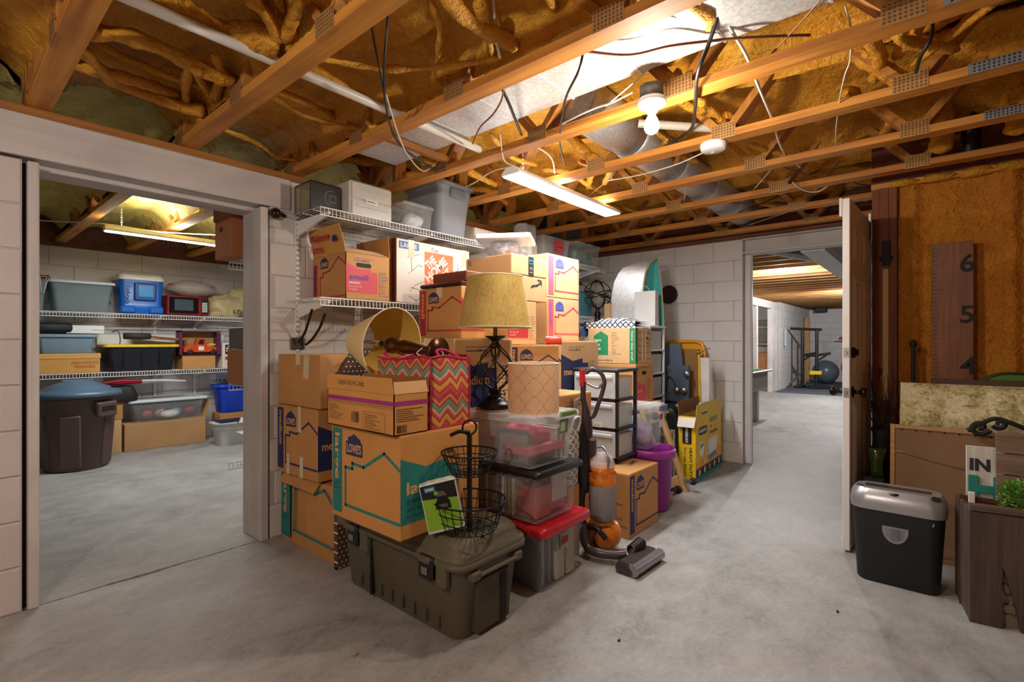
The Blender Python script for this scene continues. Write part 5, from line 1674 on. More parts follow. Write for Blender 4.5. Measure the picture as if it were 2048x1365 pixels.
mb.build('printed_front', [plain('lime_print', '#86b82c', 0.4, var=0.12), plain('black_gloss_print', '#15171a', 0.35), plain('blue_logo', '#2e86b8', 0.4), WTXT, plain('grey_scale_print', '#5d5f5f', 0.4)], sc_)
mb = MB(frame((-0.0763, 0.03, 0), (0, -1, 0), (0, 0, 1), (-1, 0, 0)))
mb.flat([(0.008, 0.15), (0.052, 0.15), (0.052, 0.195), (0.008, 0.195)], 1).flat([(0.008, 0.09), (0.052, 0.09), (0.052, 0.145), (0.008, 0.145)], 0)
mb.build('printed_side', [plain('lime_print', '#86b82c'), plain('black_gloss_print', '#15171a')], sc_)

# ------------------------------------------------------------------ table lamp with wire cage
lp = thing('cage_table_lamp', 'table lamp with tan shade and dark spiral wire cage body on the milky tote', 'lamp', (1.955, 1.775, 0.8615))
LB = DARKBROWNMT
MB().lathe([(0, 0), (0.088, 0.0), (0.092, 0.010), (0.088, 0.022), (0.070, 0.030), (0.055, 0.045), (0.045, 0.055), (0.030, 0.062), (0.028, 0.085), (0.034, 0.092), (0.030, 0.10), (0.022, 0.105), (0, 0.105)], 32).build('base', LB, lp)
for i in range(12):
    a0 = 2 * pi * i / 12
    pts = []
    for k in range(25):
        q = k / 24
        z = 0.10 + 0.225 * q
        r_ = 0.022 + 0.082 * max(0.0, sin(pi * min(1.0, q) ** 0.95)) ** 0.85
        sg = 1 if i % 2 else -1
        pts.append((r_ * cos(a0 + sg * 1.9 * q), r_ * sin(a0 + sg * 1.9 * q), z))
    MB().tube(pts, 0.0036, 6).build('cage_wire', LB, lp)
MB().tube([(0, 0, 0.10), (0, 0, 0.33)], 0.005, 8).build('inner_rod', LB, lp)
MB().lathe([(0.020, 0.315), (0.032, 0.322), (0.034, 0.332), (0.022, 0.340), (0.018, 0.352), (0.030, 0.364), (0.052, 0.376), (0.056, 0.383), (0.02, 0.38), (0, 0.38)], 24).build('collar', LB, lp)
MB().tube([(0, 0, 0.38), (0, 0, 0.47)], 0.011, 10).build('socket_stem', plain('olive_candle_tube', '#5b5332', 0.5), lp)
def m_linen(name, c1, c2):
    m, nt, bs = _nt(name)
    f = _noise(nt, _coord(nt, (1, 1, 0.25)), 160, 3)
    g = _noise(nt, _coord(nt), 8, 3)
    k = _math(nt, 'ADD', _math(nt, 'MULTIPLY', f, 0.6), _math(nt, 'MULTIPLY', g, 0.4))
    nt.links.new(_ramp(nt, k, [(0.35, hexc(c1)), (0.65, hexc(c2))]), bs.inputs['Base Color'])
    bs.inputs['Roughness'].default_value = 0.85
    return m
LINEN = m_linen('tan_linen', '#a88a45', '#cfb268')
mb = MB().lathe([(0.193, 0.425), (0.146, 0.695)], 48)
mb.lathe([(0.190, 0.425), (0.143, 0.695)], 48)
mb.build('lamp_shade', LINEN, lp)
MB().tube([(0.192 * cos(a), 0.192 * sin(a), 0.427) for a in [2 * pi * i / 48 for i in range(48)]], 0.004, 6, closed=True).build('shade_trim', plain('cream_trim', '#d9c79c', 0.7), lp)
MB().tube([(0.145 * cos(a), 0.145 * sin(a), 0.694) for a in [2 * pi * i / 48 for i in range(48)]], 0.004, 6, closed=True).build('shade_trim', plain('cream_trim', '#d9c79c', 0.7), lp)
for i in range(3):
    a = 2 * pi * i / 3
    MB().tube([(0, 0, 0.66), (0.144 * cos(a), 0.144 * sin(a), 0.69)], 0.002, 5).build('spider_arm', STEEL, lp)
MB().tube([(0, 0, 0.47), (0.0, 0, 0.66)], 0.004, 6).build('harp', STEEL, lp)
MB().tube(spline([(0.03, -0.03, 0.09), (0.05, -0.02, 0.075), (0.02, 0.045, 0.07), (-0.045, 0.02, 0.065), (-0.02, -0.045, 0.072), (0.04, -0.035, 0.08), (0.06, -0.01, 0.06)], 6), 0.0035, 6).build('cord', BLACKPL, lp)

# cream drum shade with a quatrefoil pattern
def m_quatrefoil():
    m, nt, bs = _nt('quatrefoil_fabric')
    tc = nt.nodes.new('ShaderNodeTexCoord')
    sp = nt.nodes.new('ShaderNodeSeparateXYZ')
    nt.links.new(tc.outputs['Object'], sp.inputs[0])
    an = _math(nt, 'ARCTAN2', sp.outputs[1], sp.outputs[0])
    P = 0.088
    u = _math(nt, 'MULTIPLY', an, 0.128 / P * (2 * pi * 0.128 / P) ** 0 )
    cnt = 9.0
    u = _math(nt, 'MULTIPLY', an, cnt / (2 * pi))
    v = _math(nt, 'MULTIPLY', sp.outputs[2], 1 / P)
    def lattice(du, dv):
        a = _math(nt, 'ABSOLUTE', _math(nt, 'SUBTRACT', _math(nt, 'FRACT', _math(nt, 'ADD', u, du)), 0.5))
        b = _math(nt, 'ABSOLUTE', _math(nt, 'SUBTRACT', _math(nt, 'FRACT', _math(nt, 'ADD', v, dv)), 0.5))
        mx = _math(nt, 'MAXIMUM', a, b); mn = _math(nt, 'MINIMUM', a, b)
        d = _math(nt, 'SQRT', _math(nt, 'ADD', _math(nt, 'POWER', _math(nt, 'SUBTRACT', mx, 0.235), 2), _math(nt, 'POWER', mn, 2)))
        return _math(nt, 'LESS_THAN', _math(nt, 'ABSOLUTE', _math(nt, 'SUBTRACT', d, 0.245)), 0.014)
    k = lattice(0.0, 0.0)
    c = _mix(nt, hexc('#e3b78f'), hexc('#b08f60'), k)
    nt.links.new(c, bs.inputs['Base Color'])
    bs.inputs['Roughness'].default_value = 0.8
    return m
dm = thing('drum_lampshade', 'cream drum lampshade with a thin quatrefoil pattern standing on the milky tote', 'lampshade', (1.975, 1.535, 0.8615))
mb = MB().lathe([(0.128, 0.0), (0.128, 0.245)], 48).lathe([(0.125, 0.0), (0.125, 0.245)], 48)
mb.build('shade_wall', m_quatrefoil(), dm)
for z in (0.002, 0.243):
    MB().tube([(0.1265 * cos(a), 0.1265 * sin(a), z) for a in [2 * pi * i / 48 for i in range(48)]], 0.003, 6, closed=True).build('hem', plain('cream_hem', '#e6d2b4', 0.7), dm)

# red wire spool on the rotated medium box
o = thing('red_spool', 'small red ribbon spool lying on the box right of the lampshade', 'spool', (2.56, 1.83, 1.222), radians(-50))
MB(RY(pi / 2)).lathe([(0.014, -0.05), (0.028, -0.05), (0.028, -0.046), (0.026, -0.044), (0.026, 0.044), (0.028, 0.046), (0.028, 0.05), (0.014, 0.05)], 20).build('ribbon', plain('red_ribbon', '#c93b33', 0.4, var=0.3, vscale=60), o)
MB(RY(pi / 2)).lathe([(0.0145, -0.051), (0.0145, 0.051)], 16).build('core_tube', INSIDE, o)

# ------------------------------------------------------------------ chevron shopping bag with the lamp inside
def m_chevron():
    m, nt, bs = _nt('chevron_weave')
    tc = nt.nodes.new('ShaderNodeTexCoord')
    sp = nt.nodes.new('ShaderNodeSeparateXYZ')
    nt.links.new(tc.outputs['Object'], sp.inputs[0])
    s = _math(nt, 'ADD', sp.outputs[0], sp.outputs[1])
    tri = _math(nt, 'PINGPONG', s, 0.045)
    k = _math(nt, 'FRACT', _math(nt, 'MULTIPLY', _math(nt, 'ADD', sp.outputs[2], _math(nt, 'MULTIPLY', tri, 0.9)), 1 / 0.16))
    r = nt.nodes.new('ShaderNodeValToRGB')
    r.color_ramp.interpolation = 'CONSTANT'
    cols = ['#a80f30', '#c9461f', '#a80f30', '#c98a24', '#d39a2c', '#ad1233', '#c9461f', '#c9a090', '#4f8466', '#5f8a72', '#a80f30', '#c98a24', '#a80f30']
    e = r.color_ramp.elements
    while len(e) < len(cols): e.new(0.5)
    for i, c in enumerate(cols):
        e[i].position = i / len(cols); e[i].color = (*hexc(c), 1)
    nt.links.new(k, r.inputs[0])
    ch = nt.nodes.new('ShaderNodeTexChecker')
    ch.inputs['Scale'].default_value = 210
    nt.links.new(tc.outputs['Object'], ch.inputs['Vector'])
    c = _mix(nt, r.outputs[0], hexc('#d9b9a8'), _math(nt, 'MULTIPLY', ch.outputs['Fac'], 0.14))
    nt.links.new(c, bs.inputs['Base Color'])
    bs.inputs['Roughness'].default_value = 0.7
    _bump(nt, bs, ch.outputs['Fac'], 0.25, 0.002)
    return m
CHEV = m_chevron()
MAG = plain('magenta_binding', '#b01245', 0.6)
bg = thing('chevron_shopping_bag', 'red and yellow zigzag shopping bag on the big teal box', 'bag', (1.395, 1.64, 0.8365), 0.02)
bw, bd, bh = 0.235, 0.37, 0.305
b = MB()
N = 8
def bagpt(side, q, z):
    bul = 0.012 * sin(pi * q) * sin(pi * min(1, z / bh)) + 0.004 * sin(q * 9 + z * 20)
    ztop = z * (1 + 0.03 * sin(q * 5 + side))
    if side == 0: return (q * bw, -bul, ztop)
    if side == 1: return (bw + bul * 0.6, q * bd, ztop)
    if side == 2: return ((1 - q) * bw, bd + bul, ztop)
    return (-bul * 0.4, (1 - q) * bd, ztop)
vs = []; fs = []
cols = 4 * N
for zi in range(9):
    for s_ in range(4):
        for q in range(N):
            vs.append(bagpt(s_, q / N, bh * zi / 8))
for zi in range(8):
    for c_ in range(cols):
        n2 = (c_ + 1) % cols
        fs.append((zi * cols + c_, zi * cols + n2, (zi + 1) * cols + n2, (zi + 1) * cols + c_))
b.add(vs, fs, 0, None, True)
b.add(vs[:cols], [tuple(range(cols))], 0)
b.build('bag_body', CHEV, bg)
MB().tube([vs[8 * cols + c_] for c_ in range(cols)], 0.005, 6, closed=True).build('top_binding', MAG, bg)
for (x, y) in ((0, 0), (bw, 0)):
    MB().tube([(x, y - 0.001, 0), (x * 1.01, y - 0.004, bh * 0.5), (x, y - 0.001, bh)], 0.004, 6).build('edge_binding', MAG, bg)
MB().tube([(0, -0.001, 0.003), (bw, -0.001, 0.003)], 0.004, 6).build('edge_binding', MAG, bg)
for yy, zz in ((0.0, 0.03), (bd, 0.02)):
    MB().tube(spline([(0.06, yy, bh - 0.005), (0.08, yy + 0.05, bh + zz), (0.15, yy + 0.06, bh + zz), (0.18, yy, bh - 0.005)], 5), 0.007, 6).build('handle', MAG, bg)

# the lamp lying in the bag, its shade tilted towards the left
cl = thing('tilted_table_lamp', 'bronze table lamp lying slanted with a big cream shade above the purple striped box', 'lamp', (0, 0, 0))
A = Vector((1.50, 2.19, 1.205)); Bp = Vector((1.545, 1.745, 1.165))
M = aim(A, Bp)
L = (Bp - A).length
CREAM = plain('cream_shade_fabric', '#dcc28a', 0.75, var=0.06)
CREAMIN = plain('cream_shade_lining', '#c9a548', 0.7, var=0.06)
MB(M).lathe([(0.092, -0.12), (0.190, 0.13)], 48).build('lamp_shade', CREAM, cl)
MB(M).lathe([(0.0905, -0.12), (0.1885, 0.13)], 48).build('shade_lining', CREAMIN, cl)
MB(M).tube([(0.189 * cos(a), 0.189 * sin(a), 0.13) for a in [2 * pi * i / 48 for i in range(48)]], 0.003, 6, closed=True).build('shade_rim', plain('cream_rim', '#dcc9a0', 0.7), cl)
COPPER = plain('copper_bronze', '#5c3c2a', 0.28, 0.85, var=0.15)
MB(M @ Matrix.Diagonal((1, 1, 1.2, 1))).lathe([(0.010, 0.0), (0.012, 0.03), (0.016, 0.035), (0.012, 0.055), (0.018, 0.065), (0.036, 0.085), (0.042, 0.105), (0.036, 0.125), (0.024, 0.14), (0.030, 0.155), (0.036, 0.17), (0.026, 0.25), (0.018, 0.30), (0.022, 0.31), (0.016, 0.325), (0.03, 0.335), (0.062, 0.35), (0.068, 0.36), (0.066, 0.37), (0, 0.372)], 28).build('lamp_body', COPPER, cl)
MB(M).lathe([(0.014, -0.02), (0.016, 0.0), (0.012, 0.035)], 14).build('socket', plain('ivory_socket', '#d9cda8', 0.4), cl)
for s_ in (-1, 1):
    MB(M).tube(spline([(0, 0, 0.02), (s_ * 0.05, 0.0, -0.02), (s_ * 0.055, 0, -0.08), (0, 0, -0.125)], 6), 0.002, 6).build('harp_wire', plain('brass_wire', '#7a5a2a', 0.3, 0.8), cl)
MB().tube(spline([Bp + Vector((-.09, .02, .02)), Bp + Vector((-.11, 0.03, -0.01)), Bp + Vector((-0.03, -0.02, -0.035)), Bp + Vector((0.01, 0, 0.0)), Bp + Vector((-0.07, 0.05, 0.04))], 6), 0.003, 6).build('cord', plain('ivory_cord', '#cbb994', 0.5), cl)

# polka dot ironing board in plastic wrap
ib_ = thing('ironing_board', 'brown ironing board with small cream dots standing between the left stack and the trunk', 'ironing board', (1.415, 2.435, 0), 0)
def dotmat():
    m, nt, bs = _nt('polka_dot_cover')
    tc = nt.nodes.new('ShaderNodeTexCoord')
    sp = nt.nodes.new('ShaderNodeSeparateXYZ')
    nt.links.new(tc.outputs['Object'], sp.inputs[0])
    u = _math(nt, 'MULTIPLY', sp.outputs[0], 1 / 0.026); v = _math(nt, 'MULTIPLY', sp.outputs[2], 1 / 0.026)
    row = _math(nt, 'MULTIPLY', _math(nt, 'MODULO', _math(nt, 'FLOOR', v), 2.0), 0.5)
    a = _math(nt, 'SUBTRACT', _math(nt, 'FRACT', _math(nt, 'ADD', u, row)), 0.5)
    b2 = _math(nt, 'SUBTRACT', _math(nt, 'FRACT', v), 0.5)
    d = _math(nt, 'SQRT', _math(nt, 'ADD', _math(nt, 'POWER', a, 2), _math(nt, 'POWER', b2, 2)))
    c = _mix(nt, hexc('#5a4034'), hexc('#e8dcc4'), _math(nt, 'LESS_THAN', d, 0.16))
    nt.links.new(c, bs.inputs['Base Color'])
    bs.inputs['Roughness'].default_value = 0.45
    return m
prof = [(0, 0)]
W_ = 0.38
P = [(0, 0), (W_, 0), (W_, 0.95)] + [(W_ / 2 + W_ / 2 * cos(a), 0.95 + 0.23 * sin(a)) for a in [pi * i / 14 for i in range(1, 14)]] + [(0, 0.95)]
mb = MB(frame((0, 0, 0), (1, 0, 0), (0, 0, 1), (0, -1, 0)))
mb.prism(P, -0.012, 0.022)
mb.build('board_cover', dotmat(), ib_)
MB().box((0.0, -0.028, 0.0), (0.02, -0.0, 0.012), 0).build('edge_tip', STEEL, ib_)

# ------------------------------------------------------------------ upright vacuum cleaner
vc = thing('upright_vacuum', 'upright ball vacuum cleaner with an orange ball standing in front of the black drawer tower', 'vacuum cleaner', (2.525, 1.46, 0), radians(-49.7))
s_px = 2.87 / 997
def vp(px, py, y=0.0): return Vector(((px - 1205) * s_px, y, 1.21 - (py - 685) * s_px))
VG = plain('vacuum_grey', '#4b4344', 0.3, 0.45, var=0.1)
VD = plain('vacuum_dark', '#2a2424', 0.3, 0.3, var=0.1)
VO = plain('vacuum_orange', '#d97a1e', 0.3, var=0.08)
VS = plain('vacuum_silver', '#9a9698', 0.28, 0.7, var=0.08)
MB().lathe([(0.0, -0.112), (0.035, -0.108), (0.062, -0.092), (0.085, -0.06), (0.098, -0.025), (0.098, 0.025), (0.085, 0.06), (0.062, 0.092), (0.035, 0.108), (0, 0.112)], 32, M=T(0.0, 0.02, 0.105) @ RY(pi / 2)).build('ball', VO, vc)
rg = MB(T(0.0, 0.02, 0.105))
for i in range(30):
    a = 2 * pi * i / 30
    rg.box((-0.003, -0.1005, 0.0), (0.003, -0.094, 0.016), 0, 0.0, M=RX(0) @ T(0.055 * cos(a), 0.018 + 0.01 * cos(a), 0.055 * sin(a)) @ RY(-a + pi / 2))
rg.build('ball_vents', VD, vc, kind='stuff')
MB().lathe([(0.072, 0.20), (0.078, 0.21), (0.078, 0.39), (0.074, 0.40)], 28, c=(0.0, 0.0, 0)).build('dust_bin', clear('smoky_clear_plastic', (0.40, 0.38, 0.38), 0.6, 0.12), vc)
MB().lathe([(0.0, 0.20), (0.05, 0.205), (0.055, 0.3), (0.045, 0.40), (0, 0.40)], 24).build('inner_cyclone', plain('cyclone_grey', '#8d8988', 0.4, 0.3), vc)
MB().lathe([(0.076, 0.395), (0.080, 0.41), (0.078, 0.43), (0.066, 0.47), (0.070, 0.495), (0.06, 0.50), (0, 0.50)], 28).build('cyclone_band', VO, vc)
for i in range(8):
    a = 2 * pi * i / 8
    MB().lathe([(0.012, 0.0), (0.020, 0.045), (0.020, 0.055)], 12, c=(0.060 * cos(a), 0.060 * sin(a), 0.41)).build('cyclone_cone', VO, vc)
MB().lathe([(0.072, 0.498), (0.070, 0.52), (0.055, 0.555), (0.03, 0.575), (0, 0.58)], 28).build('clear_dome', clear('clear_dome_plastic', (0.8, 0.8, 0.82), 0.42, 0.08), vc)
MB().tube(spline([(0.02, -0.06, 0.50), (0.02, -0.085, 0.56), (0.0, -0.03, 0.61), (-0.05, 0.0, 0.60)], 6), 0.007, 8).build('carry_handle', VS, vc)
MB().rr([(0.055, 0.06, 0.34, 0.02), (0.075, 0.075, 0.45, 0.02), (0.075, 0.07, 0.56, 0.02), (0.06, 0.06, 0.66, 0.02), (0.045, 0.05, 0.74, 0.015)], 0, 3, c=(-0.105, 0.03)).build('spine', VD, vc)
MB().box((-0.085, -0.02, 0.55), (-0.035, 0.04, 0.66), 0, 0.014).build('upper_housing', VG, vc)
mb = MB()
P_ = [vp(1178, 885, .03), vp(1176, 850, .03), vp(1172, 815, .03), vp(1168, 795, .03), vp(1169, 765, .03)]
mb.tube(spline(P_, 6), [0.027] * 7 + [0.026, 0.024, 0.022, 0.019] + [0.017] * 14, 14) if False else mb.tube(spline(P_, 5), [0.026, 0.027, 0.029, 0.030, 0.031, 0.031, 0.030, 0.028, 0.025, 0.022, 0.019, 0.017, 0.016, 0.016, 0.016, 0.016, 0.016, 0.016, 0.016, 0.016, 0.016], 14)
mb.build('wand', VG, vc)
MB().tube([vp(1167, 774, .03), vp(1166, 740, .03)], 0.017, 14).build('red_cuff', plain('vacuum_red', '#c4222a', 0.35), vc)
MB().tube(spline([vp(1172, 748, .03), vp(1186, 739, .02), vp(1201, 746, .01), vp(1209, 762, .0), vp(1205, 785, 0), vp(1197, 808, 0), vp(1189, 832, .01), vp(1180, 836, .02)], 6), 0.0125, 10).build('handle_loop', VG, vc)
MB().tube(spline([vp(1176, 768, .03), vp(1188, 774, .02), vp(1198, 776, .01), vp(1205, 768, .0)], 6), 0.008, 8).build('handle_link', VS, vc)
for k in range(3):
    MB().tube(spline([vp(1160 - k * 4, 1000, .05), vp(1158 - k * 3, 900, .04), vp(1157 - k * 3, 815, .04), vp(1163 - k * 2, 797 + k * 2, .04), vp(1170, 802 + k * 2, .04)], 6), 0.0045, 6).build('power_cord', plain('grey_cord', '#8d8a88', 0.4), vc)
MB().tube(spline([(-0.10, 0.03, 0.40), (-0.125, 0.0, 0.30), (-0.12, -0.02, 0.20), (-0.11, -0.05, 0.12)], 6), 0.024, 12).build('lower_duct', VD, vc)
MB().tube(spline([(-0.12, -0.03, 0.17), (-0.10, -0.09, 0.07), (-0.04, -0.135, 0.055), (0.05, -0.16, 0.055), (0.10, -0.17, 0.065)], 6), 0.026, 12).build('yoke', VG, vc)
MB().tube(spline([(-0.13, 0.02, 0.16), (-0.05, -0.09, 0.17), (-0.0, -0.11, 0.12)], 5), 0.016, 10).build('yoke_arm', VD, vc)
hx, hy = 0.17, -0.155
# cleaner head lies along world X: rotate back
HM = T(0.115, -0.155, 0) @ RZ(radians(49.7))
hd_ = MB(HM)
hd_.M = T(0.10, -0.14, 0.0) @ RZ(radians(47))
hd_.rr([(0.30, 0.12, 0.004, 0.03), (0.31, 0.13, 0.02, 0.03), (0.30, 0.11, 0.05, 0.03), (0.28, 0.07, 0.062, 0.02)], 0, 4, c=(0.02, -0.07))
hd_.build('cleaner_head', VG, vc)
h2 = MB(hd_.M)
h2.tube([(-0.13, -0.12, 0.034), (0.17, -0.12, 0.034)], 0.03, 14)
h2.build('brush_bar_housing', VS, vc)
for k in range(6):
    MB(hd_.M).lathe([(0.024, 0), (0.032, 0.004), (0.032, 0.010), (0.024, 0.014)], 16, M=T(0.03 + k * 0.004, -0.02 - k * 0.002, 0.065 + k * 0.004) @ T(k * 0.012, 0, 0) @ RY(pi / 2)).build('neck_ring', VD, vc)

# patterned grey tote bag and green thing behind the vacuum
lt_ = thing('grey_lattice_bag', 'grey and white lattice print tote bag behind the vacuum beside the milky tote', 'bag', (2.31, 1.53, 0.402), 0)
plainbox('narrow plain box on the floor under the lattice print bag', 2.312, 1.55, 0, 0.11, 0.14, 0.40, tape=False)
b = MB().rr([(0.10, 0.14, 0.0, 0.02), (0.11, 0.15, 0.12, 0.03), (0.12, 0.16, 0.24, 0.03), (0.09, 0.15, 0.32, 0.03)], 0, 4, c=(0.06, 0.09), capt=False)
def m_lattice(name, a_, b_, p=0.05, w=0.09, plane='xz'):
    m, nt, bs = _nt(name)
    tc = nt.nodes.new('ShaderNodeTexCoord')
    sp = nt.nodes.new('ShaderNodeSeparateXYZ')
    nt.links.new(tc.outputs['Object'], sp.inputs[0])
    s1 = _math(nt, 'ADD', sp.outputs[0], sp.outputs[1])
    zz = sp.outputs[2]
    u = _math(nt, 'ABSOLUTE', _math(nt, 'SUBTRACT', _math(nt, 'FRACT', _math(nt, 'MULTIPLY', _math(nt, 'ADD', s1, zz), 1 / p)), 0.5))
    v = _math(nt, 'ABSOLUTE', _math(nt, 'SUBTRACT', _math(nt, 'FRACT', _math(nt, 'MULTIPLY', _math(nt, 'SUBTRACT', s1, zz), 1 / p)), 0.5))
    k = _math(nt, 'LESS_THAN', _math(nt, 'MINIMUM', u, v), w)
    nt.links.new(_mix(nt, hexc(a_), hexc(b_), k), bs.inputs['Base Color'])
    bs.inputs['Roughness'].default_value = 0.8
    return m
b.build('bag_body', m_lattice('grey_lattice', '#8c847c', '#e2ddd6'), lt_)
MB().tube(spline([(0.02, 0.02, 0.30), (0.03, 0.0, 0.38), (0.09, 0.0, 0.38), (0.10, 0.02, 0.30)], 6), 0.006, 8).build('handle', WHITEPL, lt_)

# ------------------------------------------------------------------ drawer towers
def drawer_tower(label, x, y, z, w, d, h, n, frame_m, side=True, rz=0, legs=0.0, front='left', dmat=None):
    """front faces -X when front == 'left'; (w along X, d along Y)"""
    t = thing('drawer_tower', label, 'drawer unit', (x, y, z), rz)
    dmat = dmat or CLRM
    e = 0.022
    f = MB()
    MB().box((-0.008, -0.008, h - 0.022), (w + 0.008, d + 0.008, h), 0, 0.005).build('top_panel', frame_m, t)
    for (a, b) in ((0, 0), (w - e, 0), (0, d - e), (w - e, d - e)):
        MB().box((a, b, legs), (a + e, b + e, h - 0.02), 0, 0.003).build('upright', frame_m, t)
    ph_ = (h - 0.022 - legs) / n
    for i in range(n):
        z0 = legs + i * ph_
        MB().box((0, 0, z0), (w, d, z0 + 0.018), 0, 0.003).build('shelf_frame', frame_m, t)
        dr = MB()
        dr.rr([(w - 0.05, d - 0.05, z0 + 0.02, 0.015), (w - 0.045, d - 0.042, z0 + ph_ - 0.03, 0.015)], 0, 3, c=(w / 2, d / 2), capt=False)
        drw = dr.build('drawer', dmat, t)
        if front == 'left':
            MB().box((-0.012, 0.012, z0 + 0.020), (-0.004, d - 0.012, z0 + ph_ - 0.004), 0, 0.004).build('drawer_front', dmat, drw)
            MB().box((-0.026, 0.03, z0 + ph_ - 0.045), (-0.010, d - 0.03, z0 + ph_ - 0.020), 0, 0.006).build('drawer_lip', dmat, drw)
    return t
DRK = clear('frosted_drawer', (0.80, 0.82, 0.84), 0.62, 0.3)
t = drawer_tower('black framed three drawer tower with frosted drawers behind the vacuum', 2.965, 1.60, 0.42, 0.285, 0.345, 0.61, 3, plain('charcoal_plastic', '#26282b', 0.4), dmat=DRK)
for (a, b) in ((0.03, 0.03), (0.25, 0.03), (0.03, 0.31), (0.25, 0.31)):
    MB().lathe([(0, 0), (0.014, 0), (0.014, 0.018), (0, 0.02)], 12, c=(a, b, -0.02)).build('caster', BLACKPL, t)
lb = MB(face_left(0, 0.345, 0.61, 0.014)); lb.flat([(0.17, 0.215), (0.24, 0.215), (0.24, 0.255), (0.17, 0.255)], 0).text('8 1 8', 0.18, 0.222, h=0.012, mat=1, M=T(0, 0, 0.001)); lb.build('price_label', [PAPERW, INK], t)
rnd = random.Random(9)
for i in range(3):
    tag(MB().box((3.0, 1.64, 0.46 + i * 0.196), (3.21, 1.90, 0.52 + i * 0.196 + rnd.uniform(0, .04)), 0, 0.01).build('drawer_contents', plain('pale_papers_%d' % i, ('#d8c9b4', '#9fb0b8', '#c5beb4')[i], 0.7, var=0.3, vscale=20)), ('tan papers in the lowest frosted drawer', 'grey blue papers in the middle frosted drawer', 'pale papers in the top frosted drawer')[i], 'papers')
WH = plain('white_drawer_frame', '#dfe0e2', 0.4)
for k in range(2):
    t = drawer_tower(('tall white drawer tower, the %s one with the %s on top') % (('right', 'white paper bag') if k == 0 else ('left', 'wire globe')), 4.43, 2.05 + 0.40 * k, 0.0, 0.34, 0.38, 1.37, 6, WH, dmat=DRK)
    for i in range(6):
        tag(MB().box((4.47, 2.09 + 0.40 * k, 0.03 + i * 0.224), (4.73, 2.39 + 0.40 * k, 0.15 + i * 0.224), 0, 0.01).build('drawer_contents', plain('mixed_cloth_%d' % (i % 3), ('#a8585c', '#8aa0a0', '#c2b6a8')[i % 3], 0.8, var=0.5, vscale=18)), 'cloth inside drawer %s from the floor of the %s white tower' % (ORD[i], 'right' if k == 0 else 'left'), 'cloth')

# ------------------------------------------------------------------ purple tub, clear tote on it
pt = thing('purple_tub', 'round purple plastic tub behind the floor box under a clear tote', 'tub', (3.445, 1.60, 0))
MB().lathe([(0.0, 0.004), (0.135, 0.0), (0.142, 0.01), (0.165, 0.38), (0.185, 0.385), (0.188, 0.43), (0.178, 0.445), (0.170, 0.44), (0.16, 0.39), (0.135, 0.02), (0, 0.015)], 36).build('tub_body', PURPL, pt)
t = tote('clear tote with blue latches sitting on the purple tub', 3.425, 1.66, 0.447, 0.26, 0.26, 0.32, CLR, CLRM, lid_h=0.04, r=0.03, tap=0.86, over=0.008)
MB().box((0.02, -0.15, 0.262), (0.14, -0.132, 0.305), 0, 0.006).build('blue_latch', plain('slate_blue_latch', '#5b7391', 0.4), t)
lb = MB(frame((0.03, -0.128, 0.14), (1, 0, 0), (0, -0.08, 1), (0, -1, -0.08))); lb.flat([(0, 0), (0.08, 0), (0.08, 0.1), (0, 0.1)], 0).flat([(0, 0.06), (0.05, 0.06), (0.05, 0.1), (0, 0.1)], 1, T(0, 0, 0.001)); lb.build('label_sticker', [PAPERW, RED], t)
tag(MB().ico((3.425, 1.66, 0.54), 0.10, 0, 3, (0.9, 0.9, 0.85), jit=0.5, seed=3).build('lilac_cloth', plain('lilac_cloth', '#b9a3bd', 0.85, var=0.3, vscale=12)), 'lilac and white cloth in the clear tote on the purple tub', 'cloth')

# ------------------------------------------------------------------ furniture dolly leaning upright
DW = wood('dolly_wood', '#b98a55', '#d6ac76', 2, 1.0, 0.55, 0.1)
dl = thing('furniture_dolly', 'wooden furniture dolly with black casters leaning upright left of the yellow carton', 'dolly', (3.66, 1.50, 0.0))
dl.rotation_euler = (radians(-19), 0, 0)
MB().box((0.30, 0.02, 0), (0.36, 0.055, 0.74), 0, 0.008).build('rail', DW, dl)
MB().box((0.0, 0.02, 0), (0.06, 0.055, 0.74), 0, 0.008).build('rail', DW, dl)
MB().box((-0.02, 0.055, 0.05), (0.38, 0.08, 0.15), 0, 0.004).build('cross_board', wood('dolly_board', '#c3935c', '#d9b17c', 0, 1.0), dl)
MB().box((-0.02, 0.055, 0.60), (0.38, 0.08, 0.70), 0, 0.004).build('cross_board', wood('dolly_board', '#c3935c', '#d9b17c', 0, 1.0), dl)
for z in (0.05, 0.60):
    MB().box((-0.02, 0.08, z), (0.38, 0.088, z + 0.1), 0, 0.002).build('carpet_pad', BLACKMT, dl)
RUB = plain('caster_rubber', '#1a1816', 0.5)
for (x, z) in ((0.33, 0.66), (0.33, 0.09), (0.03, 0.09), (0.03, 0.66)):
    cs = MB().box((x - 0.025, 0.006, z - 0.03), (x + 0.025, 0.02, z + 0.03), 0, 0.003).build('caster_plate', STEEL, dl)
    MB().box((x - 0.018, -0.045, z - 0.012), (x - 0.013, 0.008, z + 0.014), 0, 0.002).box((x + 0.013, -0.045, z - 0.012), (x + 0.018, 0.008, z + 0.014), 0, 0.002).build('caster_fork', STEEL, cs, kind='stuff')
    MB().lathe([(0.0, -0.011), (0.026, -0.011), (0.031, -0.007), (0.031, 0.007), (0.026, 0.011), (0, 0.011)], 20, M=T(x, -0.048, z - 0.008) @ RY(pi / 2)).build('caster_wheel', RUB, cs)

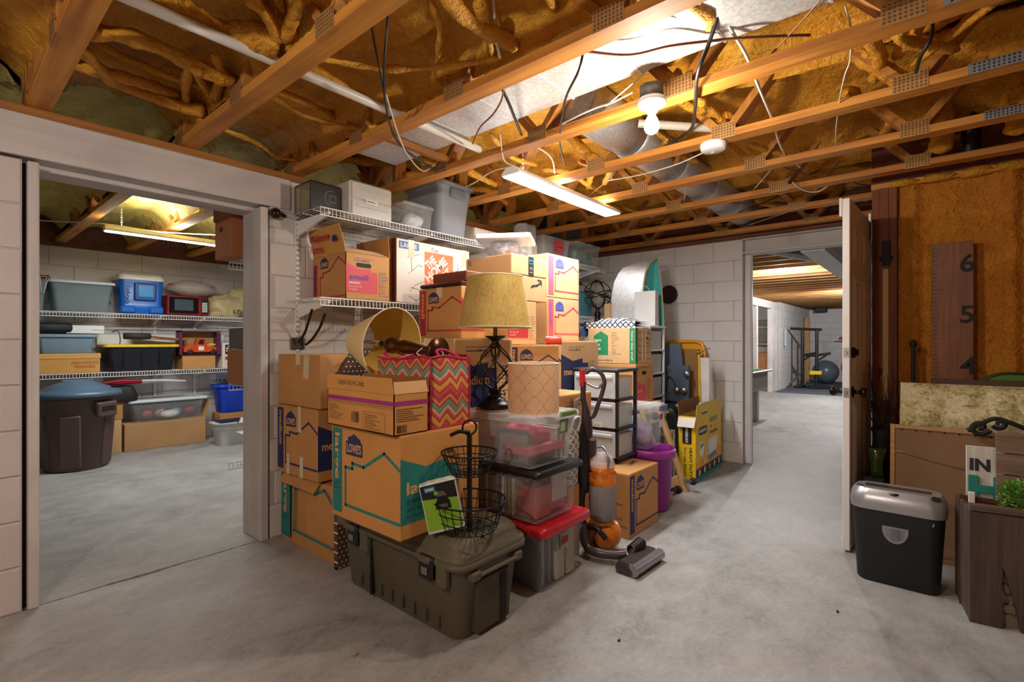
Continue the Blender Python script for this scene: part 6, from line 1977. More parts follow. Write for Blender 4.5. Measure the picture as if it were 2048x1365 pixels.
# things behind the dolly
t = thing('weathered_crate', 'small weathered wooden crate standing behind the dolly', 'crate', (4.02, 1.72, 0))
MB().box((0, 0, 0), (0.18, 0.14, 0.44), 0, 0.003).build('crate_body', wood('grey_brown_wood', '#4d4033', '#8a7b68', 2, 1.2), t)
MB().box((-0.005, -0.005, 0.42), (0.185, 0.145, 0.45), 0, 0.003).build('crate_top', wood('grey_crate_top', '#8b8378', '#b5ada1', 0, 1.2), t)
MB().box((0.14, -0.008, 0.0), (0.175, 0, 0.42), 0, 0.003).build('pale_slat', plain('pale_grey_paint', '#b9bcc0', 0.5), t)
# yellow sled, cardboard, grey panel with chrome casters, pole
YS = plain('orange_yellow_plastic', '#e0981a', 0.3, var=0.06)
t = thing('yellow_plastic_lid', 'large orange yellow plastic sheet lid standing behind the grey panel by the far wall', 'lid', (5.10, 1.80, 0.0))
t.rotation_euler = (0, radians(4), 0)
M = frame((0, 0, 0), (0, 1, 0), (0, 0, 1), (1, 0, 0))
MB(M).prism([(0, 0), (0.80, 0), (0.80, 1.12)] + [(0.80 - 0.10 + 0.10 * cos(a), 1.12 + 0.10 * sin(a)) for a in [pi / 8 * i for i in range(1, 5)]] + [(0.10 - 0.10 * sin(a), 1.12 + 0.10 * cos(a)) for a in [pi / 8 * i for i in range(0, 5)]], 0, 0.015).build('sheet', YS, t)
MB(M).tube([(0.0, 0, -0.01), (0.0, 1.12, -0.01), (0.03, 1.20, -0.01), (0.10, 1.22, -0.01), (0.70, 1.22, -0.01), (0.78, 1.19, -0.01), (0.80, 1.12, -0.01), (0.80, 0, -0.01)], 0.018, 8).build('rolled_edge', YS, t)
tag(MB().box((0, 0, 0), (0.05, 0.42, 1.14), 0, 0.006).build('flat_carton', m_kraft('tall_flat_kraft', '#8d6238'), None, (5.0, 1.80, 0)), 'tall flat brown carton standing behind the grey panel', 'box')
tag(MB().tube([(4.86, 1.73, 0.0), (4.90, 1.76, 1.12)], 0.012, 10).build('yellow_pole', plain('yellow_pole_paint', '#d9a81c', 0.35)), 'thin yellow pole standing at the right edge of the tall brown carton', 'pole')
tag(MB().add([(4.84, 1.72, 1.12), (4.86, 1.64, 1.16), (4.90, 1.72, 1.13), (4.88, 1.78, 1.10), (4.845, 1.72, 1.11), (4.865, 1.64, 1.15), (4.905, 1.72, 1.12), (4.885, 1.78, 1.09)], [(0, 1, 2, 3), (7, 6, 5, 4), (0, 4, 5, 1), (1, 5, 6, 2), (2, 6, 7, 3), (3, 7, 4, 0)]).build('metal_blade', STEEL), 'small curved metal blade on top of the yellow pole', 'tool')
tag(MB().box((4.90, 1.66, 0), (4.92, 1.76, 1.06), 0, 0.004).build('white_board', plain('white_board', '#cfcac6', 0.6)), 'narrow white board standing between the yellow pole and the block wall', 'board')
gp = thing('grey_panel_cart', 'slate grey panel with chrome casters and a black cord beside the white drawers', 'panel', (4.95, 2.02, 0.0))
GR = plain('slate_grey_panel', '#4d5765', 0.5, var=0.08)
M = frame((0, 0, 0), (0, -1, 0), (0, 0, 1), (-1, 0, 0))
MB(M).prism([(-0.22, 0), (0.10, 0), (0.12, 0.6), (0.09, 1.0), (0.07, 1.20), (-0.12, 1.20), (-0.17, 0.85), (-0.20, 0.5)], 0, 0.035).build('back_panel', GR, gp)
MB(M).prism([(-0.08, 0.62), (0.17, 0.62), (0.17, 0.98), (-0.08, 0.98)], 0.04, 0.085).build('raised_board', GR, gp)
MB(M).prism([(-0.10, 0.62), (-0.085, 0.62), (-0.085, 0.975), (-0.10, 0.975)], 0.035, 0.088).build('black_edge', BLACKMT, gp)
for (x, z) in ((0.06, 0.735), (0.13, 0.735), (0.06, 0.57), (0.16, 0.90)):
    q = MB(M).lathe([(0, 0.13), (0.028, 0.13), (0.032, 0.12), (0.032, 0.105), (0.012, 0.10), (0.012, 0.035)], 18, c=(x, z, 0)).build('chrome_caster', STEEL, gp)
MB(M).tube(spline([(-0.06, 0.70, 0.09), (-0.03, 0.86, 0.10), (0.03, 0.82, 0.11), (0.06, 0.76, 0.14)], 6), 0.005, 6).build('cord', BLACKPL, gp)
MB(M @ T(-0.04, 0.88, 0.0875)).text('Fun', 0, 0, h=0.03, rot=0.9, shear=0.3).build('scrawl', INK, gp)
# pale blue slab left of dolly
tag(MB().box((3.66, 1.83, 0), (3.69, 1.91, 0.62), 0, 0.003).build('pale_blue_board', plain('pale_blue_board', '#a9b9cb', 0.5)), 'narrow pale blue board standing behind the clear tote on the tub', 'board')

# ------------------------------------------------------------------ on the white towers
gl = thing('armillary_globe', 'bronze wire armillary globe on a turned pedestal on the left white drawer tower', 'decoration', (4.50, 2.66, 1.3705))
MB().lathe([(0, 0), (0.072, 0), (0.070, 0.012), (0.050, 0.030), (0.032, 0.06), (0.026, 0.10), (0.034, 0.125), (0.030, 0.145), (0.016, 0.16), (0.024, 0.175), (0.020, 0.19), (0, 0.192)], 28).build('pedestal', DARKBROWNMT, gl)
C0 = Vector((0, 0, 0.335))
for i, (a, b, r_) in enumerate(((0, 0, 0.145), (pi / 3, 0.2, 0.142), (2 * pi / 3, -0.2, 0.139), (0.4, pi / 2 - 0.3, 0.138), (1.2, pi / 2 + 0.35, 0.13))):
    Mr = T(*C0) @ RZ(a) @ RX(pi / 2 - b)
    MB(Mr).tube([(r_ * cos(q), r_ * sin(q), 0) for q in [2 * pi * k / 40 for k in range(40)]], 0.0055, 6, closed=True).build('hoop', DARKBROWNMT, gl)
MB(T(*C0) @ RX(0.15)).lathe([(0.12, -0.012), (0.123, 0), (0.12, 0.012), (0.117, 0)], 36).build('flat_band', plain('old_gold', '#9c7d45', 0.35, 0.7), gl)
MB().tube([C0 + Vector((-0.12, 0.13, 0.11)), C0, C0 + Vector((0.1, -0.11, -0.09))], 0.004, 6).build('arrow_shaft', DARKBROWNMT, gl)
MB(aim(C0 + Vector((-0.12, 0.13, 0.11)), C0 + Vector((-0.15, 0.16, 0.135)))).box((-0.001, -0.02, -0.02), (0.001, 0.02, 0.03)).build('arrow_tail', DARKBROWNMT, gl)

bt = thing('boat_shelf', 'galvanised boat shaped shelf with teal inside and rope edge behind the white paper bag', 'shelf', (4.58, 2.276, 1.371), radians(-49.7))
SPK = m_galv(); SPK.name = 'bright_galvanised'
TQ = plain('teal_interior', '#4fa7a4', 0.5, var=0.05)
M = frame((0, 0, 0), (1, 0, 0), (0, 0, 1), (0, -1, 0))   # x right, y up, z towards the viewer
def curve(tab, n=26):
    out = []
    for i in range(n + 1):
        z = 0.69 * i / n
        for (z0, a), (z1, b) in zip(tab[:-1], tab[1:]):
            if z0 <= z <= z1 + 1e-6:
                q = (z - z0) / (z1 - z0); q = q if len(tab) < 4 else q * q * (3 - 2 * q) * 0.4 + q * 0.6
                out.append((a + (b - a) * q, z)); break
    return out
L_ = curve([(0, -.215), (.3, -.222), (.44, -.20), (.53, -.16), (.585, -.115), (.62, -.03), (.655, .10), (.69, .219)])
Rr = curve([(0, .095), (.1, .08), (.25, .055), (.4, .068), (.515, .09), (.62, .135), (.69, .219)])
E_ = curve([(0, .28), (.375, .26), (.46, .25), (.6, .235), (.69, .219)])
def strip(A_, za, B_, zb):
    vs = []; fs = []
    for k, (p, q) in enumerate(zip(A_, B_)):
        f = 1 - (k / len(A_)) ** 2
        vs += [(p[0], p[1], za * f), (q[0], q[1], zb * f)]
    for i in range(len(A_) - 1):
        fs.append((2 * i, 2 * i + 1, 2 * i + 3, 2 * i + 2))
    return vs, fs
for nm, a, za, b_, zb, mt in (('hull_side', L_, -0.10, Rr, 0.08, SPK), ('hull_back', L_, -0.10, [(p[0] + .10, p[1]) for p in L_], -0.22, SPK), ('teal_interior', Rr, 0.074, [(p[0] * .3 + q[0] * .7, p[1]) for p, q in zip(Rr, E_)], -0.10, TQ), ('teal_back', [(p[0] * .3 + q[0] * .7, p[1]) for p, q in zip(Rr, E_)], -0.10, E_, 0.02, TQ)):
    vs, fs = strip(a, za, b_, zb)
    MB(M).add(vs, fs, 0, None, True).build(nm, mt, bt)
MB(M).tube([(p[0], p[1], 0.084 * (1 - (k / 27) ** 2)) for k, p in enumerate(Rr)], 0.009, 8).build('rope_edge', plain('jute_rope', '#b59a6a', 0.85, var=0.3, vscale=90), bt)
MB(M).tube([(p[0], p[1], 0.02 * (1 - (k / 27) ** 2)) for k, p in enumerate(E_)], 0.006, 8).build('rope_edge', plain('jute_rope', '#b59a6a', 0.85), bt)

wb = thing('white_paper_bag', 'plain white paper bag standing on the right white drawer tower', 'bag', (4.55, 2.055, 1.3705), 0.1)
b = MB()
wv = [(0, 0, 0), (0.11, 0, 0), (0.11, 0.20, 0), (0, 0.20, 0), (0.01, 0.0, 0.34), (0.10, 0.0, 0.34), (0.10, 0.21, 0.335), (0.01, 0.21, 0.335), (0.055, 0.02, 0.18), (0.0, 0.1, 0.20)]
b.add(wv, [(0, 1, 5, 4), (1, 2, 6, 5), (2, 3, 7, 6), (3, 0, 9), (0, 4, 9), (4, 7, 9), (7, 3, 9), (0, 3, 2, 1)])
b.build('paper_body', plain('white_paper', '#e4e2de', 0.6, var=0.03), wb)
MB().tube(spline([(0.012, 0.06, 0.34), (0.0, 0.08, 0.38), (0.0, 0.13, 0.38), (0.012, 0.15, 0.34)], 5), 0.002, 6).build('string_handle', WHITEPL, wb)
kb = tag(MB().box((4.46, 2.50, 1.3705), (4.62, 2.56, 1.60), 0, 0.004).build('kraft_paper_bag', KRAFT2), 'small kraft paper bag standing right behind the wire globe', 'bag')

# folded patterned blanket on the green box
BLK = m_lattice('navy_diamond_knit', '#e2dccb', '#2b3658', 0.05, 0.14)
bk = thing('knitted_blanket', 'folded navy and white diamond knit blanket with blue tassels on the green box', 'blanket', (3.80, 1.90, 1.332))
for k in range(3):
    vs = []; fs = []
    nx, ny = 10, 16
    for i in range(nx + 1):
        for j in range(ny + 1):
            x = 0.28 * i / nx; y = -0.01 + 0.47 * j / ny
            e = min(1, 4 * min(j / ny, 1 - j / ny)) * min(1, 5 * min(i / nx, 1 - i / nx))
            hump = 0.035 * sin(pi * (j / ny)) if k == 2 else 0.012
            vs.append((x, y, 0.016 + 0.018 * k + (hump + 0.008 * sin(i * 1.3 + j)) * e))
    for i in range(nx):
        for j in range(ny):
            a = i * (ny + 1) + j
            fs.append((a, a + ny + 1, a + ny + 2, a + 1))
    top = vs; m_ = len(vs)
    b = MB().add(vs, fs, 0, None, True)
    bot = [(v[0], v[1], v[2] - 0.017 if k else max(0, v[2] - 0.03)) for v in vs]
    b.add(bot, [f[::-1] for f in fs], 0, None, True)
    b.add([v for j in range(ny + 1) for v in (top[j], bot[j])], [(2 * j, 2 * j + 2, 2 * j + 3, 2 * j + 1) for j in range(ny)], 0)
    b.build('fold', BLK, bk)
for q in range(8):
    MB().tube(spline([(0.01 + q * 0.012, 0.455, 0.03), (0.0 + q * 0.012, 0.49, 0.01), (-0.005 + q * 0.012, 0.50, -0.06 - 0.01 * (q % 3))], 4), 0.006, 6).build('tassel', plain('blue_tassel', '#3b5592', 0.9, var=0.2), bk)

# ------------------------------------------------------------------ upper shelf
ZU = 1.9995
t = thing('terrarium_case', 'small black box with a glass left side at the left end of the upper shelf', 'terrarium', (1.50, 2.86, ZU))
MB().box((0.0, 0.0, 0), (0.20, 0.012, 0.185), 0, 0.002).build('black_front', plain('black_brown_panel', '#1d1713', 0.5), t)
MB().box((0.0, 0.0, 0.178), (0.20, 0.20, 0.188), 0, 0.002).build('top_frame', BLACKPL, t)
MB().box((0.0, 0.0, 0.0), (0.20, 0.20, 0.010), 0, 0.002).build('base_frame', BLACKPL, t)
MB().box((0.0, 0.19, 0.01), (0.012, 0.202, 0.178), 0, 0.002).build('corner_post', BLACKPL, t)
MB().box((0.0, 0.012, 0.01), (0.003, 0.19, 0.178)).build('glass_side', clear('amber_glass', (0.75, 0.68, 0.5), 0.22, 0.05), t)
MB(face_front(1, 0, 1)).line2([(0.13, 0.06), (0.10, 0.07), (0.095, 0.11), (0.105, 0.14), (0.14, 0.15)], 0.004).line2([(0.125, 0.08), (0.165, 0.08), (0.165, 0.12), (0.125, 0.12), (0.125, 0.08)], 0.004).build('engraving', plain('grey_engraving', '#7d7468', 0.5), t)
MB().ico((0.05, 0.10, 0.05), 0.04, 0, 2, jit=0.6).build('dry_moss', plain('dry_moss', '#6b5a24', 0.9, var=0.4, vscale=30), t)

t = thing('plastic_drawer_box', 'clear two drawer plastic box with a white label on the upper shelf', 'drawer unit', (1.72, 2.79, ZU))
MB().box((0, 0, 0), (0.32, 0.30, 0.235), 0, 0.012).build('shell', clear('tan_clear_plastic', (0.80, 0.76, 0.70), 0.75, 0.2), t)
for i in range(2):
    dr = MB().box((0.012, -0.010, 0.012 + i * 0.11), (0.308, 0.0, 0.112 + i * 0.11), 0, 0.004).build('drawer_front', clear('tan_clear_plastic', (0.80, 0.76, 0.70)), t)
    MB().box((0.04, -0.016, 0.070 + i * 0.11), (0.28, -0.008, 0.098 + i * 0.11), 0, 0.004).build('drawer_grip', CLRM, dr)
lb = MB(face_front(1, 0, 1, 0.0115)); lb.flat([(0.11, 0.10), (0.20, 0.10), (0.20, 0.13), (0.11, 0.13)], 0).line2([(0.12, 0.116), (0.175, 0.116)], 0.005, 1, T(0, 0, .0006)); lb.build('label', [PAPERW, INK], t)
t = tote('small clear lidded tote with white things between drawer box and grey tote', 2.25, 2.90, ZU, 0.26, 0.28, 0.185, CLR, CLRM, lid_h=0.025, r=0.02, tap=0.9, over=0.006)
tag(MB().ico((2.27, 2.88, ZU + 0.07), 0.07, 0, 2, (1.2, 1.2, 0.8), jit=0.6).build('white_bundle', plain('white_things', '#d6d8d2', 0.7, var=0.3, vscale=30)), 'white bundle inside the small clear tote on the upper shelf', 'bundle')
t = tote('big grey plastic tote with lid on the upper shelf poking between trusses', 2.545, 2.89, ZU, 0.34, 0.40, 0.385, GREYPL, GREYPL, lid_h=0.03, r=0.05, tap=0.80, over=0.014)
MB().box((-0.075, -0.215, 0.27), (0.075, -0.185, 0.345), 0, 0.012).build('handle_recess', plain('grey_plastic_handle', '#7b838a', 0.4), t)
plainbox('cream carton on the upper shelf right of the big grey tote', 2.84, 2.80, ZU, 0.34, 0.28, 0.13, mat=KWHITE, tape=False)
plainbox('white carton on the upper shelf under the grey plastic containers', 3.38, 2.80, ZU, 0.28, 0.28, 0.11, mat=KWHITE, tape=False)
for k in range(2):
    t = thing('food_container', 'grey plastic container on its side on the white carton, %s one' % ('inner' if k else 'outer'), 'container', (3.50 + 0.035 * k, 2.82 + 0.05 * k, ZU + 0.112), 0.3)
    MB(T(0, 0, 0.085) @ RY(pi / 2)).rr([(0.14, 0.12, -0.08, 0.03), (0.165, 0.14, 0.08, 0.035), (0.175, 0.15, 0.085, 0.035)], 0, 4).build('body', plain('grey_container', '#9b9c98', 0.4), t)
t = tote('milky bin with a red handwritten note on the far part of the upper shelf', 3.90, 2.90, ZU, 0.44, 0.32, 0.20, CLRM, None, r=0.02, tap=0.9)
lb = MB(frame((-0.07, -0.164, 0.06), (1, 0, 0), (0, -0.06, 1), (0, -1, -0.06))); lb.flat([(0, 0), (0.16, 0), (0.16, 0.12), (0, 0.12)], 0)
for i, tx in enumerate(('Picnic', 'Party Supplies', 'Deck')): lb.text(tx, 0.02, 0.085 - i * 0.033, h=0.016, mat=1, M=T(0, 0, 0.001), shear=0.2)
lb.build('red_note', [plain('red_paper', '#c9505a', 0.6), INK], t)
t = tote('clear tote with a green and white patterned cloth at the far end of the shelf', 4.45, 2.91, ZU, 0.46, 0.36, 0.23, CLR, CLRM, lid_h=0.02, r=0.02, tap=0.9, over=0.006)
tag(MB().box((4.27, 2.79, ZU + 0.02), (4.62, 3.0, ZU + 0.16), 0, 0.03).build('patterned_cloth', plain('green_swirl_cloth', '#6f8f80', 0.8, var=0.7, vscale=14)), 'green and white patterned cloth folded inside the far clear tote', 'cloth')
t = tote('teal tinted bin at the far end of the lower shelf behind the small boxes', 4.30, 2.92, ZS, 0.62, 0.32, 0.26, clear('teal_bin_plastic', (0.12, 0.34, 0.42), 0.8, 0.3), None, r=0.02)
t = tote('grey blue lidded bin on the white tower behind the two small boxes', 4.06, 2.86, 1.262, 0.40, 0.34, 0.17, plain('grey_blue_bin', '#8fa0ad', 0.5), plain('grey_blue_bin', '#8fa0ad', 0.5), r=0.02)
for i in range(2):
    plainbox('plain box behind the green box column, %s' % ('on the floor' if i == 0 else 'carrying the grey blue bin'), 3.86, 2.66, i * 0.631, 0.40, 0.40, 0.63)

# brighter lidded tote on the delivery carton
t = tote('clear tote with a glaring white lid at the very top of the pile', 2.52, 2.19, 1.7665, 0.30, 0.34, 0.145, CLR, WHITEPL, rz=radians(32), lid_h=0.03, r=0.02, tap=0.9, over=0.012)
tag(MB().ico((2.52, 2.19, 1.83), 0.10, 0, 3, (1.1, 1.2, 0.5), jit=0.7, seed=2).build('mixed_cloth', plain('mixed_lilac_cloth', '#b4a6b8', 0.8, var=0.6, vscale=30)), 'crumpled lilac cloth inside the white lidded tote at the top', 'cloth')

# ------------------------------------------------------------------ storage room
SY = 6.745
def sx(px, y=SY): return AT(px, 600, y=y).x
def sz(px, py, y=SY): return AT(px, py, y=y).z
Z1, Z2 = 1.5245, 0.8895
# top tier
t = tote('grey clear bin cut off by the jamb at the left end of the storage shelf', sx(60) - 0.06, 6.93, Z1, 0.38, 0.30, 0.36, CLRG, BLACKPL, r=0.03, tap=0.85)
hp = thing('toy_basketball_hoop', 'small orange toy basketball hoop with a white net beside the jamb', 'toy', (sx(78), 6.76, 1.86))
MB().tube([(0.075 * cos(a), 0.075 * sin(a) * 1.0, 0) for a in [2 * pi * i / 20 for i in range(20)]], 0.006, 6, closed=True).build('rim', plain('orange_rim', '#e0522a', 0.4), hp)
nt_ = MB()
for i in range(8):
    a = 2 * pi * i / 8
    nt_.tube([(0.072 * cos(a), 0.072 * sin(a), 0), (0.04 * cos(a + .4), 0.04 * sin(a + .4), -0.16)], 0.003, 4)
nt_.build('net', WHITEPL, hp, kind='stuff')
t = tote('long clear bin with a pale lid on the top tier of the storage room shelf', (sx(98) + sx(232)) / 2, 6.93, Z1, sx(232) - sx(98) - 0.03, 0.30, 0.33, CLRG, clear('pale_lid_plastic', (0.75, 0.82, 0.85), 0.8), lid_h=0.03, r=0.04, tap=0.86)
MB().ico((0.12, -0.02, 0.12), 0.09, 0, 2, (1.5, 0.8, 0.5)).build('purple_contents', plain('violet_contents', '#4b3a86', 0.7), t)
MB().box((0.02, -0.10, 0.20), (0.22, -0.08, 0.222), 0, 0.004).build('green_contents', plain('green_contents', '#3f9a4a', 0.6), t)
t = thing('cooler', 'bright blue cooler with a white lid on the storage room shelf', 'cooler', ((sx(238) + sx(332)) / 2, 6.93, Z1))
cw = sx(332) - sx(238)
CBL = plain('cooler_blue', '#1466c4', 0.3, var=0.05)
MB().rr([(cw * 0.86, 0.28, 0, 0.04), (cw * 0.88, 0.30, 0.05, 0.05), (cw * 0.90, 0.31, 0.12, 0.05), (cw * 0.88, 0.30, 0.13, 0.05), (cw * 0.95, 0.32, 0.34, 0.05), (cw * 0.95, 0.32, 0.38, 0.05)], 0, 5).build('body', CBL, t)
MB().rr([(cw * 0.98, 0.34, 0.378, 0.05), (cw * 1.0, 0.35, 0.39, 0.06), (cw * 0.97, 0.33, 0.43, 0.06), (cw * 0.88, 0.26, 0.445, 0.05)], 0, 5).build('lid', WHITEPL, t)
MB().box((-0.08, -0.175, 0.15), (0.13, -0.15, 0.35), 0, 0.012).build('front_bezel', plain('cooler_dark_blue', '#0c3f86', 0.35), t)
MB().box((-0.045, -0.182, 0.19), (0.10, -0.172, 0.325), 0, 0.006).build('front_panel', plain('cooler_light_blue', '#2c8fd6', 0.3), t)
MB(frame((-cw * 0.36, -0.163, 0.31), (1, 0, 0), (0, 0, 1), (0, -1, 0))).text('igloo', 0, 0, h=0.05, w=0.2, bold=0.03, rot=-pi / 2).build('raised_lettering', plain('cooler_dark_blue', '#0c3f86'), t)
for s_ in (-1, 1):
    MB().box((s_ * cw * 0.30 - 0.07, -0.17, 0.01), (s_ * cw * 0.30 + 0.07, -0.13, 0.09), 0, 0.015).build('foot_block', CBL, t)
t = thing('microwave_oven', 'red microwave oven on the storage shelf right of the blue cooler', 'microwave', (sx(335), 6.76, Z1))
mw = sx(419) - sx(335)
MB().box((0, 0, 0.01), (mw, 0.33, 0.235), 0, 0.008).build('cabinet', plain('microwave_red', '#8e1420', 0.3), t)
dr = MB().box((0.02, -0.014, 0.03), (mw * 0.73, 0.0, 0.215), 0, 0.004).build('door', plain('black_gloss', '#101114', 0.12), t)
MB().box((0.07, -0.016, 0.06), (mw * 0.60, -0.013, 0.19), 0, 0.0).build('window', plain('window_grey', '#4c545a', 0.15), dr)
MB().box((mw * 0.80, -0.008, 0.03), (mw * 0.97, 0, 0.215), 0, 0.002).build('control_panel', BLACKPL, t)
kp = MB()
for r_ in range(6):
    for c_ in range(3):
        kp.box((mw * (0.82 + c_ * 0.045), -0.011, 0.05 + r_ * 0.02), (mw * (0.82 + c_ * 0.045) + 0.016, -0.008, 0.063 + r_ * 0.02))
kp.build('keypad', WHITEPL, t, kind='stuff')
t = thing('wrapped_cushion', 'cellophane wrapped basket with a pink beaded edge on the red microwave', 'basket', (sx(385, 6.9), 6.92, Z1 + 0.236))
MB().ico((0, 0, 0.10), 0.27, 0, 3, (1.0, 0.55, 0.36), jit=0.15).build('cellophane', clear('cellophane', (0.85, 0.85, 0.85), 0.35, 0.1), t)
MB().lathe([(0.10, 0.005), (0.20, 0.05), (0.235, 0.12), (0.225, 0.125)], 28, M=Matrix.Diagonal((1, 0.5, 1, 1))).build('wicker_bowl', plain('tan_wicker', '#a88a68', 0.8, var=0.4, vscale=50), t)
bd_ = MB()
for i in range(30):
    a = 2 * pi * i / 30
    bd_.ico((0.235 * cos(a), 0.118 * sin(a), 0.135), 0.016, 0, 1)
bd_.build('pink_beads', plain('pink_beads', '#c2486a', 0.4), t, kind='stuff')
t = thing('canvas_bag', 'slumped cream canvas bag with black lettering at the right end of the storage shelf', 'bag', (sx(452, 6.95), 6.95, Z1))
MB().ico((-0.02, 0, 0.13), 0.22, 0, 4, (1.1, 0.7, 0.68), jit=0.5, seed=4).build('bag_body', plain('cream_canvas', '#c9b98a', 0.85, var=0.12, bump=0.4, bscale=12), t)
MB().ico((0.20, 0.02, 0.22), 0.20, 0, 4, (1.0, 0.6, 0.9), jit=0.5, seed=8).build('bag_top', plain('cream_canvas', '#c9b98a'), t)
MB(frame((0.02, -0.165, 0.05), (1, 0, 0), (0, 0, 1), (0, -1, 0))).text('S.O', 0, 0, h=0.05, bold=0.01).build('lettering', INK, t)
# middle tier
tB = plainbox('kraft carton reading fresh seafood perishable on the middle storage tier', sx(70), 6.74, Z2, sx(200) - sx(70), 0.33, 0.20, mat=m_kraft('gold_kraft', '#c9964f'), tape=False)
MB(face_front(1, 0, 1)).text('FRESH SEAFOOD', 0.27, 0.095, h=0.028, w=0.22, bold=0.02).text('PERISHABLE', 0.29, 0.055, h=0.028, w=0.17, bold=0.02).build('printed_front', plain('rust_print', '#a8452c', 0.7), tB)
MB().box((-0.006, -0.006, 0.15), (sx(200) - sx(70) + 0.006, 0.336, 0.205), 0, 0.003).build('lid', m_kraft('gold_kraft2', '#cf9f5a'), tB)
t = tote('blue clear bin on top of the seafood carton', (sx(70) + sx(196)) / 2, 6.90, Z2 + 0.206, sx(196) - sx(70) - 0.04, 0.30, 0.20, CLRB, CLRB, r=0.03, tap=0.9)
t = thing('white_console', 'white games console lying on the blue clear bin with a black cable', 'console', (sx(135), 6.80, Z2 + 0.412))
MB().box((0, 0, 0), (sx(213) - sx(137), 0.25, 0.085), 0, 0.004).build('case', WHITEPL, t)
MB().box((0.20, -0.001, 0.035), (0.34, 0.001, 0.041)).build('disc_slot', plain('grey_slot', '#9a9a98', 0.4), t)
MB().tube(spline([(0.38, 0.05, 0.02), (0.43, 0.02, 0.03), (0.44, 0.0, -0.10), (0.38, 0.0, -0.2), (0.33, 0.02, -0.21)], 6), 0.005, 6).build('cable', BLACKPL, t)
t = thing('black_duffel', 'black duffel bag on the blue clear bin left of the white console', 'bag', (sx(100), 6.88, Z2 + 0.412))
MB(RY(pi / 2)).rr([(0.07, 0.14, -0.22, 0.03), (0.105, 0.2, -0.19, 0.04), (0.105, 0.2, 0.16, 0.04), (0.07, 0.14, 0.19, 0.03)], 0, 4, M=T(-0.056, 0, 0)).build('bag_body', plain('black_nylon', '#15171c', 0.6, bump=0.4, bscale=20), t)
t = tote('black tote with a yellow lid on the middle storage tier', (sx(207) + sx(358)) / 2, 6.90, Z2, sx(356) - sx(212), 0.34, 0.30, plain('black_tote_plastic', '#1b1f26', 0.4), plain('yellow_lid_plastic', '#d8b81e', 0.4), r=0.05, tap=0.88, lid_h=0.03)
tw = (sx(356) - sx(212)) / 2
for x in (-0.55, -0.05, 0.45):
    MB().box((x * tw, -0.176, 0.05), (x * tw + 0.02, -0.158, 0.23), 0, 0.004).build('moulded_rib', BLACKPL, t)
t = thing('rolled_mat', 'folded brown rubber backed mat on the yellow lid of the black tote', 'mat', (sx(243, 6.85), 6.80, Z2 + 0.318))
b = MB(frame((0, 0, 0), (1, 0, 0), (0, 0, 1), (0, -1, 0)))
pth = spline([(0.62, 0.02, 0), (0.35, 0.035, 0), (0.18, 0.035, 0), (0.12, 0.06, 0), (0.16, 0.09, 0), (0.30, 0.06, 0), (0.62, 0.03, 0)], 6)
vs = []; fs = []
for p in pth: vs += [(p.x, p.y, -0.20), (p.x, p.y, 0.0), (p.x, p.y + 0.012, -0.20), (p.x, p.y + 0.012, 0.0)]
for i in range(len(pth) - 1):
    a = 4 * i
    fs += [(a, a + 1, a + 5, a + 4), (a + 2, a + 6, a + 7, a + 3), (a + 1, a + 3, a + 7, a + 5)]
b.add(vs, fs, 0, None, True).build('mat_sheet', plain('rust_brown_mat', '#9a5a2e', 0.8, var=0.2, vscale=40), t)
MB(RY(pi / 2)).lathe([(0.0, -0.0), (0.035, 0.0), (0.035, 0.24), (0, 0.24)], 16, c=(-0.07, -0.14, -0.02)).build('rolled_end', plain('dark_rubber', '#2d2926', 0.7), t)
tb = plainbox('low kraft carton on the storage shelf under the toy truck box', sx(366), 6.76, Z2, sx(432) - sx(366), 0.30, 0.155, mat=KRAFT)
t = thing('toy_truck_box', 'purple window box holding an orange toy pickup truck on the storage shelf', 'box', (sx(361), 6.78, Z2 + 0.157))
tw_ = sx(444) - sx(361)
PB = plain('plum_card', '#5d1f4a', 0.5)
MB().box((0, 0, 0), (tw_, 0.14, 0.012), 0, 0.002).build('tray', PB, t)
MB().box((0, 0.12, 0), (tw_, 0.14, 0.30), 0, 0.002).build('backing', m_kraft('tan_backing', '#a5824f'), t)
for a, b_ in (((0, 0, 0), (0.03, 0.12, 0.30)), ((tw_ - 0.045, 0, 0), (tw_, 0.12, 0.28))):
    MB().box(a, b_, 0, 0.002).build('side_card', PB, t)
MB().box((0, 0, 0.285), (tw_, 0.14, 0.30), 0, 0.002).build('top_card', PB, t)
tk_ = thing('toy_pickup_truck', 'orange vintage toy pickup truck inside the plum coloured window box', 'toy', (sx(361) + 0.05, 6.80, Z2 + 0.172))
TO = plain('truck_orange', '#cf4a18', 0.3)
M = frame((0, 0, 0), (1, 0, 0), (0, 0, 1), (0, -1, 0))
MB(M).prism([(0, 0.03), (0.38, 0.03), (0.385, 0.09), (0.24, 0.10), (0.235, 0.18), (0.22, 0.195), (0.15, 0.195), (0.125, 0.12), (0.03, 0.11), (0, 0.08)], -0.09, 0.0).build('body', TO, tk_)
MB(M).prism([(0.15, 0.125), (0.215, 0.125), (0.215, 0.18), (0.165, 0.18)], 0.0, 0.002).build('cab_window', BLACKPL, tk_)
MB(M).prism([(0.155, 0.05), (0.215, 0.05), (0.215, 0.10), (0.155, 0.10)], 0.0, 0.002).build('door_sign', WHITEPL, tk_)
for x in (0.065, 0.315):
    MB(M).lathe([(0, 0.006), (0.018, 0.008), (0.032, 0.006), (0.034, -0.012), (0, -0.012)], 20, c=(x, 0.032, 0.004)).build('wheel', plain('dark_toy_tyre', '#2a2c33', 0.4), tk_)
    MB(M).lathe([(0.036, -0.01), (0.046, 0.008), (0.05, -0.01)], 20, c=(x, 0.036, 0.0), arc=(0, pi)).build('mudguard', TO, tk_)
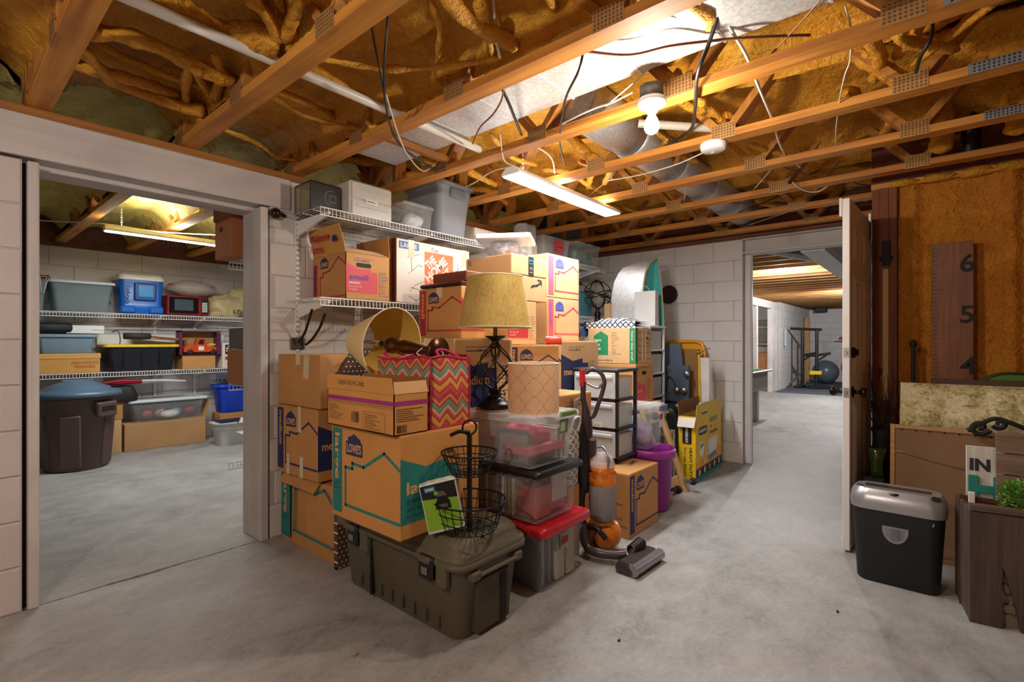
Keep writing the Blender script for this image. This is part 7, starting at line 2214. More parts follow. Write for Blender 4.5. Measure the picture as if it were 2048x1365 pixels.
tag(MB().ico((sx(361) + 0.36, 6.84, Z2 + 0.285), 0.045, 0, 2, (1.3, 1, 0.5), jit=0.8).build('straw_load', plain('straw', '#c9ae5a', 0.9, var=0.4, vscale=60)), 'heap of straw in the back of the orange toy truck', 'straw')
t = plainbox('white carton printed with a black wheel at the right of the storage shelf', sx(446), 6.76, Z2, 0.20, 0.26, 0.31, mat=KWHITE, tape=False)
mb = MB(face_front(1, 0, 1))
mb.flat([(0.03, 0.17), (0.15, 0.17), (0.15, 0.29), (0.03, 0.29)], 0)
mb.flat([(0.09 + 0.05 * cos(a), 0.23 + 0.05 * sin(a)) for a in [2 * pi * i / 20 for i in range(20)]], 1, T(0, 0, 0.0006))
for i in range(8):
    a = 2 * pi * i / 8
    mb.line2([(0.09, 0.23), (0.09 + 0.045 * cos(a), 0.23 + 0.045 * sin(a))], 0.012, 0, T(0, 0, 0.0012))
for i, c_ in enumerate((2, 2, 3)):
    mb.flat([(0.03 + i * 0.045, 0.10), (0.065 + i * 0.045, 0.10), (0.065 + i * 0.045, 0.14), (0.03 + i * 0.045, 0.14)], c_)
mb.text('TRAXION', 0.045, 0.04, h=0.018, w=0.09, mat=0, bold=0.02)
mb.build('printed_front', [INK, WTXT, RED, plain('green_square', '#2f6a50', 0.6)], t)
# on the pier-side shelves
plainbox('brown archive carton with a hand hole high on the shelf behind the pier', 1.28, YA + 0.34, 1.770, 0.34, 0.28, 0.335, mat=m_kraft('red_kraft', '#a8683c'), tape=False)
bl_ = [o for o in bpy.data.objects if o.get('label', '').startswith('brown archive carton')][0]
MB().box((-0.008, -0.008, 0.255), (0.348, 0.288, 0.34), 0, 0.003).build('lid', m_kraft('red_kraft2', '#9b5c33'), bl_)
MB(face_left(0, 0.28, 0.335)).flat([(0.11 + 0.03 * cos(a), 0.19 + 0.02 * sin(a)) for a in [2 * pi * i / 14 for i in range(14)]]).build('hand_hole', BLACKMT, bl_)
tw2 = MB()
rnd = random.Random(4)
for i in range(10):
    x = 1.3 + rnd.uniform(0, .28); y = YA + 0.4 + rnd.uniform(0, .18)
    tw2.tube(spline([(x, y, 2.10), (x + rnd.uniform(-.06, .06), y + rnd.uniform(-.05, .05), 2.15 + rnd.uniform(0, .04)), (x + rnd.uniform(-.1, .1), y + rnd.uniform(-.1, .1), 2.13)], 4), 0.005, 5)
tag(tw2.build('tangled_twigs', BLACKMT), 'tangle of dark twigs lying on the brown archive carton', 'twigs', kind='stuff')
plainbox('plain brown carton on the middle shelf behind the pier', 1.35, YA + 0.30, 0.925, 0.30, 0.30, 0.24, mat=m_kraft('red_kraft3', '#a06a40'), tape=False)
tag(MB().box((1.36, YA + 0.32, 1.167), (1.60, YA + 0.60, 1.31), 0, 0.004).build('dark_grey_case', plain('dark_taupe', '#5c5654', 0.6)), 'dark taupe case on the brown carton behind the pier', 'case')
# floor of the storage room
tc_ = thing('trash_can', 'brown round trash can with a blue grey lid on the storage room floor', 'trash can', (0.955, 6.33, 0))
TB = plain('brown_bin_plastic', '#5a4540', 0.5, var=0.08)
TL = plain('blue_grey_lid', '#4a6074', 0.4, var=0.06)
MB().lathe([(0, 0.0), (0.235, 0.0), (0.245, 0.02), (0.295, 0.66), (0.31, 0.665), (0.31, 0.70), (0.29, 0.70)], 40).build('barrel', TB, tc_)
for a in (-2.2, -1.2, -0.2, 0.8, 1.8, 2.8):
    MB(RZ(a) @ T(0, 0.238, 0.03) @ RX(radians(-4.5))).box((-0.08, -0.02, 0), (0.08, 0.012, 0.50), 0, 0.012).build('moulded_panel', TB, tc_)
MB(RZ(radians(-180 + 35))).box((-0.10, 0.28, 0.50), (0.10, 0.335, 0.64), 0, 0.012).build('handle_housing', TB, tc_)
MB(RZ(radians(-180 + 35))).box((-0.07, 0.32, 0.555), (0.07, 0.338, 0.60), 0, 0.0).build('handle_slot', BLACKMT, tc_)
MB().lathe([(0.335, 0.69), (0.345, 0.70), (0.34, 0.735), (0.30, 0.75), (0.27, 0.745), (0.25, 0.775), (0.12, 0.83), (0, 0.84)], 40).build('lid', TL, tc_)
MB().box((-0.12, -0.03, 0.815), (0.12, 0.03, 0.85), 0, 0.012).build('lid_grip', TL, tc_)
t = plainbox('long low kraft carton lying on the storage room floor right of the trash can', 1.42, 6.78, 0, 0.80, 0.26, 0.30, mat=m_kraft('even_kraft', '#b98f62'), tape=False)
flap(t, (0.80, 0, 0.30), (0, 1, 0), 0.26, (0.10, -0.1, 0.55), 0.22, KRAFT2)
t = tote('wide clear tote of yarn balls on the long carton in the storage room', 1.85, 6.94, 0.302, 0.76, 0.29, 0.26, CLR, clear('pale_lid_plastic', (0.8, 0.8, 0.8)), r=0.04, tap=0.88)
for i, (x, c_, n_) in enumerate(((1.65, '#b24a3a', 'brick red'), (1.78, '#c79a8a', 'dusty pink'), (1.93, '#8fb0b2', 'pale aqua'), (2.08, '#b8483c', 'coral red'))):
    tag(MB().ico((x, 6.92, 0.395 + 0.01 * (i % 2)), 0.065, 0, 2, jit=0.1).build('yarn_ball', plain('yarn_%d' % i, c_, 0.9, var=0.3, vscale=40)), n_ + ' yarn ball inside the wide clear tote', 'yarn')
tag(MB().ico((1.86, 6.83, 0.375), 0.055, 0, 2, (1.8, 0.5, 0.8), jit=0.1).build('yarn_ball', plain('yarn_white', '#dcd6cf', 0.9)), 'white yarn skein at the front of the wide clear tote', 'yarn')
plainbox('small grey kraft carton on the floor between trash can and long carton', 1.20, 6.80, 0, 0.20, 0.25, 0.36, mat=KRAFT2, tape=False)
t = thing('black_bag', 'black soft case above the small carton right of the trash can', 'bag', (1.36, 6.90, 0.56))
MB().rr([(0.36, 0.26, 0, 0.04), (0.38, 0.28, 0.06, 0.05), (0.30, 0.22, 0.16, 0.05)], 0, 4).build('case_body', plain('black_nylon', '#15171c'), t)
plainbox('kraft carton under the black soft case in the storage room', 1.21, 6.80, 0.362, 0.20, 0.25, 0.196, mat=KRAFT)
t = thing('folded_umbrella', 'red and white folded umbrella lying across the black case', 'umbrella', (1.25, 6.84, 0.745))
MB().tube([(0, 0, 0.02), (0.15, 0.0, 0.03), (0.34, 0, 0.02)], [0.015, 0.035, 0.018], 10).build('red_cloth', plain('red_umbrella_cloth', '#b01f2e', 0.6), t)
MB().tube([(0.34, 0, 0.02), (0.55, 0.01, 0.02), (0.78, 0.03, 0.0)], [0.022, 0.02, 0.01], 8).build('white_cloth', WHITEPL, t)
t = tote('bright blue tub on the floor at the right of the storage room', 2.62, 6.92, 0.32, 0.52, 0.30, 0.36, plain('bright_blue_plastic', '#1a45c8', 0.35), plain('bright_blue_plastic', '#1a45c8', 0.35), r=0.09, tap=0.85)
plainbox('kraft carton under the bright blue tub', 2.38, 6.79, 0, 0.46, 0.27, 0.318)
t = thing('garland', 'dark green artificial garland heaped on the bright blue tub', 'garland', (2.62, 6.92, 0.70))
gm = MB(); rnd = random.Random(11)
for i in range(60):
    x = rnd.uniform(-.24, .24); y = rnd.uniform(-.13, .1)
    gm.tube([(x, y, 0), (x + rnd.uniform(-.04, .04), y + rnd.uniform(-.03, .03), rnd.uniform(.02, .06))], 0.004, 4)
gm.build('needles', plain('dark_green_needles', '#2f4a3a', 0.7), t, kind='stuff')
t = tote('open white laundry basket with papers on the storage room floor', 2.38, 6.42, 0, 0.42, 0.34, 0.26, plain('pearl_plastic', '#c6c6c2', 0.4), None, r=0.10, tap=0.78)
tag(MB().box((2.22, 6.32, 0.265), (2.50, 6.52, 0.285), 0, 0.004, M=None).build('dark_binder', plain('dark_navy_binder', '#232a3b', 0.4)), 'dark navy binder lying on top of the white laundry basket', 'binder')
tag(MB(T(2.36, 6.27, 0.16) @ RX(-0.35) @ RY(0.5)).box((0, 0, 0), (0.12, 0.004, 0.19)).build('paper_note', PAPERW), 'white paper leaflet leaning at the front of the laundry basket', 'paper')
tag(MB().ico((2.50, 6.36, 0.235), 0.055, 0, 2, (1.6, 1, 0.7), jit=0.4).build('lime_shoe', plain('lime_green', '#8ac23a', 0.5)), 'lime green clog on the right side of the laundry basket', 'shoe')
tag(MB().box((sx(208), 7.09, 1.10), (sx(470), 7.113, 1.30), 0, 0.004).build('white_slat_panel', WHITEPL), 'white slatted panel on the wall behind the yellow lidded tote', 'panel')
tag(MB().box((0.40, 7.0, 2.03), (0.66, 7.10, 2.14), 0, 0.006).build('power_strip', WHITEPL), 'white outlet box below the trusses at the left of the storage room', 'outlet')

# ------------------------------------------------------------------ right hand group
sh = thing('paper_shredder', 'black and silver paper shredder bin on the floor in front of the big frame back', 'shredder', (3.09, 0.145, 0), 0.0)
# local: x away from the viewer (depth), y along the front
SB = plain('shredder_black', '#141618', 0.55, var=0.15, bump=0.2, bscale=200)
SG = plain('shredder_silver', '#a9abb0', 0.3, 0.6, var=0.05)
sw, sd = 0.37, 0.20
MB().rr([(sd - 0.03, sw - 0.05, 0.0, 0.05), (sd - 0.02, sw - 0.04, 0.01, 0.05), (sd, sw, 0.36, 0.06), (sd, sw, 0.375, 0.06)], 0, 6, c=(sd / 2, 0)).build('bin', SB, sh)
MB().rr([(sd + 0.01, sw + 0.012, 0.368, 0.065), (sd + 0.015, sw + 0.02, 0.40, 0.07), (sd + 0.0, sw + 0.01, 0.44, 0.07), (sd - 0.04, sw - 0.03, 0.468, 0.06)], 0, 6, c=(sd / 2, 0)).build('head', SG, sh)
MB().box((sd / 2 - 0.02, -0.135, 0.462), (sd / 2 + 0.02, 0.135, 0.472), 0, 0.004).build('paper_slot', plain('slot_bronze', '#5a4a3e', 0.2, 0.6), sh)
MB().box((sd / 2 - 0.045, -0.125, 0.462), (sd / 2 - 0.022, 0.125, 0.470), 0, 0.004).build('chrome_bar', STEEL, sh)
MB().box((0.012, -0.165, 0.452), (0.045, -0.13, 0.468), 0, 0.004).build('power_switch', BLACKPL, sh)
MB(RY(radians(-15))).lathe([(0.0, 0.006), (0.022, 0.006), (0.022, 0.0)], 20, c=(0.14, 0.01, 0.435)).build('round_button', BLACKPL, sh)
for r_ in range(2):
    for c_ in range(3):
        MB().box((0.05 + r_ * 0.018, 0.140 + c_ * 0.010, 0.466), (0.058 + r_ * 0.018, 0.146 + c_ * 0.010, 0.470)).build('vent_hole', BLACKMT, sh)
MF = frame((-0.004, 0.0, 0.0), (0, -1, 0), (0.03, 0, 1), (-1, 0, 0.03))
MBw = MB(MF @ T(-0.005, 0.285, 0))
arc = [(0.05 * cos(a), 0.062 * sin(a)) for a in [pi + pi * i / 16 for i in range(17)]]
MBw.prism([(0.05, 0.015)] + [(-0.05, 0.015)][::1] + arc[0:], -0.004, 0.006) if False else MBw.prism([(0.052, 0.012), (-0.052, 0.012)] + [(0.052 * cos(a), 0.068 * sin(a)) for a in [pi + pi * i / 14 for i in range(1, 14)]], -0.004, 0.005)
MBw.build('window_frame', STEEL, sh)
MB(MF @ T(-0.005, 0.285, 0.0055)).flat([(0.042, 0.004), (-0.042, 0.004)] + [(0.042 * cos(a), 0.056 * sin(a)) for a in [pi + pi * i / 14 for i in range(1, 14)]]).build('window_pane', plain('striped_window', '#6d7482', 0.1, var=0.4, vscale=50, stretch=(1, 1, 0.1)), sh)
lb = MB(MF @ T(0.075, 0.335, 0.004))
lb.line2([(0, 0), (0.065, 0), (0.065, 0.016), (0.05, 0.016), (0.04, 0.026), (0.028, 0.026), (0.018, 0.016), (0, 0.016), (0, 0)], 0.002).text('Fellowes', 0.006, 0.004, h=0.008, w=0.052, bold=0.02)
lb.build('emblem', WTXT, sh)

# big framed picture seen from the back
pf = thing('picture_frame_back', 'large framed picture leaning with its brown paper back and hanging wire showing', 'picture frame', (3.60, 0.20, 0.0), 0)
MASO = plain('masonite', '#8a6a4c', 0.75, var=0.08, bump=0.15)
FW = wood('light_frame_wood', '#a97a48', '#c99c68', 1, 1.5)
u_ = Vector((0, -1, 0)); v_ = Vector((0.10, 0, 1)).normalized(); n_ = Vector((-1, 0, 0.10)).normalized()
MP = frame((0, 0, 0), u_, v_, n_)
FWD, FHT = 0.62, 0.735
MB(MP).box((0.01, 0.01, -0.012), (FWD - 0.01, FHT - 0.01, -0.004)).build('backing_board', MASO, pf)
for a, b_ in (((0, 0, -0.02), (0.022, FHT, 0.006)), ((FWD - 0.022, 0, -0.02), (FWD, FHT, 0.006)), ((0.022, FHT - 0.022, -0.02), (FWD - 0.022, FHT, 0.006)), ((0.022, 0, -0.02), (FWD - 0.022, 0.022, 0.006))):
    MB(MP).box(a, b_, 0, 0.002).build('frame_rail', FW, pf)
MB(MP).tube(spline([(0.02, FHT - 0.16, 0.004), (0.06, FHT - 0.155, 0.008), (0.20, FHT - 0.19, 0.006), (0.40, FHT - 0.215, 0.006), (0.60, FHT - 0.17, 0.004)], 6), 0.0022, 6).build('hanging_wire', STEEL, pf)
for i in range(9):
    MB(MP).box((0.05 + i * 0.062, FHT - 0.032, -0.003), (0.058 + i * 0.062, FHT - 0.022, 0.0)).build('retaining_pin', BLACKMT, pf)
# floral cushion boards behind it
FL = bpy.data.materials.new('floral_upholstery'); FL.use_nodes = True
_nt_ = FL.node_tree; _b = _nt_.nodes['Principled BSDF']
_f = _noise(_nt_, _coord(_nt_), 34, 5, 0.7, 1.5)
_g = _noise(_nt_, _coord(_nt_), 12, 4, 0.6, 1.0)
_k = _math(_nt_, 'ADD', _math(_nt_, 'MULTIPLY', _f, 0.55), _math(_nt_, 'MULTIPLY', _g, 0.45))
_nt_.links.new(_ramp(_nt_, _k, [(0.40, hexc('#8f8a4e')), (0.48, hexc('#c9bd88')), (0.55, hexc('#e0d8b8'))]), _b.inputs['Base Color'])
_b.inputs['Roughness'].default_value = 0.85
_bump(_nt_, _b, _g, 0.3, 0.01)
cu = thing('floral_cushion', 'thick cream and green floral cushion leaning above the frame back', 'cushion', (3.74, 0.16, 0.72), 0)
cm = MB(frame((0, 0, 0), (0, -1, 0), Vector((0.45, 0, 1)).normalized(), Vector((-1, 0, 0.45)).normalized()))
vs = []; fs = []
nx, ny = 30, 10
for s_ in (0, 1):
    for i in range(nx + 1):
        for j in range(ny + 1):
            e = min(1, 6 * min(i / nx, 1 - i / nx)) * min(1, 4 * min(j / ny, 1 - j / ny))
            e = e ** 0.5
            tuft = 0.008 * cos(i / nx * 22 * pi / 2)
            x = 0.80 * i / nx + 0.0; y = 0.27 * j / ny + 0.02 * (1 - i / nx) * 0
            vs.append((x, y, (0.045 * e + tuft * e) * (1 if s_ else -1)))
for s_ in (0, 1):
    o_ = s_ * (nx + 1) * (ny + 1)
    for i in range(nx):
        for j in range(ny):
            a = o_ + i * (ny + 1) + j
            f_ = (a, a + ny + 1, a + ny + 2, a + 1)
            fs.append(f_ if s_ else f_[::-1])
cm.add(vs, fs, 0, None, True).build('cushion_body', FL, cu)
tag(MB(frame((3.98, 0.02, 0.0), (0, -1, 0), (0.02, 0, 1), (-1, 0, 0.02))).box((0, 0, 0), (1.0, 0.99, 0.03), 0, 0.004).build('board_behind', plain('taupe_board', '#5a4538', 0.7, var=0.15)), 'taupe board standing between the cushion and the foamed wall', 'board')
plainbox('plain carton on the floor behind the picture frame carrying the cushion', 3.70, -0.62, 0, 0.26, 0.78, 0.66, mat=INSIDE, tape=False)
gc = thing('plastic_tray', 'green molded plastic tray edge showing above the cushion at the right', 'tray', (4.02, -0.20, 0.55), 0)
gM = frame((0, 0, 0), (0, -1, 0), (0.0, 0, 1), (-1, 0, 0))
gP = [(-0.04, 0), (0.75, 0), (0.75, 0.44), (0.10, 0.46), (0.03, 0.44), (-0.02, 0.38)]
gP = [(-0.02, 0), (0.75, 0), (0.75, 0.47)] + [(0.12 - 0.14 * sin(a), 0.34 + 0.14 * cos(a)) for a in [pi / 2 * i / 6 for i in range(7)]]
MB(gM).prism(gP, 0, 0.012).build('shell', plain('grass_green_plastic', '#4f7f1e', 0.4), gc)
MB(gM).tube([(p[0], p[1], 0.006) for p in gP], 0.009, 8, closed=True).build('dark_rim', plain('dark_green_rim', '#1f3210', 0.4), gc)
# black scroll iron
si = thing('iron_scroll', 'black wrought iron scroll lying on the cushion above the frame back', 'ironwork', (0, 0, 0), 0)
def scroll(cx, cy, r, turns, s_=1):
    return [AT(cx + s_ * r * (1 - k / 26) * cos(0.4 + 2 * pi * turns * k / 26), cy + r * 0.7 * (1 - k / 26) * sin(0.4 + 2 * pi * turns * k / 26), x=3.60) for k in range(24)]
MB().tube(scroll(1960, 855, 22, 1.4), 0.012, 8).build('scroll', BLACKMT, si)
MB().tube(scroll(2000, 848, 16, 1.2, -1), 0.011, 8).build('scroll', BLACKMT, si)
MB().tube(spline([AT(1935, 862, x=3.6), AT(1962, 848, x=3.6), AT(1990, 838, x=3.6), AT(2020, 846, x=3.6), AT(2060, 862, x=3.6)], 5), 0.011, 8).build('scroll_bar', BLACKMT, si)
# black pole with knob at the stud
t = thing('black_pole', 'thin black pole with a round knob leaning on the foamed studs', 'pole', (3.98, 0.105, 0), 0)
MB().tube([(0, 0, 0), (0.08, 0.0, 1.18)], 0.011, 10).build('shaft', BLACKMT, t)
MB().ico((0.08, 0, 1.2), 0.02, 0, 2, (1, 1, 1.3)).build('knob', BLACKMT, t)
# dark vase with twigs behind the door leaf
t = thing('twig_vase', 'dark vase with bare branching twigs in the gap between door and shredder', 'vase', (3.82, 0.255, 0), 0)
MB().lathe([(0, 0), (0.045, 0.0), (0.06, 0.10), (0.062, 0.40), (0.04, 0.62), (0.05, 0.68), (0.045, 0.68)], 20).build('vase_body', BLACKMT, t)
rnd = random.Random(21)
tm = MB()
for i in range(16):
    a = rnd.uniform(0, 2 * pi); L_2 = rnd.uniform(0.25, 0.48)
    p0 = Vector((0.01 * cos(a), 0.01 * sin(a), 0.62)); p1 = p0 + Vector((0.05 * cos(a), 0.05 * sin(a), L_2 * 0.5)); p2 = p0 + Vector((0.10 * cos(a + .5), 0.06 * sin(a + .5), L_2))
    tm.tube([p0, p1, p2], [0.003, 0.0022, 0.0012], 4)
    p3 = p1 + Vector((rnd.uniform(-.06, .06), rnd.uniform(-.05, .05), rnd.uniform(.05, .12)))
    tm.tube([p1, p3], [0.002, 0.001], 4)
tm.build('twigs', BLACKMT, t, kind='stuff')
tag(MB().lathe([(0, 0), (0.035, 0.0), (0.03, 0.05), (0.032, 0.10), (0.045, 0.17), (0.04, 0.17)], 18, c=(3.63, 0.262, 0.42)).build('green_glass_vase', plain('dark_green_glass', '#2b3a1a', 0.15)), 'dark green glass vase just behind the left corner of the shredder', 'vase')
plainbox('narrow dark carton standing under the green glass vase', 3.56, 0.225, 0, 0.12, 0.10, 0.418, mat=plain('nearly_black_card', '#221b16', 0.8), tape=False)

# signs and crates at the right edge
WS = wood('white_wash_board', '#b9b6a8', '#dcd9cc', 2, 1.2, 0.7, 0.15)
hs = thing('wooden_word_sign', 'narrow whitewashed upright sign board with raised letters leaning on the frame back', 'sign', (3.30, -0.118, 0.0))
uH = Vector((0.1, -1, 0)).normalized()
MH = frame((0, 0, 0), uH, Vector((0.05, 0, 1)).normalized(), uH.cross(Vector((0.05, 0, 1)).normalized()) * 1.0)
nH = uH.cross(Vector((0.05, 0, 1)).normalized())
if nH.x > 0:
    MH = frame((0, 0, 0), uH, Vector((0.05, 0, 1)).normalized(), -nH)
MB(MH).box((0, 0, -0.018), (0.16, 0.70, 0), 0, 0.002).build('board', WS, hs)
MB(MH @ T(0.012, 0.585, 0.001)).text('IN', 0, 0, h=0.06, w=0.075, bold=0.05).build('dark_letters', plain('dark_plum_paint', '#332a33', 0.6), hs)
HH = MB(MH @ T(0.006, 0.43, 0.001))
HH.prism([(0, 0), (0.035, 0), (0.035, 0.05), (0.09, 0.05), (0.09, 0), (0.125, 0), (0.125, 0.13), (0.09, 0.13), (0.09, 0.085), (0.035, 0.085), (0.035, 0.13), (0, 0.13)], 0, 0.014)
HH.build('teal_letter', plain('teal_paint', '#2a8a7e', 0.5), hs)
MB(MH @ T(0.012, 0.32, 0.001)).text('TH', 0, 0, h=0.06, w=0.075, bold=0.05).build('dark_letters', plain('dark_plum_paint', '#332a33', 0.6), hs)

PLK = wood('barn_board', '#5b4636', '#8a725c', 1, 1.3, 0.7, 0.2)
ps = thing('plank_sign', 'barn wood plank panel with a galvanised letter leaning at the right edge', 'sign', (3.18, -0.215, 0.0))
MPp = frame((0, 0, 0), (0, -1, 0), Vector((0.06, 0, 1)).normalized(), Vector((-1, 0, 0.06)).normalized())
for i in range(6):
    MB(MPp).box((0.0, 0.21 + i * 0.098, -0.016), (0.5, 0.21 + i * 0.098 + 0.094, 0), 0, 0.002).build('plank', PLK, ps)
MB(MPp).box((0.03, 0.0, -0.03), (0.08, 0.80, -0.017), 0, 0.002).build('back_batten', PLK, ps)
GL_ = MB(MPp @ T(0.095, 0.53, 0.001))
GL_.prism([(0, 0), (0.10, 0), (0.10, 0.035), (0.065, 0.05), (0.065, 0.18), (0.10, 0.195), (0.10, 0.23), (0, 0.23), (0, 0.195), (0.03, 0.18), (0.03, 0.05), (0, 0.035)], 0, 0.02)
GL_.build('galvanised_letter', plain('rough_zinc', '#77727a', 0.5, 0.6, var=0.3, vscale=60), ps)
# small frames between shredder and crate
DKF = wood('dark_red_frame', '#3c1a10', '#5e2c1b', 2, 1.5, 0.4, 0.1)
f1_ = thing('small_picture_frame', 'dark red small picture frame standing behind the crate beside the shredder', 'picture frame', (3.10, -0.085, 0.0))
MB(MPp).box((0, 0, -0.008), (0.20, 0.50, -0.004)).build('picture', plain('brown_orange_print', '#7a4526', 0.5, var=0.3), f1_)
for a, b_ in (((0, 0, -0.012), (0.02, 0.50, 0.006)), ((0.18, 0, -0.012), (0.20, 0.50, 0.006)), ((0.02, 0.48, -0.012), (0.18, 0.50, 0.006)), ((0.02, 0, -0.012), (0.18, 0.02, 0.006))):
    MB(MPp).box(a, b_, 0, 0.002).build('frame_rail', DKF, f1_)
f2_ = thing('small_picture_frame', 'pale wooden frame edge standing right against the brown crate', 'picture frame', (3.03, -0.105, 0.0))
MB(MPp).box((0, 0, -0.02), (0.016, 0.42, 0.0), 0, 0.002).build('frame_rail', FW, f2_)
MB(MPp).box((0.016, 0, -0.014), (0.2, 0.42, -0.006), 0, 0.001).build('picture', plain('brown_orange_print', '#7a4526'), f2_)
tag(MB(T(3.10, -0.105, 0.0)).box((0, -0.035, 0), (0.02, -0.012, 0.522), 0, 0.002).build('white_booklet', PAPERW), 'small white booklet sticking up behind the dark red frame', 'booklet')

CRW = wood('weathered_dark_crate', '#3b2f2a', '#5d4d44', 2, 1.2, 0.65, 0.2)
cr = thing('wooden_crate_sign', 'dark brown wooden crate with a cut out letter at the right edge', 'crate', (2.925, -0.115, 0.0), radians(8))
# local: y runs to the right edge (-), x away
MC = frame((0, 0, 0), (0, -1, 0), (0, 0, 1), (-1, 0, 0))
MB(MC).prism([(0, 0.0), (0.105, 0.0), (0.105, 0.07), (0.10, 0.10), (0.118, 0.13), (0.10, 0.17), (0.105, 0.26), (0.145, 0.10), (0.16, 0.0), (0.30, 0), (0.30, 0.48), (0, 0.48)], -0.025, 0).build('front_panel', CRW, cr)
MB(MC).prism([(0.0, 0.485), (0.50, 0.485), (0.50, 0.51), (0.0, 0.51)], -0.03, 0.004).build('top_rail', wood('crate_rail', '#4b3d35', '#6d5b50', 1, 1.2), cr)
MB(MC).prism([(0.30, 0.0), (0.55, 0.0), (0.55, 0.485), (0.30, 0.485)], -0.024, -0.001).build('front_panel', CRW, cr)
MB().box((0.025, -0.02, 0), (0.30, 0.0, 0.48), 0, 0.003).build('side_board', CRW, cr)
MB().box((0.035, -0.5, 0.33), (0.28, -0.02, 0.345), 0, 0.003).build('inner_shelf', CRW, cr)
bp = MB(MC).box((0.02, 0.0, -0.05), (0.5, 0.40, -0.04)).build('script_panel', plain('grey_tan_board', '#8f7f6c', 0.7, var=0.1), cr)
tx_ = MB(MC @ T(0, 0, -0.038))
for i, s_t in enumerate(('we love as a family', 'here we are a team', 'we do second chances', 'we have fun we are', 'real and we are loud', 'we do mistakes i am', 'sorry hugs happy')):
    tx_.text(s_t, 0.105, 0.30 - i * 0.042, h=0.016, bold=0.01)
tx_.build('script_lettering', INK, cr)

# small boxwood plant in the crate
bxp = thing('boxwood_plant', 'round green artificial boxwood plant sitting in the dark crate', 'plant', (3.06, -0.30, 0.346))
MB().lathe([(0, 0), (0.045, 0), (0.055, 0.10), (0.05, 0.10)], 16).build('pot', plain('dark_pot', '#3b342e', 0.7), bxp)
rnd = random.Random(31)
lf = [MB() for _ in range(2)]
for i in range(1500):
    z = rnd.uniform(-0.6, 1); a = rnd.uniform(0, 2 * pi); r_ = sqrt(max(0, 1 - z * z))
    R0 = 0.095 * rnd.uniform(0.72, 1.02)
    c = Vector((r_ * cos(a) * R0, r_ * sin(a) * R0, 0.175 + z * R0))
    nn = Vector((r_ * cos(a), r_ * sin(a), z)) + Vector((rnd.uniform(-.7, .7), rnd.uniform(-.7, .7), rnd.uniform(-.3, .9)))
    M_ = aim(c, c + nn)
    s_ = 0.0085
    lf[i % 2].add([(-s_ * .6, 0, 0), (0, 0, s_ * 1.3), (s_ * .6, 0.001, 0), (0, 0.002, -s_ * .8)], [(0, 1, 2, 3)], 0, M_)
lf[0].build('leaves', plain('boxwood_green', '#4d8a2a', 0.45, var=0.3, vscale=60), bxp, kind='stuff')
lf[1].build('leaves', plain('boxwood_light_green', '#7bb04a', 0.45, var=0.3, vscale=60), bxp, kind='stuff')
tag(MB(T(3.0, -0.36, 0.40) @ RX(0.9)).box((0, 0, 0), (0.02, 0.02, 0.26), 0, 0.003).build('grey_stick', plain('grey_stick_wood', '#8a8078', 0.7)), 'grey wooden stick slanting across the crate under the plant', 'stick')

# ------------------------------------------------------------------ far room
pt_ = thing('pool_table', 'pool table with green cloth behind the white post in the far room', 'pool table', (6.62, 1.95, 0))
MB().box((0, 0, 0.50), (1.75, 0.95, 0.78), 0, 0.03).build('cabinet', plain('grey_brown_cabinet', '#8a7c72', 0.5), pt_)
MB().box((-0.04, -0.05, 0.765), (1.80, 1.0, 0.80), 0, 0.012).build('rail', plain('dark_rail_wood', '#4d3a30', 0.4), pt_)
MB().box((0.08, 0.08, 0.79), (1.68, 0.88, 0.808)).build('green_cloth', plain('pool_cloth', '#2a8a68', 0.8), pt_)
for x in (0.1, 1.55):
    for y in (0.1, 0.75):
        MB().box((x, y, 0), (x + 0.1, y + 0.1, 0.50), 0, 0.01).build('leg', PAINTWZ, pt_)
for i, (x, y, c_, l_) in enumerate(((8.1, 2.15, '#c93226', 'red'), (8.16, 2.3, '#e0a61e', 'yellow'), (8.0, 2.25, '#d9641e', 'orange'))):
    tag(MB().ico((x, y, 0.808 + 0.045), 0.045, 0, 2).build('ball', plain('ball_%d' % i, c_, 0.2)), l_ + ' ball lying on the pool table in the far room', 'ball')
# dip station
dp = thing('dip_station', 'black power tower exercise frame with a yellow strap in the far room', 'exercise frame', (14.9, 2.50, 0.012), radians(-49.7))
def bar(p, q, r=0.03, n='tube', m=BLACKPL):
    MB().tube([p, q], r, 8).build(n, m, dp)
for x, y in ((-0.11, 0.12), (0.12, -0.12)):
    bar((x, y, 0), (x + 0.01, y, 1.52), 0.04, 'upright')
    bar((x - 0.2, y, 0.03), (x + 0.5, y - 0.1, 0.03), 0.035, 'foot')
    bar((x - 0.32, y, 0.10), (x, y, 0.42), 0.025, 'brace')
    bar((x, y, 0.86), (x + 0.24, y - 0.2, 0.92), 0.03, 'dip_bar')
    bar((x + 0.2, y - 0.15, 0.9), (x, y, 0.70), 0.022, 'brace')
bar((-0.32, 0.3, 1.56), (0.20, -0.2, 1.52), 0.035, 'pull_up_bar')
bar((-0.11, 0.12, 0.85), (0.12, -0.12, 0.85), 0.03, 'cross_bar')
MB().box((-0.06, -0.16, 0.36), (0.24, -0.10, 0.46), 0, 0.01).build('yellow_strap', plain('yellow_strap', '#e0c31e', 0.5), dp)
tag(MB().box((13.3, -1.0, 0.001), (17.9, 2.95, 0.012)).build('rubber_mat', plain('dark_blue_grey_mat', '#4a5058', 0.8)), 'dark rubber gym mat on the far room floor', 'mat')
bl = thing('exercise_ball', 'grey exercise ball on the mat near the far room corner', 'ball', (16.9, 2.42, 0.012))
MB().ico((0, 0, 0.34), 0.34, 0, 4).build('ball_body', plain('grey_ball', '#59626a', 0.3, var=0.03), bl)
ex = thing('weight_bench', 'black exercise machine behind the grey ball partly hidden by the door', 'exercise machine', (17.3, 1.55, 0.012))
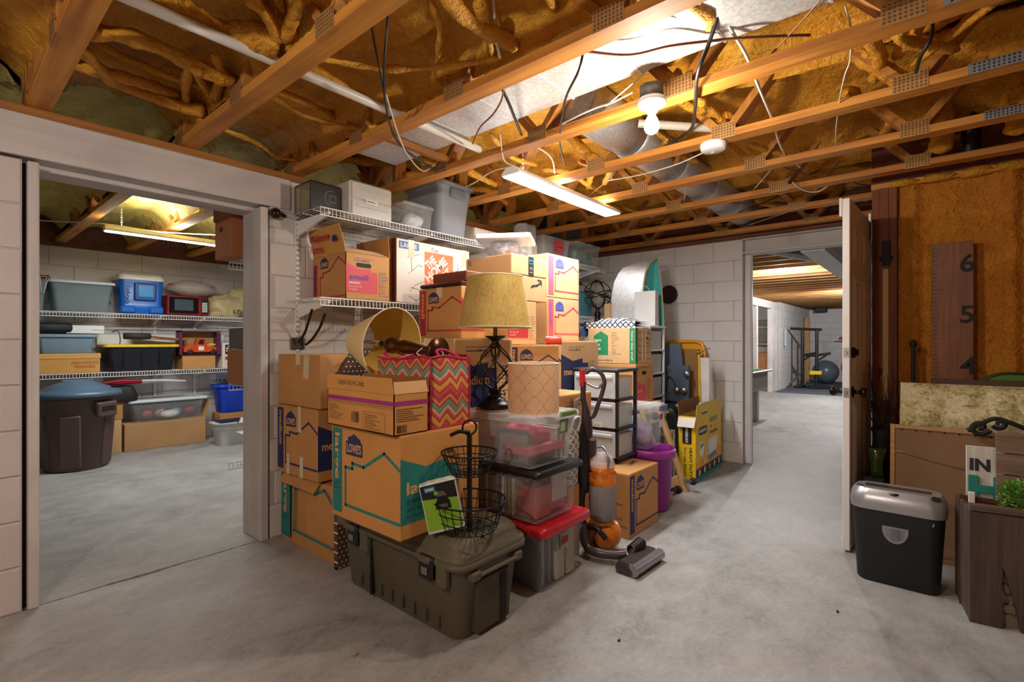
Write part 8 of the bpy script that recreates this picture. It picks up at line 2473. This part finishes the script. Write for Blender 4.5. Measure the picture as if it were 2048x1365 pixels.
MB().box((-0.3, -0.6, 0.42), (0.3, 0.35, 0.50), 0, 0.03).build('seat_pad', BLACKPL, ex)
MB().box((-0.2, 0.0, 0.62), (0.2, 0.45, 0.80), 0, 0.03).build('back_pad', plain('dark_slate_pad', '#2c3138', 0.5), ex)
for (a, b_) in (((-.3, .3, 0), (-.3, .3, 0.8)), ((.3, .3, 0), (.3, .3, 1.0)), ((-.3, -.5, 0), (-.3, -.5, .45)), ((.3, -.5, 0), (.3, -.5, .45)), ((-0.35, 0.3, 0.85), (0.45, 0.3, 0.85))):
    MB().tube([a, b_], 0.03, 8).build('tube', BLACKPL, ex)
tag(MB().box((17.0, 2.85, 0.0), (17.1, 2.98, 1.95), 0, 0.01).build('leaning_plank', wood('pine_plank', '#a87848', '#c99a66', 2)), 'tall pine plank leaning in the corner of the far room', 'plank')
t = thing('far_shelf', 'thin shelf with a pink roll on the end wall of the far room', 'shelf', (18.0, 0.0, 1.28))
MB().box((-0.25, -0.9, -0.02), (0.04, 2.3, 0.0)).build('board', WHITEPL, t)
tag(MB().tube([(17.85, 1.2, 1.325), (17.85, 2.2, 1.325)], 0.045, 10).build('pink_roll', plain('pink_roll', '#c4264a', 0.6)), 'pink roll lying on the thin shelf of the far room', 'roll')
tag(MB().box((17.6, 2.5, 2.12), (17.9, 2.8, 2.28), 0, 0.02).build('speaker', BLACKPL), 'small black speaker under the joists in the far corner', 'speaker')
# games alcove behind the posts
tag(MB().box((14.9, 3.3, 0.0), (15.45, 5.2, 0.92), 0, 0.01).build('pine_cabinet', wood('orange_pine', '#c98348', '#e0a468', 2, 1.0)), 'orange pine cabinet in the alcove beyond the pool table', 'cabinet')
ch = thing('folding_chair', 'grey folding chair hung flat on the alcove wall above the pine cabinet', 'chair', (15.46, 3.95, 1.12), radians(-90))
MB().tube(spline([(0, 0, 0.8), (0, -0.03, 0.1), (0.1, -0.03, 0.0), (0.45, -0.03, 0.0), (0.55, -0.03, 0.1), (0.55, 0, 0.8)], 5), 0.02, 8).build('frame', plain('grey_tube', '#6a6660', 0.4), ch)
MB().box((0.06, -0.05, 0.08), (0.50, -0.02, 0.48), 0, 0.02).build('seat', plain('grey_seat', '#8b867e', 0.5), ch)
MB().box((0.06, -0.05, 0.56), (0.50, -0.02, 0.72), 0, 0.02).build('backrest', plain('grey_seat', '#8b867e'), ch)
tag(MB().box((14.5, 2.95, 1.10), (14.6, 3.012, 1.55), 0, 0.02).build('thermometer', plain('pale_blue_grey', '#a8b0bb', 0.5)), 'slim pale blue grey fixture on the block wall by the white post', 'fixture')
tag(MB().box((10.4, -0.1, 2.255), (10.9, 0.05, 2.284), 0, 0.004).build('joist_block', wood('pale_pine_block', '#c99a66', '#e0b888', 0)), 'pale pine block nailed across the joists of the far room', 'block')
tag(MB().tube(spline([(6.0, 1.5, 2.26), (6.6, 1.2, 2.22), (7.3, 0.95, 2.22), (7.9, 0.6, 2.27)], 8), 0.05, 8).build('insulated_line', plain('silver_grey_wrap', '#9aa09a', 0.4, 0.3)), 'silver wrapped line sagging under the far room joists', 'pipe')

# small litter on the floor
for (px, py, lab) in ((1238, 1283, 'small dark leaf scrap on the bare floor at the bottom centre'), (712, 1312, 'small orange crumb on the floor below the trunk'), (1675, 1225, 'tiny dark crumb on the floor left of the shredder')):
    p = AT(px, py, z=0)
    tag(MB().ico((p.x, p.y, 0.0035), 0.009, 0, 1, (1.4, 0.6, 0.35), jit=0.6, seed=px).build('floor_scrap', plain('orange_crumb', '#b5602a', 0.7) if px == 712 else plain('dark_scrap', '#2c2723', 0.8)), lab, 'litter')
